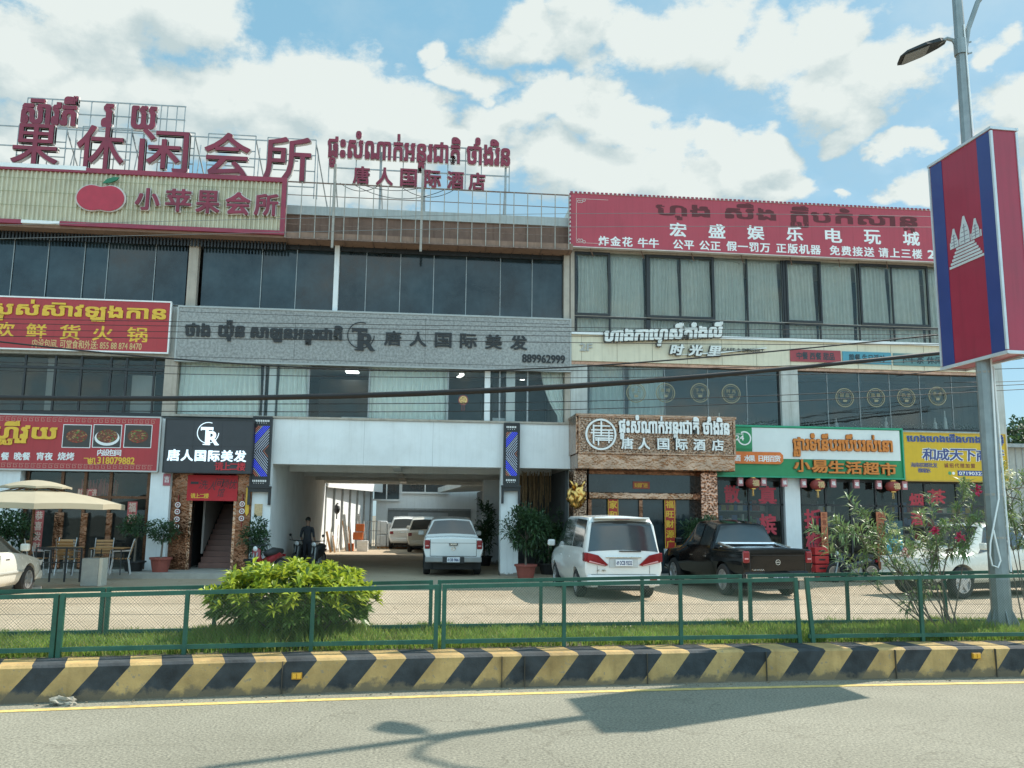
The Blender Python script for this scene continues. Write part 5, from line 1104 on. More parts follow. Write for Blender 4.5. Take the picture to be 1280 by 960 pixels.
def wheel(root, x, y, r, w=.22, out=1):
    M = Matrix.Translation((x, y, r)) @ Matrix.Rotation(R(90)*out, 4, 'Y')
    mb = MB(); mb.lathe([(r*.64, -w/2), (r*.9, -w/2), (r, -w/2+.035), (r, w/2-.035), (r*.92, w/2), (r*.66, w/2)], n=28, M=M, cap=False); o = mb.build('wheel', rubber, root, local=True, smooth=False)
    rim = MB(); rim.lathe([(r*.66, -w/2+.02), (r*.66, w/2-.004), (r*.60, w/2-.004), (r*.57, w/2-.05), (.02, w/2-.06)], n=28, M=M)
    for k in range(5):
        a = math.tau*k/5; d = Vector((math.cos(a), math.sin(a), 0)); e = Vector((-d.y, d.x, 0)); p = []
        for rr_, ww in ((.04, .05), (r*.62, .035)):
            for s_ in (-1, 1): p.append(d*rr_+e*ww*s_)
        rim.prism([M @ (v+Vector((0, 0, w/2-.055))) for v in (p[0], p[1], p[3], p[2])], (M.to_3x3() @ Vector((0, 0, .045))))
    rim.lathe([(.055, w/2-.05), (.05, w/2-.004)], n=12, M=M); q = rim.build('rim', alloy, o, local=True); return o
def make_car(kind, name, label, loc, rz, paint, plate='', group=None, cat='car'):
    t = thing(name, label, cat, loc, rz, group)
    if kind == 'van':
        st = [(-2.42, .36, .92, 1.00, .80, .86, .83), (-2.40, .30, 1.0, 1.08, .82, .88, .84), (-2.22, .28, 1.04, 1.76, .84, .90, .78), (-2.05, .26, 1.05, 1.88, .85, .91, .76), (-.9, .24, 1.04, 1.91, .86, .915, .76), (.3, .24, 1.02, 1.90, .86, .915, .76), (.95, .24, 1.0, 1.80, .86, .91, .72), (1.75, .24, .97, 1.16, .86, .90, .78), (2.2, .24, .86, .96, .84, .86, .72), (2.4, .3, .6, .72, .72, .74, .6)]
        wy, r, tr = (-1.42, 1.45), .33, 1.55
    elif kind == 'pickup':
        st = [(-2.6, .54, 1.08, 1.15, .84, .885, .87), (-2.58, .50, 1.10, 1.18, .86, .90, .88), (-1.0, .46, 1.10, 1.18, .86, .905, .88), (-.92, .44, 1.10, 1.20, .87, .91, .86), (-.76, .40, 1.11, 1.74, .87, .91, .67), (-.1, .38, 1.10, 1.82, .87, .91, .66), (.5, .38, 1.09, 1.80, .87, .91, .65), (1.25, .36, 1.03, 1.17, .87, .905, .78), (2.1, .38, 1.0, 1.08, .86, .88, .74), (2.5, .42, .86, .95, .82, .82, .68), (2.58, .48, .6, .7, .7, .7, .6)]
        wy, r, tr = (-1.5, 1.65), .385, 1.58
    elif kind == 'suv':
        st = [(-2.3, .42, .95, 1.02, .78, .84, .80), (-2.26, .36, 1.0, 1.08, .82, .87, .82), (-2.0, .32, 1.03, 1.62, .84, .89, .72), (-1.8, .3, 1.03, 1.70, .85, .89, .70), (-.6, .3, 1.02, 1.77, .85, .895, .71), (.3, .3, 1.01, 1.75, .85, .895, .70), (1.1, .3, .98, 1.14, .85, .89, .76), (1.9, .32, .92, 1.0, .84, .86, .7), (2.25, .36, .7, .8, .76, .78, .62)]
        wy, r, tr = (-1.35, 1.42), .36, 1.52
    else:
        st = [(-2.28, .36, .78, .92, .74, .78, .72), (-2.2, .28, .88, 1.0, .80, .84, .76), (-1.55, .24, .92, 1.06, .83, .87, .74), (-.75, .22, .93, 1.42, .84, .88, .62), (-.1, .22, .92, 1.47, .84, .88, .60), (.35, .22, .91, 1.43, .84, .88, .61), (1.2, .22, .88, .98, .84, .87, .74), (1.9, .24, .76, .84, .82, .84, .68), (2.2, .28, .6, .68, .74, .76, .6), (2.28, .34, .5, .56, .66, .66, .52)]
        wy, r, tr = (-1.32, 1.38), .315, 1.5
    c = Car(st); body = c.body(); hw = max(q[5] for q in st)
    o = body.build('body', paint, t, local=True, smooth=True)
    bm = bmesh.new(); bm.from_mesh(o.data); bmesh.ops.remove_doubles(bm, verts=bm.verts, dist=1e-4); bmesh.ops.recalc_face_normals(bm, faces=bm.faces); bm.to_mesh(o.data); bm.free()
    cut = MB()
    for y in wy: cut.lathe([(r*1.17, -1.3), (r*1.17, -hw+.27)], n=32, M=Matrix.Translation((0, y, r)) @ Matrix.Rotation(R(90), 4, 'Y')); cut.lathe([(r*1.17, hw-.27), (r*1.17, 1.3)], n=32, M=Matrix.Translation((0, y, r)) @ Matrix.Rotation(R(90), 4, 'Y'))
    co = cut.build('cut', black_trim, None, local=True)
    bm = bmesh.new(); bm.from_mesh(co.data); bmesh.ops.recalc_face_normals(bm, faces=bm.faces); bm.to_mesh(co.data); bm.free()
    md = o.modifiers.new('b', 'BOOLEAN'); md.operation = 'DIFFERENCE'; md.object = co; md.solver = 'EXACT'; md.use_self = True; o.parent = None; o.location = (0, 0, 0); bpy.context.view_layer.update()
    me = bpy.data.meshes.new_from_object(o.evaluated_get(bpy.context.evaluated_depsgraph_get())); 
    if len(me.polygons) > 50: o.modifiers.clear(); o.data = me
    else: o.modifiers.clear()
    bpy.data.objects.remove(co); o.parent = t
    o.data.polygons.foreach_set('use_smooth', [True]*len(o.data.polygons)); o.data.set_sharp_from_angle(angle=R(32))
    for y in wy:
        for s in (-1, 1): wheel(t, s*(hw-.10), y, r, out=s)
    mb = MB(); mb.box(-.62, .62, st[0][0]+.35, st[-1][0]-.3, .2, .42); mb.box(-hw+.08, hw-.08, wy[0]-.06, wy[0]+.06, r-.05, r+.05); mb.build('underbody', black_trim, t, local=True)
    W_ = MB()
    def win(nm, *a, **k): w = MB(); c.patch(w, *a, **k); return w.build(nm, car_glass, t, local=True, smooth=True)
    y0 = st[0][0]
    if kind == 'van':
        win('rear_window', 1.05, 2.1, 4.75, 7.25, off=.008); win('windscreen', 6.1, 6.95, 5.0, 7.0)
        for q0, q1 in ((3.18, 4.02), (8.82, 7.98)):
            win('side_window', 2.75, 4.0, q0, q1, t0b=2.95); win('side_window', 4.06, 5.0, q0, q1); win('side_window', 5.08, 6.75, q0, q1, t1b=6.05)
    elif kind == 'pickup':
        win('rear_window', 3.12, 3.92, 4.9, 7.1, off=.008); win('windscreen', 6.1, 6.92, 5.0, 7.0)
        for q0, q1 in ((3.15, 4.05), (8.85, 7.95)): win('side_window', 3.95, 4.95, q0, q1, t0b=4.1); win('side_window', 5.05, 6.75, q0, q1, t1b=6.05)
    elif kind == 'suv':
        win('rear_window', 1.1, 2.0, 4.9, 7.1, off=.008); win('windscreen', 5.1, 5.93, 5.0, 7.0)
        for q0, q1 in ((3.15, 4.05), (8.85, 7.95)): win('side_window', 2.5, 3.4, q0, q1, t0b=2.8); win('side_window', 3.47, 4.2, q0, q1); win('side_window', 4.27, 5.75, q0, q1, t1b=5.05)
    else:
        win('rear_window', 2.1, 2.9, 5.0, 7.0); win('windscreen', 5.1, 5.93, 5.0, 7.0)
        for q0, q1 in ((3.15, 4.05), (8.85, 7.95)): win('side_window', 2.35, 4.1, q0, q1, t0b=3.0); win('side_window', 4.18, 5.75, q0, q1, t1b=5.1)
    def bits(nm, m, *bx, bev=.01):
        mb = MB()
        for b in bx: mb.box(*b)
        return mb.build(nm, m, t, local=True, bevel=bev)
    # mirrors, handles, seams
    ty = {'van': 1.45, 'pickup': 1.0, 'suv': .9, 'sedan': .85}[kind]; tz = {'van': 1.1, 'pickup': 1.18, 'suv': 1.12, 'sedan': .98}[kind]
    for s in (-1, 1): x = s*(hw+.0); bits('mirror', paint, (min(x, x+s*.2), max(x, x+s*.2), ty-.06, ty+.06, tz, tz+.17), bev=.04)
    for s in (-1, 1):
        for y in {'van': (-.6, .55), 'pickup': (-.5, .35), 'suv': (-.75, .2), 'sedan': (-.75, .25)}[kind]: x = s*(hw+.028); bits('handle', chrome if kind != 'van' else paint, (min(x, x-s*.05), max(x, x-s*.05), y-.09, y+.09, .90 if kind != 'sedan' else .80, .93 if kind != 'sedan' else .83), bev=.008)
    def poly_on(nm, pts, yb, th, m, parent=t): mb = MB(); mb.prism([(x, yb, z) for x, z in pts], (0, th, 0)); return mb.build(nm, m, parent, local=True, bevel=.006)
    if kind == 'van':
        for s in (-1, 1): poly_on('tail_light', [(s*.86, 1.08), (s*.60, 1.02), (s*.36, .80), (s*.44, .775), (s*.86, .86)], y0-.045, .1, tail_red); poly_on('tail_light_lens', [(s*.80, .90), (s*.58, .84), (s*.44, .80), (s*.45, .79), (s*.82, .865)], y0-.055, .03, mat('lamp_pink', (.6, .3, .3), .15))
        for s in (-1, 1): bits('tail_light', tail_red, (s*.885-.035, s*.885+.035, y0-.03, y0+.22, .87, 1.08), bev=.02)
        bits('chrome_bar', chrome, (-.42, .42, y0-.05, y0+.02, .955, .99)); bits('plate_recess', mat('recess', (.45, .47, .47), .5), (-.34, .34, y0-.02, y0+.02, .74, .95)); pz = .85
        bits('bumper', paint, (-.86, .86, y0-.06, y0+.25, .33, .58), bev=.05); bits('bumper_trim', black_trim, (-.6, .6, y0-.03, y0+.15, .26, .345)); bits('reflector', tail_red, (-.78, -.6, y0-.066, y0-.03, .46, .49), (.6, .78, y0-.066, y0-.03, .46, .49)); bits('seam', black_trim, (-.76, .76, y0-.012, y0, .583, .589), (-.62, -.614, y0-.008, y0, .6, .78), (.614, .62, y0-.008, y0, .6, .78), bev=0)
        bits('spoiler', paint, (-.66, .66, -2.34, -2.0, 1.84, 1.885), bev=.03); bits('brake_light', tail_red, (-.18, .18, -2.35, -2.3, 1.835, 1.85))
        bits('wiper', black_trim, (-.1, .42, y0-.02, y0+.06, 1.1, 1.125))
        mb = MB(); mb.ring((0, y0+.02, 1.06), .045, .06, .02, 20); [mb.box(-.03, .03, y0+.02, y0+.03, 1.055, 1.067)]; mb.build('badge', chrome, t, local=True)
        mb = MB(); lay(mb, 'E 系', -.62, -.42, .66, .70, y0-.03, .03, .004); mb.build('model_mark', chrome, t, local=True)
    elif kind == 'pickup':
        for s in (-1, 1): bits('tail_light', tail_red, (s*.815-.085, s*.815+.085, y0-.03, y0+.1, .84, 1.12), bev=.03); bits('tail_light_lens', mat('lamp_pink', (.6, .3, .3), .15), (s*.82-.05, s*.82+.05, y0-.038, y0, .92, .96))
        bits('seam', black_trim, (-.726, -.714, y0-.006, y0+.01, .62, 1.14), (.714, .726, y0-.006, y0+.01, .62, 1.14), (-.714, .714, y0-.006, y0+.01, .615, .63), (-.7, .7, y0-.004, y0+.01, 1.02, 1.03), bev=0)
        mb = MB(); mb.ring((0, y0-.02, .86), .05, .066, .02, 20); mb.box(-.05, .05, y0-.02, y0-.005, .85, .87); mb.build('badge', chrome, t, local=True)
        pz = .52
    elif kind == 'suv':
        for s in (-1, 1): bits('tail_light', tail_red, (s*.76-.1, s*.76+.1, y0-.02, y0+.2, .82, .98), bev=.03)
        bits('bumper', paint, (-.82, .82, y0-.05, y0+.25, .4, .62), bev=.05); bits('chrome_bar', chrome, (-.35, .35, y0-.02, y0+.02, .9, .94)); pz = .78
        yf = st[-1][0]
        for s in (-1, 1): poly_on('headlight', [(s*.80, .92), (s*.5, .86), (s*.46, .76), (s*.78, .78)], yf-.16, .14, lamp_clear)
        bits('grille', black_trim, (-.42, .42, yf-.06, yf+.015, .6, .78)); bits('bumper', paint, (-.8, .8, yf-.25, yf+.06, .36, .56), bev=.06); bits('air_intake', black_trim, (-.55, .55, yf-.05, yf+.065, .40, .48))
    else:
        yf = st[-1][0]
        for s in (-1, 1): poly_on('headlight', [(s*.80, .72), (s*.52, .68), (s*.48, .58), (s*.76, .58)], yf-.2, .18, lamp_clear)
        bits('grille', black_trim, (-.34, .34, yf-.06, yf+.015, .5, .6)); bits('bumper', paint, (-.8, .8, yf-.3, yf+.05, .26, .48), bev=.06); bits('side_moulding', mat('moulding', (.4, .4, .36), .5), (hw+.01, hw+.035, -1.0, 1.05, .5, .55), (-hw-.035, -hw-.01, -1.0, 1.05, .5, .55)); pz = .5
        bits('seam', black_trim, (-hw-.027, -hw-.02, -.1, -.09, .35, .92), (hw+.02, hw+.027, -.1, -.09, .35, .92), (-hw-.02, -hw-.012, .98, .99, .35, .9), bev=0)
        for s in (-1, 1): bits('tail_light', tail_red, (s*.66-.12, s*.66+.12, y0-.02, y0+.2, .68, .84), bev=.03)
    if plate:
        bits('number_plate', plate_m, (-.2, .2, y0-.075 if kind != 'pickup' else y0-.155, y0-.05 if kind != 'pickup' else y0-.14, pz-.075, pz+.075)); yy = (y0-.079 if kind != 'pickup' else y0-.159)
        mb = MB(); lay(mb, plate, -.10, .18, pz-.045, pz+.045, yy, .035, 0); lay(mb, '\u1797\u17d2\u1793\u17c6', -.185, -.12, pz-.04, pz+.04, yy, .03, 0); mb.build('plate_lettering', mat('plate_ink', (.03, .05, .15), .5), t, local=True)
    if kind == 'pickup':
        bits('rear_bumper', grey_trim if paint is not MATS.get('car_black') else chrome, (-.88, .88, y0-.14, y0+.1, .44, .60), bev=.03); bits('bumper_step', black_trim, (-.34, .34, y0-.145, y0+.02, .41, .605), bev=.01)
        [bits('mud_flap', black_trim, (s*.76-.14, s*.76+.14, wy[0]-r-.12, wy[0]-r-.10, .18, .5)) for s in (-1, 1)]
        yf = st[-1][0]; bits('front_bumper', paint, (-.82, .82, yf-.25, yf+.06, .42, .62), bev=.06)
        for s in (-1, 1): poly_on('headlight', [(s*.84, .98), (s*.56, .96), (s*.5, .82), (s*.82, .80)], yf-.22, .18, lamp_clear)
    return t
car_white = mat('car_white', (.70, .71, .69), .22, var=.02, coat=.6); car_cream = mat('car_pearl', (.62, .61, .54), .25, var=.03, coat=.6); car_black = mat('car_black', (.004, .005, .006), .12, var=.1, coat=.3, spec=.3)
make_car('van', 'minivan', 'white minivan with dark rear window parked before the copper hotel entrance', (4.63, 22.32, 0), R(1.2), car_white, '2CB 9232', cat='van')
bp = make_car('pickup', 'pickup_truck', 'black double-cab pickup parked beside the white minivan', (8.27, 22.9, 0), R(6), car_black, '2AF 8036', cat='pickup')
o = MB(); o.box(-.74, .74, -1.06, -.98, 1.13, 1.19); o.tube([(-.78, -1.9, 1.15), (-.78, -1.05, 1.25), (.78, -1.05, 1.25), (.78, -1.9, 1.15)], .045, 8); o.build('sports_bar', chrome, bp, local=True, bevel=.01)
mb = MB(); lay(mb, 'NAVARA', -.68, -.36, .66, .70, -2.61, .03, .003); mb.build('model_mark', chrome, bp, local=True)
wp = make_car('pickup', 'pickup_truck', 'white pickup with red tail lights parked at the mouth of the passage', (1.06, 30.1, 0), R(0), car_white, '3B 9861', cat='pickup')
o = MB(); o.box(-.13, .13, -2.655, -2.6, .955, 1.03, 0); o.box(-.10, .10, -2.66, -2.65, .97, 1.015, 1); o.build('tailgate_handle', [black_trim, chrome], wp, local=True)
make_car('suv', 'parked_car', 'white car with dark rear window deep in the courtyard, farthest from the passage', (-.85, 50.6, 0), R(2), car_white, group=None)
make_car('suv', 'parked_car', 'pale car half hidden behind the white pickup in the passage', (.35, 46.6, 0), R(-2), car_cream)
make_car('sedan', 'parked_car', 'pearl sedan cut by the photo edge beside the beige parasol', (-9.93, 20.25, 0), R(-1), car_cream)
make_car('pickup', 'parked_car', 'white car facing the street behind the oleanders and lamp post', (14.6, 21.7, 0), R(106), car_cream)

def motorbike(loc, rz, col, label, group='parked motorbikes'):
    t = thing('motorbike', label, 'motorbike', loc, rz, group); r = .29
    for y in (-.62, .62):
        M = Matrix.Translation((0, y, r)) @ Matrix.Rotation(R(90), 4, 'Y'); mb = MB(); n = 24; 
        vs = [(M @ Vector(((r-.045+.045*math.cos(b))*math.cos(a), (r-.045+.045*math.cos(b))*math.sin(a), .045*math.sin(b)))) for a in [math.tau*k/n for k in range(n)] for b in [math.tau*j/8 for j in range(8)]]
        mb.add(vs, [(k*8+j, k*8+(j+1) % 8, ((k+1) % n)*8+(j+1) % 8, ((k+1) % n)*8+j) for k in range(n) for j in range(8)]); w = mb.build('wheel', rubber, t, local=True, smooth=True)
        mb = MB(); mb.lathe([(r*.7, -.02), (r*.7, .02), (r*.62, .02), (r*.62, -.02)], n=20, M=M); [mb.bar(M @ Vector((0, 0, 0)), M @ Vector((r*.66*math.cos(a), r*.66*math.sin(a), 0)), .025) for a in [math.tau*k/6 for k in range(6)]]; mb.build('rim', alloy, w, local=True)
    mb = MB(); mb.tube([(0, -.7, .62), (0, -.45, .66), (0, -.1, .52), (0, .25, .42), (0, .38, .6), (0, .48, .86)], [.05, .13, .13, .10, .10, .08], 10); mb.prism([(-.11, .40, .3), (.11, .40, .3), (.14, .44, .85), (-.14, .44, .85)], (0, .05, 0)); mb.build('body', col, t, local=True, smooth=True)
    mb = MB(); mb.tube([(0, -.68, .76), (0, -.3, .76), (0, .05, .70)], [.08, .13, .09], 10); mb.build('seat', black_trim, t, local=True, smooth=True)
    mb = MB(); mb.box(-.08, .08, -.25, .12, .22, .45); mb.tube([(.12, -.75, .35), (.12, .05, .24)], [.045, .03], 8); mb.build('engine', steel_grey, t, local=True, bevel=.02)
    mb = MB(); mb.tube([(-.05, .46, .85), (-.06, .62, .29)], .025, 6); mb.tube([(.05, .46, .85), (.06, .62, .29)], .025, 6); mb.build('fork', steel_grey, t, local=True)
    mb = MB(); mb.tube([(-.33, .36, .98), (-.12, .46, .96), (.12, .46, .96), (.33, .36, .98)], .018, 6); [mb.tube([(s*.2, .42, .97), (s*.26, .44, 1.12)], .008, 4) for s in (-1, 1)]; [mb.disc((s*.28, .44, 1.15), .05, .015, 12) for s in (-1, 1)]; mb.build('handlebar', black_metal, t, local=True)
    mb = MB(); mb.box(-.07, .07, -.80, -.74, .60, .68); mb.build('tail_light', tail_red, t, local=True, bevel=.01); mb = MB(); mb.lathe([(.07, 0), (.08, .03), (.03, .06)], (0, 0, 0), 12, M=Matrix.Translation((0, .50, .86)) @ Matrix.Rotation(R(-90), 4, 'X')); mb.build('headlight', lamp_clear, t, local=True)
    return t
bk = mat('bike_red', (.25, .015, .02), .3, coat=.4)
motorbike((X_(334, F-1.2, 700), F-1.3, 0), R(150), bk, 'red motorbike parked by the white pillar under the striped sconce')
motorbike((-4.1, 31.6, 0), R(165), black_trim, 'dark motorbike in the passage shade beside the standing person')
motorbike((-3.45, 30.7, 0), R(170), black_trim, 'dark motorbike at the passage wall, nearest the yellow bush')
motorbike((X_(1040, F-2, 700), F-1.7, 0), R(75), black_trim, 'black motorbike parked behind the tail of the black pickup')
motorbike((X_(1062, F-2, 700), F-2.2, 0), R(95), mat('bike_dark_blue', (.02, .025, .05), .3, coat=.4), 'dark motorbike parked behind the left oleander branches')
mb = MB(); c = (X_(1019, F-1.6, 690), F-1.9); t = thing('delivery_crate', 'bright red crate standing behind the tail of the black pickup', 'crate', (c[0], c[1], 0))
for z in (.0, .26, .52, .78): mb.box(c[0]-.22, c[0]+.22, c[1]-.16, c[1]+.16, z+.02, z+.25)
mb.build('stack', mat('crate_red', (.5, .03, .03), .5), t, bevel=.015)
for z in (.12, .38, .64, .9): part('grip', black_trim, t, (c[0]-.1, c[0]+.1, c[1]-.167, c[1]-.161, z, z+.05))

# ------------------------------------------------------------------ plants
def leaves_cloud(mb, c, rad, n, L, w, dens_noise=2.2, thr=-.25, up=.35, seed=0, droop=.25, mi2=.2):
    c = Vector(c); k = 0; tries = 0
    while k < n and tries < n*6:
        tries += 1; d = rv(); r = random.random()**.45; p = Vector((d.x*rad[0]*r, d.y*rad[1]*r, d.z*rad[2]*r))
        lump = mnoise.noise(p*dens_noise+Vector((seed, seed*2, 0)))
        if lump < thr + .25*r: continue
        p *= 1+.28*mnoise.noise(d*2.3+Vector((seed, 0, 5)))
        leaf(mb, c+p, d*.7+rv()*.7+Vector((0, 0, up)), L*random.uniform(.65, 1.25), w*random.uniform(.7, 1.2), 1 if random.random() < mi2 else 0, droop); k += 1
leaf_mid = mat('mid_leaf', (.06, .12, .04), .4, var=.45, scale=5, transl=.25)
def potted(loc, label, trunk, rad, n, L, w, pot, pot_r=.24, pot_h=.34, group='potted trees along the shop fronts', m=None, bent=0, cat='potted plant', seed=1):
    t = thing('potted_tree', label, cat, loc, 0, group); m = m or [leaf_dark, leaf_mid]
    mb = MB(); mb.lathe([(pot_r*.72, 0), (pot_r*.95, pot_h*.85), (pot_r*1.08, pot_h*.86), (pot_r*1.08, pot_h), (pot_r*.9, pot_h), (pot_r*.88, pot_h-.05)], n=20); mb.build('pot', pot, t, local=True, smooth=False)
    mb = MB(); pts = [(bent*math.sin(i*.5)*.1, .02*i, pot_h-.06+(trunk-pot_h+rad[2]*.5)*i/5) for i in range(6)]; mb.tube(pts, [.035, .03, .028, .025, .02, .012], 7)
    for k in range(5): a = k*1.26; q = Vector(pts[4]); mb.tube([q-Vector((0, 0, .1)), q+Vector((math.cos(a)*rad[0]*.5, math.sin(a)*rad[1]*.5, rad[2]*.35))], [.016, .006], 5)
    mb.build('trunk', bark, t, local=True); mb = MB(); leaves_cloud(mb, (0, 0, trunk+rad[2]*.55), rad, n, L, w, seed=seed); mb.build('crown', m, t, local=True); return t
c = gr(200, 718, .15); potted((X_(201, F-1, 700), F-1.0, .15), 'small round-headed tree in a red pot before the white column', 1.0, (.42, .42, .36), 800, .13, .045, terracotta, .3, .42)
potted((X_(167, F-.8, 700), F-.75, .15), 'pale-stemmed shrub in a black tub before the restaurant glass', 1.15, (.5, .4, .32), 600, .13, .045, black_trim, .32, .3, seed=3)
potted((X_(657, F-.9, 700), F-.95, 0), 'bushy tree in a red pot beside the right passage column', 1.15, (.72, .6, .72), 2000, .2, .05, terracotta, .33, .42, seed=5)
potted((X_(318, F-.5, 690), F-.55, .15), 'dark bush in a tub by the white pillar behind the red motorbike', .7, (.42, .4, .6), 1100, .15, .05, black_trim, .28, .36, seed=7)
potted((X_(690, F+.2, 700), F+.9, 0), 'tall leafy bush in the dark bay beneath the beam, behind the minivan', .75, (.75, .6, .95), 2200, .2, .055, black_trim, .35, .36, seed=9)
potted((X_(612, F+3, 690), F+5.6, 0), 'dark bush deep in the passage beside the white pickup', .9, (.4, .5, 1.1), 1000, .2, .06, black_trim, .3, .36, seed=11)
potted((X_(880, F-1.2, 690), F-1.5, .12), 'spreading dark plant behind the black pickup at the copper pillar', .95, (.85, .6, .5), 1800, .26, .04, terracotta, .32, .4, seed=13)
potted((X_(8, F-1, 690), F-1.2, .15), 'dark green bush beside the restaurant under the parasol edge', .8, (.75, .6, .62), 2000, .15, .06, terracotta, .32, .4, seed=15)
mb = MB()
for i in range(90): x = random.uniform(xcr2+.15, XB-.3); y = F+random.uniform(1.5, 4); z = random.uniform(1.9, 2.6); mb.tube([(x, y, 3.4), (x+.02, y, (3.4+z)/2), (x, y, z)], .012, 4)
tag(mb.build('straw_fringe', mat('straw', (.28, .18, .09), .8, var=.4, scale=8)), 'tan straw strands hanging in the dark bay beside the copper entrance', 'decoration')

# the big yellow-green shrub on the median
c = at(367, 738, BY); t = thing('shrub', 'big glossy yellow-green shrub growing on the grassy median', 'shrub', (BX, BY, .37)); mb = MB(); C0 = Vector((at(366, 740, BY).x, BY, at(366, 752, BY).z))
rx_, rz_ = (at(466, 740, BY).x-C0.x)*.93, at(366, 697, BY).z-C0.z
tips = []
for i in range(430):
    d = rv(); d.z = abs(d.z)*1.05-.32; d.normalize(); rr_ = random.uniform(.80, 1.06)*(1+.24*mnoise.noise(d*3.1+Vector((2, 0, 0)))+.1*mnoise.noise(d*8)); flat = 1-.16*max(0, d.z)
    p = C0+Vector((d.x*rx_*rr_, d.y*.82*rr_, d.z*rz_*rr_*flat if d.z > 0 else d.z*.55*rr_)); tips.append(p); ax = (d+Vector((0, 0, .75))).normalized(); n = random.randint(9, 14)
    for k in range(n):
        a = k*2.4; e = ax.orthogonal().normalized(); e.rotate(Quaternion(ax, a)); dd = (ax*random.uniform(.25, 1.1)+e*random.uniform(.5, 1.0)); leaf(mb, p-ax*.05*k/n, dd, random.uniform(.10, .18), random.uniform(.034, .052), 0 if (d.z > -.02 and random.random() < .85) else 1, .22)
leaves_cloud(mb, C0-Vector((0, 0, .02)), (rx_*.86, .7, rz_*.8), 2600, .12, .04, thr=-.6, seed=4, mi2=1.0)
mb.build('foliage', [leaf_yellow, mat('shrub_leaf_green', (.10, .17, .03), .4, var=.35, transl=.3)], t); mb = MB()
for i in range(0, len(tips), 9): p = tips[i]; b = Vector((BX+random.uniform(-.25, .25), BY+random.uniform(-.2, .2), .36)); mb.tube([b, b.lerp(p, .5)+Vector((0, 0, -.05)), p], [.02, .012, .004], 5)
mb.build('stems', bark, t)

def oleander(label, base, tips, Y, flowers, seed):
    random.seed(seed); b0 = at(base[0], base[1], Y); t = thing('oleander', label, 'oleander shrub', (b0.x, Y, .36), group='oleanders on the median'); st = MB(); lf = MB(); pts = []; STS = []
    for (px, py) in tips:
        e = at(px, py, Y+random.uniform(-.35, .35)); b = Vector((b0.x+random.uniform(-.12, .12), Y+random.uniform(-.1, .1), .36)); b = random.choice(STS[-6:])[random.randint(4, 6)].copy() if len(STS) > 2 and random.random() < .7 else b; mid = b.lerp(e, .5)+Vector((random.uniform(-.05, .05), 0, random.uniform(-.04, .14))); P = []
        for i in range(11): s = i/10; P.append(b*(1-s)**2+mid*2*s*(1-s)+e*s*s)
        st.tube(P, [lerp(.011, .004, i/10) for i in range(11)], 5)
        STS.append(P)
        for k in range(random.randint(56, 78)):
            s = 1-.42*random.random()**1.6; i = min(int(s*10), 9); p = P[i].lerp(P[i+1], s*10-i); ax = (P[i+1]-P[i]).normalized(); o = ax.orthogonal().normalized(); o.rotate(Quaternion(ax, random.random()*math.tau)); leaf(lf, p+rv()*.02, ax*random.uniform(.2, .9)+o+Vector((0, 0, .2)), random.uniform(.12, .21), random.uniform(.016, .026), 0 if random.random() < .7 else 1, random.uniform(.05, .35))
        for k in range(2):
            s = .55+.3*random.random(); i = int(s*10); p = P[i]; q = p+Vector((random.uniform(-.16, .16), random.uniform(-.16, .16), random.uniform(.06, .2))); st.tube([p, q], [.006, .003], 4)
            for j in range(22): o = rv(); leaf(lf, p.lerp(q, .5+.5*random.random()), o+Vector((0, 0, .4)), random.uniform(.08, .15), .015, 0, .2)
    st.build('stems', bark, t); lf.build('foliage', [leaf_oleander, mat('oleander_pale', (.22, .27, .10), .45, var=.3, transl=.3)], t)
    for i, (px, py, col) in enumerate(flowers):
        fm = MB(); p = at(px, py, Y-.25)
        for k in range(26): leaf(fm, p+rv()*.045, rv()+Vector((0, -.4, .2)), .05, .045, 0, .1)
        fm.build('blossom', {'r': mat('blossom_red', (.55, .03, .10), .6, transl=.25), 'p': mat('blossom_pink', (.6, .35, .32), .6, transl=.25), 'w': mat('blossom_white', (.6, .6, .42), .6, transl=.25)}[col], t)
oleander('leaning oleander whose pale branches reach left toward the black pickup', (1162, 775), ((1036, 688), (1018, 662), (1060, 622), (1078, 640), (1096, 662), (1048, 668), (1084, 690), (1104, 640), (1044, 650), (1070, 658), (1110, 672)), 11.75, (), 21)
oleander('upright oleander with red blossoms between the fence post and lamp post', (1192, 775), ((1118, 690), (1150, 642), (1163, 622), (1182, 655), (1198, 634), (1138, 662), (1208, 690), (1170, 700), (1218, 612), (1206, 602), (1190, 690), (1158, 672), (1128, 676), (1222, 650), (1150, 745), (1134, 760)), 11.6, ((1168, 662, 'r'), (1199, 671, 'r'), (1221, 613, 'r'), (1131, 691, 'p')), 22)
oleander('oleander with cream blossoms growing right behind the lamp post', (1282, 775), ((1262, 598), (1276, 620), (1252, 628), (1288, 648), (1240, 642), (1250, 582), (1238, 600), (1262, 650), (1300, 610), (1318, 640), (1246, 668), (1290, 590)), 11.95, ((1250, 578, 'w'), (1262, 592, 'w'), (1256, 604, 'w')), 23)
random.seed(31)
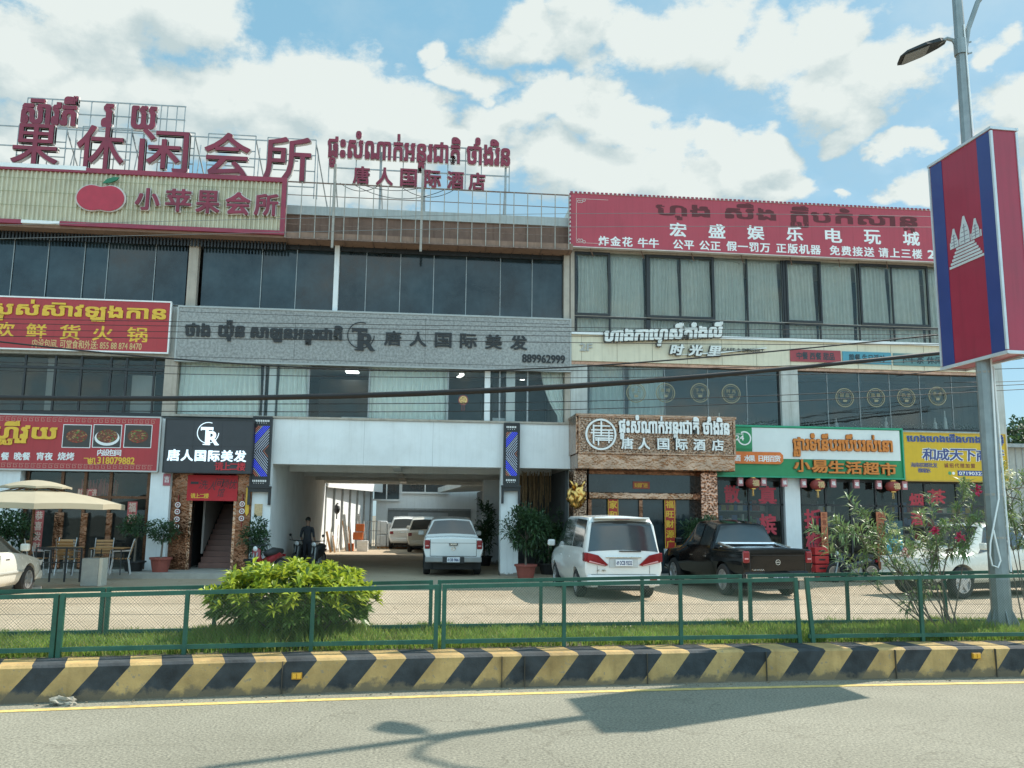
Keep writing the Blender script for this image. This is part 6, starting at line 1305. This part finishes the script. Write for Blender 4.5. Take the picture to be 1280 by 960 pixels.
def tree(name, label, x, y, h, rad, n, group=None, m=None, seed=0, L=.5):
    t = thing(name, label, 'tree', (x, y, 0), 0, group); mb = MB(); pts = [(.1*math.sin(i), .1*math.cos(i*1.3), h*.8*i/6) for i in range(7)]; mb.tube(pts, [.22, .19, .17, .14, .11, .08, .03], 8)
    for k in range(9): a = k*2.4; q = Vector(pts[3+k % 3]); mb.tube([q, q+Vector((math.cos(a)*rad*.4, math.sin(a)*rad*.4, rad*.4)), q+Vector((math.cos(a)*rad*.8, math.sin(a)*rad*.8, rad*.5))], [.08, .05, .02], 6)
    mb.build('trunk', bark, t, local=True); mb = MB(); leaves_cloud(mb, (0, 0, h-rad*.7), (rad, rad, rad*.85), n, L, L*.5, dens_noise=1.1, seed=seed); mb.build('crown', m or [leaf_dark, leaf_mid], t, local=True)
tree('broadleaf_tree', 'dark tree rising behind the grey shed at the far right edge', at(1290, 560, 55).x, 55, 8.6, 2.8, 2600, 'trees behind the shed', seed=2)
tree('broadleaf_tree', 'dark tree beside the shed, farther from the cream building', at(1330, 560, 50).x, 50, 8.0, 3.0, 2600, 'trees behind the shed', seed=5)
t = thing('shed', 'low grey metal shed beyond the cream building', 'shed', (at(1300, 600, 44).x, 44, 0)); x0 = at(1266, 600, 40).x; zt = at(1275, 560, 40).z
part('wall', mat('shed_wall', (.36, .38, .36), .7, var=.1, streak=.3), t, (x0-.6, x0+14, 40, 48, 0, zt)); part('roof', steel_grey, t, (x0-1.0, x0+14.4, 39.6, 48.4, zt, zt+.18)); mb = MB()
for i in range(40): mb.box(x0-.5+i*.36, x0-.46+i*.36, 39.97, 39.998, 0, zt-.01)
mb.build('ribs', steel_grey, t)
# ------------------------------------------------------------------ parasol, terrace furniture
YU = 22.6; ax_ = at(46, 600, YU); rimz = at(95, 633, YU).z; t = thing('parasol', 'beige two-tier parasol over the restaurant terrace', 'parasol', (ax_.x, YU, 0)); cloth = mat('parasol_cloth', (.42, .37, .265), .8, var=.06, scale=1.5, bump=.1, transl=.18)
def canopy(r0, r1, z0, z1, val, n=8, rot=R(22.5)):
    mb = MB(); vs = []; rows = 5
    for j in range(rows+1):
        s = j/rows
        for k in range(n*4): 
            a = rot+math.tau*k/(n*4); f = (k % 4)/4; sc = math.cos(math.pi/n)/math.cos(((f)-.5)*math.tau/n); rr_ = lerp(r0, r1, s)*sc; vs.append((ax_.x+rr_*math.cos(a), YU+rr_*math.sin(a), lerp(z0, z1, s)+.03*math.sin(s*math.pi)-.05*s*math.sin(f*math.pi)*-1*.4))
    m = n*4; fs = [(j*m+k, j*m+(k+1) % m, (j+1)*m+(k+1) % m, (j+1)*m+k) for j in range(rows) for k in range(m)]; b = len(vs)
    for k in range(m): x, y, z = vs[rows*m+k]; vs.append((x, y, z-val))
    fs += [(rows*m+k, rows*m+(k+1) % m, b+(k+1) % m, b+k) for k in range(m)]; return mb.add(vs, fs)
canopy(.55, 2.05, ax_.z-.26, rimz+.05, .13).build('canopy', cloth, t); canopy(.02, .8, ax_.z, ax_.z-.17, .05).build('vent_canopy', cloth, t)
mb = MB(); mb.tube([(ax_.x, YU, .04), (ax_.x, YU, ax_.z-.02)], .035, 10); mb.build('pole', brown_m, t); mb = MB()
for k in range(8): a = R(22.5)+math.tau*k/8; mb.tube([(ax_.x, YU, ax_.z-.1), (ax_.x+2.0*math.cos(a), YU+2.0*math.sin(a), rimz)], .012, 5)
mb.build('ribs', brown_m, t); mb = MB(); mb.lathe([(.32, 0), (.32, .07), (.05, .1), (.05, .3)], (ax_.x, YU, .0), 20); mb.build('base', concrete, t)
def chair(loc, rz, label):
    t = thing('terrace_chair', label, 'chair', loc, rz, 'slatted terrace chairs'); mb = MB()
    for i in range(6): y = -.2+i*.08; mb.box(-.22, .22, y, y+.055, .43, .45)
    mb.build('seat', wood, t, local=True, bevel=.004); mb = MB(); Mb = Matrix.Translation((0, .22, .46)) @ Matrix.Rotation(R(-14), 4, 'X')
    for i in range(5): mb.box(-.22, .22, -.012, .012, .08+i*.085, .14+i*.085, M=Mb)
    mb.build('backrest', wood, t, local=True, bevel=.004)
    for s in (-1, 1):
        f = MB(); f.tube([(s*.24, -.24, 0), (s*.24, -.19, .44)], .013, 6); f.build('leg', alloy, t, local=True); f = MB(); f.tube([(s*.24, .28, 0), (s*.24, .2, .44), (s*.24, .33, .98)], .013, 6); f.build('leg', alloy, t, local=True)
        f = MB(); f.tube([(s*.24, -.2, .44), (s*.25, -.2, .64), (s*.25, .24, .66)], .013, 6); f.build('armrest', alloy, t, local=True)
    return t
chair((X_(149, 25.6, 700), 25.7, .15), R(-75), 'slatted wood and steel chair standing apart beside the pale concrete block')
chair((X_(122, 25.9, 700), 26.2, .15), R(10), 'slatted chair with its back to the restaurant, behind the concrete block')
chair((X_(90, 25.6, 700), 25.4, .15), R(175), 'slatted chair facing the restaurant, at the table beside the concrete block')
chair((X_(72, 26, 700), 26.3, .15), R(0), 'slatted chair tucked against the restaurant side of the front table')
chair((X_(56, 26, 700), 25.6, .15), R(95), 'slatted chair closest to the pearl sedan, under the parasol')
def table(loc, label):
    t = thing('terrace_table', label, 'table', loc, 0, 'terrace tables'); mb = MB()
    for i in range(8): mb.box(-.45, .45, -.4+i*.1, -.4+i*.1+.085, .71, .735)
    mb.build('tabletop', wood, t, local=True, bevel=.004)
    for sx in (-1, 1):
        for sy in (-1, 1): f = MB(); f.tube([(sx*.4, sy*.36, 0), (sx*.38, sy*.34, .71)], .016, 6); f.build('leg', black_metal, t, local=True)
table((X_(135, 25.6, 700), 25.8, .15), 'slatted wood table between the standing-apart chair and the concrete block'); table((X_(76, 25.8, 700), 25.9, .15), 'slatted wood table under the parasol edge behind the railing')
mb = MB(); YR2 = 24.9; xa, xb = X_(44, YR2, 700), X_(101, YR2, 700)
t = thing('terrace_railing', 'thin dark railing along the terrace between the sedan and concrete block', 'railing', ((xa+xb)/2, YR2, 0))
part('rail', black_metal, t, (xa, xb, YR2, YR2+.04, .88, .92), (xa, xb, YR2, YR2+.03, .5, .53))
for i in range(4): x = lerp(xa, xb, i/3); part('post', black_metal, t, (x-.02, x+.02, YR2+.002, YR2+.038, 0, .88))
q0 = gr(100, 733); x0, x1 = at(101, 715, q0.y).x, at(123, 715, q0.y).x; t = thing('concrete_block', 'pale grey upright concrete block at the edge of the terrace', 'block', ((x0+x1)/2, q0.y, 0)); part('slab', mat('block_grey', (.33, .35, .33), .85, var=.12, scale=6, bump=.3, stain=.3), t, (x0, x1, q0.y, q0.y+.4, 0, at(112, 698, q0.y).z), bevel=.02); part('edge_face', mat('block_pale', (.55, .53, .45), .8, var=.08), t, (x1+.002, x1+.09, q0.y-.01, q0.y+.4, 0, at(112, 698, q0.y).z+.005), bevel=.01)

# ------------------------------------------------------------------ lamp post with the flag box
PX, PY = 8.06, 11.55; t = thing('lamp_post', 'tall grey street lamp post with two curved arms standing on the median', 'lamp post', (PX, PY, .37)); galv = mat('galvanised', (.27, .30, .30), .5, .5, var=.15, scale=6, streak=.2)
mb = MB(); mb.tube([(PX, PY, .37), (PX, PY, 4), (PX, PY, 9.2), (PX-.01, PY, 11.4)], [.135, .11, .078, .06], 10); mb.build('pole', galv, t, smooth=False); mb = MB(); mb.lathe([(.26, 0), (.26, .03)], (PX, PY, .375), 20)
for k in range(6): a = math.tau*k/6+.3; d = Vector((math.cos(a), math.sin(a), 0)); e = Vector((-d.y, d.x, 0))*.007; P0 = Vector((PX, PY, .405)); mb.prism([P0+d*.12-e, P0+d*.25-e, P0+d*.115-e+Vector((0, 0, .32))], e*2)
mb.build('base_flange', galv, t); zc = at(1204, 60, PY).z
mb = MB(); mb.lathe([(.1, -.12), (.1, .12)], (PX, PY, zc), 12); mb.bar((PX+.1, PY-.02, zc+.08), (PX+.16, PY-.02, zc+.1), .02); mb.bar((PX+.1, PY-.02, zc-.1), (PX+.16, PY-.02, zc-.08), .02); mb.build('collar', galv, t)
ua = Vector((.93, -.37, 0)); PC = Vector((PX, PY, zc)); h0 = at(1182, 53, PY+.12); h1 = at(1124, 76, PY+.34); hz = Vector((0, 0, 1))
mb = MB(); mb.tube([PC-ua*.05+hz*.02, PC-ua*.1+hz*.14, PC-ua*.18+hz*.18, PC-ua*.26+hz*.15, Vector(h0)-ua*.12-hz*.01], .03, 8); mb.build('arm', galv, t)
mb = MB(); mb.tube([PC+ua*.06-hz*.02, PC+ua*.12+hz*.3, PC+ua*.28+hz*.72, PC+ua*.62+hz*1.15, PC+ua*1.15+hz*1.42, PC+ua*1.8+hz*1.5], .038, 8); mb.build('arm', galv, t)
def head(a, b, nm='lamp_head', w=.26):
    a, b = Vector(a), Vector(b); d = (b-a).normalized(); s = d.cross(Vector((0, 0, 1))).normalized(); u = s.cross(d)
    if u.z < 0: u = -u
    L = (b-a).length; mb = MB(); vs = []; sec = ((0, .25, .055), (.12, .55, .07), (.45, .95, .06), (.85, 1, .045), (1, .7, .02))
    for f, ww, hh in sec:
        for sy, sz in ((-1, 0), (-.8, 1), (.8, 1), (1, 0)): vs.append(a+d*L*f+s*(sy*w*ww*.5)+u*(sz*hh))
    mb.add(vs, [(i*4+j, i*4+j+1, (i+1)*4+j+1, (i+1)*4+j) for i in range(4) for j in range(3)]+[(i*4+3, i*4, (i+1)*4, (i+1)*4+3) for i in range(4)]+[(0, 3, 2, 1), (16, 17, 18, 19)]); o = mb.build(nm, mat('lamp_shell', (.04, .045, .047), .75, 0, spec=.2), t)
    mb = MB(); n0 = a+d*L*.4-u*.004; n1 = a+d*L*.92-u*.004; mb.add([n0-s*w*.36, n0+s*w*.36, n1+s*w*.38, n1-s*w*.38, n0-s*w*.36-u*.012, n0+s*w*.36-u*.012, n1+s*w*.38-u*.012, n1-s*w*.38-u*.012], [(0, 1, 2, 3), (4, 7, 6, 5), (0, 4, 5, 1), (1, 5, 6, 2), (2, 6, 7, 3), (3, 7, 4, 0)]); g = mb.build('lens', mat('lens_grey', (.10, .11, .11), .2), o)
head(h0, h1, w=.42); head(PC+ua*1.75+hz*1.5, PC+ua*2.6+hz*1.45, w=.42)
mb = MB(); wm = Vector((PX-.02, PY-.14, 0)); l0 = at(1243, 690, PY-.16)
P_ = [(PX+.02, PY-.085, 9.4), (PX+.03, PY-.1, 7.2), (PX+.03, PY-.125, 4), (PX-.02, PY-.14, 2.2), (l0.x-.05, PY-.16, l0.z+.12), (l0.x-.075, PY-.17, l0.z-.05), (l0.x-.05, PY-.17, l0.z-.18), (l0.x+.03, PY-.17, l0.z-.21), (l0.x+.075, PY-.17, l0.z-.12), (l0.x+.04, PY-.165, l0.z+.1), (l0.x+.01, PY-.16, l0.z+.3)]; mb.tube(P_, .012, 6)
mb.tube([(PX+.1, PY-.06, 4.1), (PX+.12, PY-.07, 2.6), (PX+.125, PY-.08, 1.2)], .014, 6); mb.build('white_cable', white_paint, t)
mb = MB(); [mb.lathe([(r_, 0), (r_, .03)], (PX, PY, z), 12) for r_, z in ((.128, 1.65), (.122, 2.25), (.11, 4.0))]; mb.build('band', steel_pale, t)
A, B, Cc, D = Vector((7.9, 12.3, 0)), Vector((7.96, 10.89, 0)), Vector((8.36, 10.91, 0)), Vector((8.30, 12.32, 0)); fz0, fz1 = 4.17, 7.47
t = thing('flag_box', 'tall red box sign on the lamp post with blue edges and white temple', 'flag sign', (8.03, 11.5, fz0)); mb = MB(); red_f = mat('flag_red', (.36, .022, .05), .4, var=.10, scale=1, coat=.15, streak=.3); blue_f = mat('flag_blue', (.03, .05, .20), .4, var=.06, coat=.2)
mb.prism([v+Vector((0, 0, fz0+.03)) for v in (A, B, Cc, D)], (0, 0, fz1-fz0-.06)); mb.build('box', red_f, t)
def face(P, Q, u, z, o): n = (Q-P).cross(Vector((0, 0, 1))).normalized(); return P.lerp(Q, u)+Vector((0, 0, z))+n*o
def on_face(mb, P, Q, poly, o0, o1, mi=0):
    a = [face(P, Q, u, z, o0) for u, z in poly]; n = (Q-P).cross(Vector((0, 0, 1))).normalized(); mb.prism(a, n*(o1-o0), mi)
mb = MB()
for P, Q in ((A, B), (Cc, D)):
    for u0, u1 in ((.02, .215), (.785, .98)): on_face(mb, P, Q, [(u0, fz0+.05), (u1, fz0+.05), (u1, fz1-.05), (u0, fz1-.05)], .001, .006)
mb.build('blue_stripes', blue_f, t); mb = MB()
for P, Q in ((A, B), (B, Cc), (Cc, D), (D, A)):
    for poly in ([(-.02, fz0), (1.02, fz0), (1.02, fz0+.045), (-.02, fz0+.045)], [(-.02, fz1-.04), (1.02, fz1-.04), (1.02, fz1), (-.02, fz1)]): on_face(mb, P, Q, poly, -.01, .022)
    mb.bar(P+Vector((0, 0, fz0+.06)), P+Vector((0, 0, fz1-.06)), .034)
mb.build('frame', mat('white_frame', (.6, .63, .65), .4, .2), t); mb = MB(); P, Q = A, B; zb0 = 5.66; em = mat('temple_white', (.58, .6, .6), .5); emg = mat('temple_grey', (.25, .22, .25), .5)
for k in range(6): i_ = .025*k; on_face(mb, P, Q, [(.24+i_, zb0+k*.05), (.78-i_, zb0+k*.05), (.78-i_, zb0+k*.05+.036), (.24+i_, zb0+k*.05+.036)], .002, .01)
for uc, w, h in ((.51, .075, .42), (.34, .055, .30), (.68, .055, .30)):
    zz = zb0+.3; on_face(mb, P, Q, [(uc-w, zz), (uc+w, zz), (uc+w, zz+h*.35), (uc+w*.8, zz+h*.55), (uc+w*.45, zz+h*.78), (uc+.012, zz+h), (uc-.012, zz+h), (uc-w*.45, zz+h*.78), (uc-w*.8, zz+h*.55), (uc-w, zz+h*.35)], .002, .009)
for u in [.27+.03*i for i in range(17)]: on_face(mb, P, Q, [(u, zb0+.3), (u+.016, zb0+.3), (u+.016, zb0+.40), (u, zb0+.40)], .002, .0085)
for uc, w, h in ((.51, .075, .42), (.34, .055, .30), (.68, .055, .30)):
    for k in range(4): z = zb0+.34+h*.16*k; ww = w*(1, .95, .75, .45)[k]; on_face(mb, P, Q, [(uc-ww*.9, z), (uc+ww*.9, z), (uc+ww*.9, z+.012), (uc-ww*.9, z+.012)], .0095, .0105, 1)
    on_face(mb, P, Q, [(uc-.006, zb0+.31), (uc+.006, zb0+.31), (uc+.006, zb0+.3+h*.7), (uc-.006, zb0+.3+h*.7)], .0096, .0107, 1)
mb.build('temple_emblem', [em, emg], t)

# ------------------------------------------------------------------ overhead cables
cab = mat('cable_black', (.012, .012, .013), .6, var=.1); cabg = mat('cable_grey', (.16, .17, .17), .5)
def cable(pts, Y, r, label, m=cab, sagged=.0, tails=3):
    P = [at(x, y, Y) for x, y in pts]; d0 = (P[0]-P[1]).normalized(); d1 = (P[-1]-P[-2]).normalized(); P = ([P[0]+d0*14] if tails & 1 else [])+P+[P[-1]+d1*14]; Q = []
    for a, b in zip(P, P[1:]):
        n = max(2, int((b-a).length/1.2)); Q += [a.lerp(b, i/n) for i in range(n)]
    Q.append(P[-1])
    for _ in range(6): Q = [Q[0]]+[(Q[i-1]+Q[i]*2+Q[i+1])/4 for i in range(1, len(Q)-1)]+[Q[-1]]
    mb = MB(); mb.tube(Q, r, 6); return tag(mb.build('overhead_cable', m, smooth=True), label, 'cable', 'overhead cables across the street front')
YW = 16.5
mb = None
cable(((-20, 497), (200, 501), (420, 496), (640, 489), (880, 471), (1020, 458), (1180, 441)), YW, .045, 'thick twisted black cable bundle crossing the whole front at middle-floor height')
cable(((-20, 499), (200, 503), (420, 499), (640, 492), (880, 474), (1020, 459), (1180, 440)), YW+.05, .022, 'thin black cable bound along the underside of the thick bundle')
cable(((-20, 425), (60, 434), (140, 443), (220, 449), (320, 457), (440, 464), (560, 466), (700, 463), (830, 451), (1020, 436), (1180, 418)), YW-.3, .016, 'slack black cable drooping below the stone sign toward the flag box')
for i, (a, b, c, Y, r, m, lb) in enumerate(((398, 408, 418, YW, .006, cab, 'topmost thin cable across the red hotpot sign and stone sign'), (404, 413, 424, YW+.1, .006, cab, 'second thin cable across the red hotpot sign and stone sign'), (412, 419, 428, YW+.2, .006, cab, 'third thin cable across the red hotpot sign and stone sign'), (420, 427, 436, YW, .007, cab, 'fourth thin cable across the red hotpot sign and stone sign'), (452, 466, 452, YW+.3, .008, cab, 'thin cable just over the upper edge of the middle-floor glass'), (463, 474, 466, YW+.2, .007, cab, 'thin cable through the upper part of the middle-floor glass'), (505, 505, 486, YW, .008, cab, 'thin cable following beneath the thick bundle'), (513, 516, 492, YW+.1, .008, cab, 'lowest thin cable across the middle-floor glass'),
    (268, 264, 271, YW+.2, .005, cabg, 'fine grey wire crossing the dark Khmer line of the arcade sign'), (285, 280, 284, YW+.2, .005, cabg, 'fine grey wire crossing the white letters of the arcade sign'))):
    if i < 8: cable(((-20, a), (330, lerp(a, b, .6)), (640, b), (960, lerp(b, c, .5)), (1290, c-6)), Y, r, lb, m)
    else: cable(((500, a+2), (720, a-8+5), (960, b+3), (1180, c)), Y, r, lb, m)
cable(((1120, 470), (1180, 462), (1240, 455), (1330, 440)), 20, .012, 'black cable running from the cafe wall past the pole toward the right', cab, tails=2)
cable(((1180, 478), (1240, 480), (1330, 474)), 24, .01, 'thin cable crossing the sky gap beside the lamp post, the upper one', cab, tails=2)
cable(((1257, 542), (1290, 531), (1330, 520)), F+1.5, .014, 'thin cable rising in the sky gap above the grey shed', cab, tails=2)

# ------------------------------------------------------------------ courtyard seen through the passage
CY = thing('courtyard_building', 'white rear building around the courtyard behind the passage', 'building', (0, 50.5, 0))
gm = mat('garage_grey', (.20, .21, .21), .7, var=.1, streak=.2)
xa, xb = at(470, 640, 53).x, at(640, 640, 53).x
part('wall', white_wall, CY, (xa, xb+6, 53, 53.4, 0, 9)); qd = rx(484, 588, 637, 690, 53); part('garage_recess', gm, CY, (qd[0], qd[1], 52.95, 52.998, 0, qd[3])); part('frame', steel_grey, CY, (qd[0], qd[1], 52.9, 52.95, qd[3]-.06, qd[3]+.06))
qd = rx(510, 560, 641, 656, 53); part('shutter', mat('shutter_grey', (.3, .31, .31), .6), CY, (qd[0], qd[1], 52.88, 52.94, qd[2], qd[3])); 
mb = MB(); x = qd[0]
while x < qd[1]-.1: mb.box(x, x+.06, 52.86, 52.94, qd[2]-.15, qd[2]-.01); x += .13
mb.build('grille', white_paint, CY); part('opening', dark_room, CY, (qd[0], qd[1], 52.90, 52.945, qd[2]-.9, qd[2]-.005))
for a, b, tp, bt in ((468, 499, 600, 624), (503, 560, 598, 615)): qd = rx(a, b, tp, bt, 53); part('window', glass_dark, CY, (qd[0], qd[1], 52.9, 52.97, qd[2], qd[3])); part('window_frame', white_paint, CY, (qd[0]-.05, qd[1]+.05, 52.88, 52.98, qd[2]-.1, qd[2]-.002), ((qd[0]+qd[1])/2-.03, (qd[0]+qd[1])/2+.03, 52.87, 52.899, qd[2], qd[3]))
wl0, wl1 = Vector((-4.9, 43.45, 0)), Vector((at(468, 640, 53).x-.1, 53, 0)); n_ = (wl1-wl0).cross(Vector((0, 0, 1))).normalized(); mb = MB(); mb.prism([wl0, wl1, wl1-n_*.2, wl0-n_*.2], (0, 0, 3.3)); mb.build('side_wall', white_wall, CY)
mb = MB(); a0, b0 = at(404, 606, 43.6), at(469, 627, 52.5); a0.x = max(a0.x, -4.6); zc0 = 3.28
mb.prism([(a0.x, a0.y, zc0), (b0.x+.35, b0.y, zc0), (wl1.x, wl1.y, zc0+.05), (wl0.x, wl0.y, zc0+.05)], (0, 0, .12), 1); mb.prism([(a0.x+.0, a0.y, zc0-.1), (b0.x+.36, b0.y, zc0-.1), (b0.x+.42, b0.y, zc0-.1), (a0.x+.06, a0.y, zc0-.1)], (0, 0, .55), 0); mb.build('awning', [white_paint, steel_grey], CY)
mb = MB()
for k in range(7): p = wl0.lerp(wl1, (k+.5)/7)+n_*.05; mb.bar(p, p+Vector((0, 0, 3.2)), .1)
mb.build('wall_posts', steel_grey, CY)
ca = at(576, 608, 44), at(547, 626, 52.5); mb = MB(); mb.prism([(ca[0].x, 43.6, 3.3), (ca[1].x, 52.6, 3.2), (5, 52.6, 3.4), (5, 43.6, 3.5)], (0, 0, .3)); mb.build('canopy', white_dirty, CY); part('wing', grey_room, CY, (3.4, 3.6, 43.45, 53, 0, 3.25))
t = thing('wrapped_pallets', 'stack of goods wrapped in white plastic against the courtyard wall', 'pallets', (at(490, 684, 49.5).x, 49.5, 0)); xm = at(490, 684, 49.5).x; mb = MB()
for i in range(3):
    for j in range(2): mb.box(xm-.85+i*.57, xm-.85+i*.57+.55, 49.4, 49.9, .1+j*.68, .1+j*.68+.66+.08*((i+j) % 2))
mb.build('bundles', mat('white_wrap', (.62, .64, .64), .5, var=.12, scale=6, bump=.5, bscale=9), t, bevel=.06); part('pallet', wood, t, (xm-.9, xm+.9, 49.35, 49.95, 0, .1))
for i, (p, y, z, m, w, lb) in enumerate(((453, 45.4, 0, white_paint, .55, 'white box at the foot of the crate pile in the courtyard'), (447, 45.6, .58, mat('crate_orange', (.5, .13, .03), .6), .5, 'orange crate on the white box in the courtyard'), (449, 45.65, 1.0, MATS['crate_orange'], .42, 'topmost orange crate of the courtyard pile'), (437, 45.9, 0, MATS['crate_orange'], .4, 'orange crate on the courtyard floor beside the white box'))):
    x = at(p, 680, y).x; mb = MB(); h = .56 if i == 0 else .4; mb.box(x-w/2, x+w/2, y, y+.4, z, z+h-.02)
    for k in range(3): mb.box(x-w/2-.01, x+w/2+.01, y-.01, y+.41, z+h*(.15+.3*k), z+h*(.2+.3*k))
    tag(mb.build('crate', m, bevel=.01), lb, 'crate', 'crates in the courtyard')
t = thing('steel_rack', 'thin steel pipe rack standing against the courtyard wall', 'rack', (at(467, 685, 48).x, 48, 0)); mb = MB(); x0, x1 = at(458, 680, 48).x, at(475, 680, 48).x
for k in range(5): x = lerp(x0, x1, k/4); mb.bar((x, 48, 0), (x, 48, 1.5), .035)
mb.build('uprights', steel_grey, t); mb = MB(); [mb.bar((x0, 48, z), (x1, 48, z), .035) for z in (.3, 1.0, 1.5)]; mb.build('rails', steel_grey, t)
rs = random.Random(4)
for i in range(6):
    p = wl0.lerp(wl1, .06+.09*i)+n_*rs.uniform(.35, .8); mb = MB(); h = rs.uniform(.9, 2.1); w = rs.uniform(.04, .1); mb.bar(p, p-n_*.25+Vector((0, 0, h)), w, w*1.5)
    mb.bar(p+Vector((.2, 0, 0)), p-n_*.2+Vector((.25, .1, h*.8)), w*.7); tag(mb.build('leaning_board', [wood, white_paint, steel_grey][i % 3]), f'{words[i]} of the boards leaning on the courtyard wall, counting away from the passage', 'boards', 'boards leaning on the courtyard wall')
mb = MB(); c = at(421, 640, 44.2); mb.lathe([(.05, -.1), (.13, 0), (.16, .15), (.12, .3), (.04, .4)], (c.x, 44.2, c.z), 12); mb.box(c.x-.03, c.x+.03, 44.2, 44.6, c.z+.35, c.z+.45); mb.tube([(c.x, 44.2, c.z-.35), (c.x, 44.2, c.z)], .03, 6)
tag(mb.build('wall_lantern', black_metal), 'black wall lantern under the white courtyard awning', 'wall lamp')

# ------------------------------------------------------------------ the person in the passage
def figure(name, label, loc, rz, J, E, RAD, mats, parts_):
    t = thing(name, label, 'person', loc, rz)
    me = bpy.data.meshes.new('body'); keys = list(J); me.from_pydata([J[k] for k in keys], [(keys.index(a), keys.index(b)) for a, b in E], []); o = bpy.data.objects.new('body', me); COL.objects.link(o)
    sk = o.modifiers.new('skin', 'SKIN'); su = o.modifiers.new('sub', 'SUBSURF'); su.levels = 2; su.render_levels = 2
    for i, k in enumerate(keys): r = RAD[k]; me.skin_vertices[0].data[i].radius = r if isinstance(r, tuple) else (r, r); me.skin_vertices[0].data[i].use_root = (k == 'pelvis')
    bpy.context.view_layer.update(); m2 = bpy.data.meshes.new_from_object(o.evaluated_get(bpy.context.evaluated_depsgraph_get())); o.modifiers.clear(); o.data = m2
    for m in mats: m2.materials.append(m)
    for p in m2.polygons:
        z = p.center.z; x = abs(p.center.x); p.use_smooth = True; p.material_index = 0
        if z < .09: p.material_index = 3
        elif z < .92 and not (x > .2 and z > .6): p.material_index = 2
        elif z < 1.47 and not (z < 1.08 and x > .2): p.material_index = 1
        else: p.material_index = 0
    o.parent = t; return t
skin = mat('skin', (.32, .19, .13), .6, var=.05); shirt = mat('dark_shirt', (.035, .04, .05), .85, var=.2); trousers = mat('dark_trousers', (.025, .027, .035), .85); shoe = mat('dark_shoe', (.02, .02, .02), .6); hair = mat('black_hair', (.01, .009, .008), .5)
J = dict(pelvis=(0, 0, .94), waist=(0, 0, 1.06), chest=(0, .01, 1.28), neck0=(0, 0, 1.44), neck=(0, 0, 1.51), jaw=(0, -.01, 1.57), head=(0, -.005, 1.645), crown=(0, .005, 1.73))
RAD = dict(pelvis=(.15, .115), waist=(.135, .1), chest=(.145, .105), neck0=(.075, .065), neck=(.05, .052), jaw=(.062, .075), head=(.075, .092), crown=(.05, .062)); E_ = [('pelvis', 'waist'), ('waist', 'chest'), ('chest', 'neck0'), ('neck0', 'neck'), ('neck', 'jaw'), ('jaw', 'head'), ('head', 'crown')]
for s, n in ((-1, 'l'), (1, 'r')):
    J.update({n+'sh': (s*.18, 0, 1.40), n+'el': (s*.25, .03, 1.12), n+'wr': (s*.24, -.12, .92), n+'ha': (s*.235, -.17, .84), n+'hip': (s*.09, 0, .9), n+'kn': (s*.105, -.02, .5), n+'an': (s*.11, .03, .09), n+'to': (s*.12, -.13, .035)})
    RAD.update({n+'sh': .062, n+'el': .043, n+'wr': .028, n+'ha': (.036, .02), n+'hip': (.095, .1), n+'kn': .06, n+'an': .042, n+'to': (.04, .03)}); E_ += [('chest', n+'sh'), (n+'sh', n+'el'), (n+'el', n+'wr'), (n+'wr', n+'ha'), ('pelvis', n+'hip'), (n+'hip', n+'kn'), (n+'kn', n+'an'), (n+'an', n+'to')]
    for k, (dx, L) in enumerate(((-.024, .07), (-.008, .08), (.008, .076), (.024, .06))): J[f'{n}f{k}'] = (s*.235+dx, -.19, .80); J[f'{n}g{k}'] = (s*.235+dx, -.175, .80-L*.6); RAD[f'{n}f{k}'] = .009; RAD[f'{n}g{k}'] = .007; E_ += [(n+'ha', f'{n}f{k}'), (f'{n}f{k}', f'{n}g{k}')]
    J[n+'th'] = (s*.19, -.19, .83); RAD[n+'th'] = .01; E_.append((n+'ha', n+'th'))
xp = at(384, 680, 31.2).x
pt = figure('person', 'person in dark shirt and trousers standing in the shade of the passage', (xp, 31.2, 0), R(160), J, E_, RAD, [skin, shirt, trousers, shoe], 0)
mb = MB(); vs = []; bmx = bmesh.new(); bmesh.ops.create_uvsphere(bmx, u_segments=16, v_segments=10, radius=1)
for v in bmx.verts: vs.append((v.co.x*.092, v.co.y*.112+.012, max(v.co.z*.10, -.05+.04*v.co.y)+1.68))
mb.add(vs, [[v.index for v in f.verts] for f in bmx.faces]); bmx.free(); mb.build('hair', hair, pt, local=True, smooth=True)
mb = MB()
for s in (-1, 1): mb.lathe([(.001, -.006), (.011, 0), (.001, .006)], (s*.032, -.092, 1.655), 8); mb.box(s*.08-.008, s*.08+.008, -.02, .015, 1.61, 1.67)
mb.prism([(-.013, -.09, 1.61), (.013, -.09, 1.61), (.006, -.115, 1.615), (0, -.095, 1.655)], (0, .01, 0)); mb.box(-.025, .025, -.094, -.085, 1.575, 1.583); mb.build('face', mat('face_tone', (.2, .1, .08), .6), pt, local=True)
bpy.context.view_layer.update()
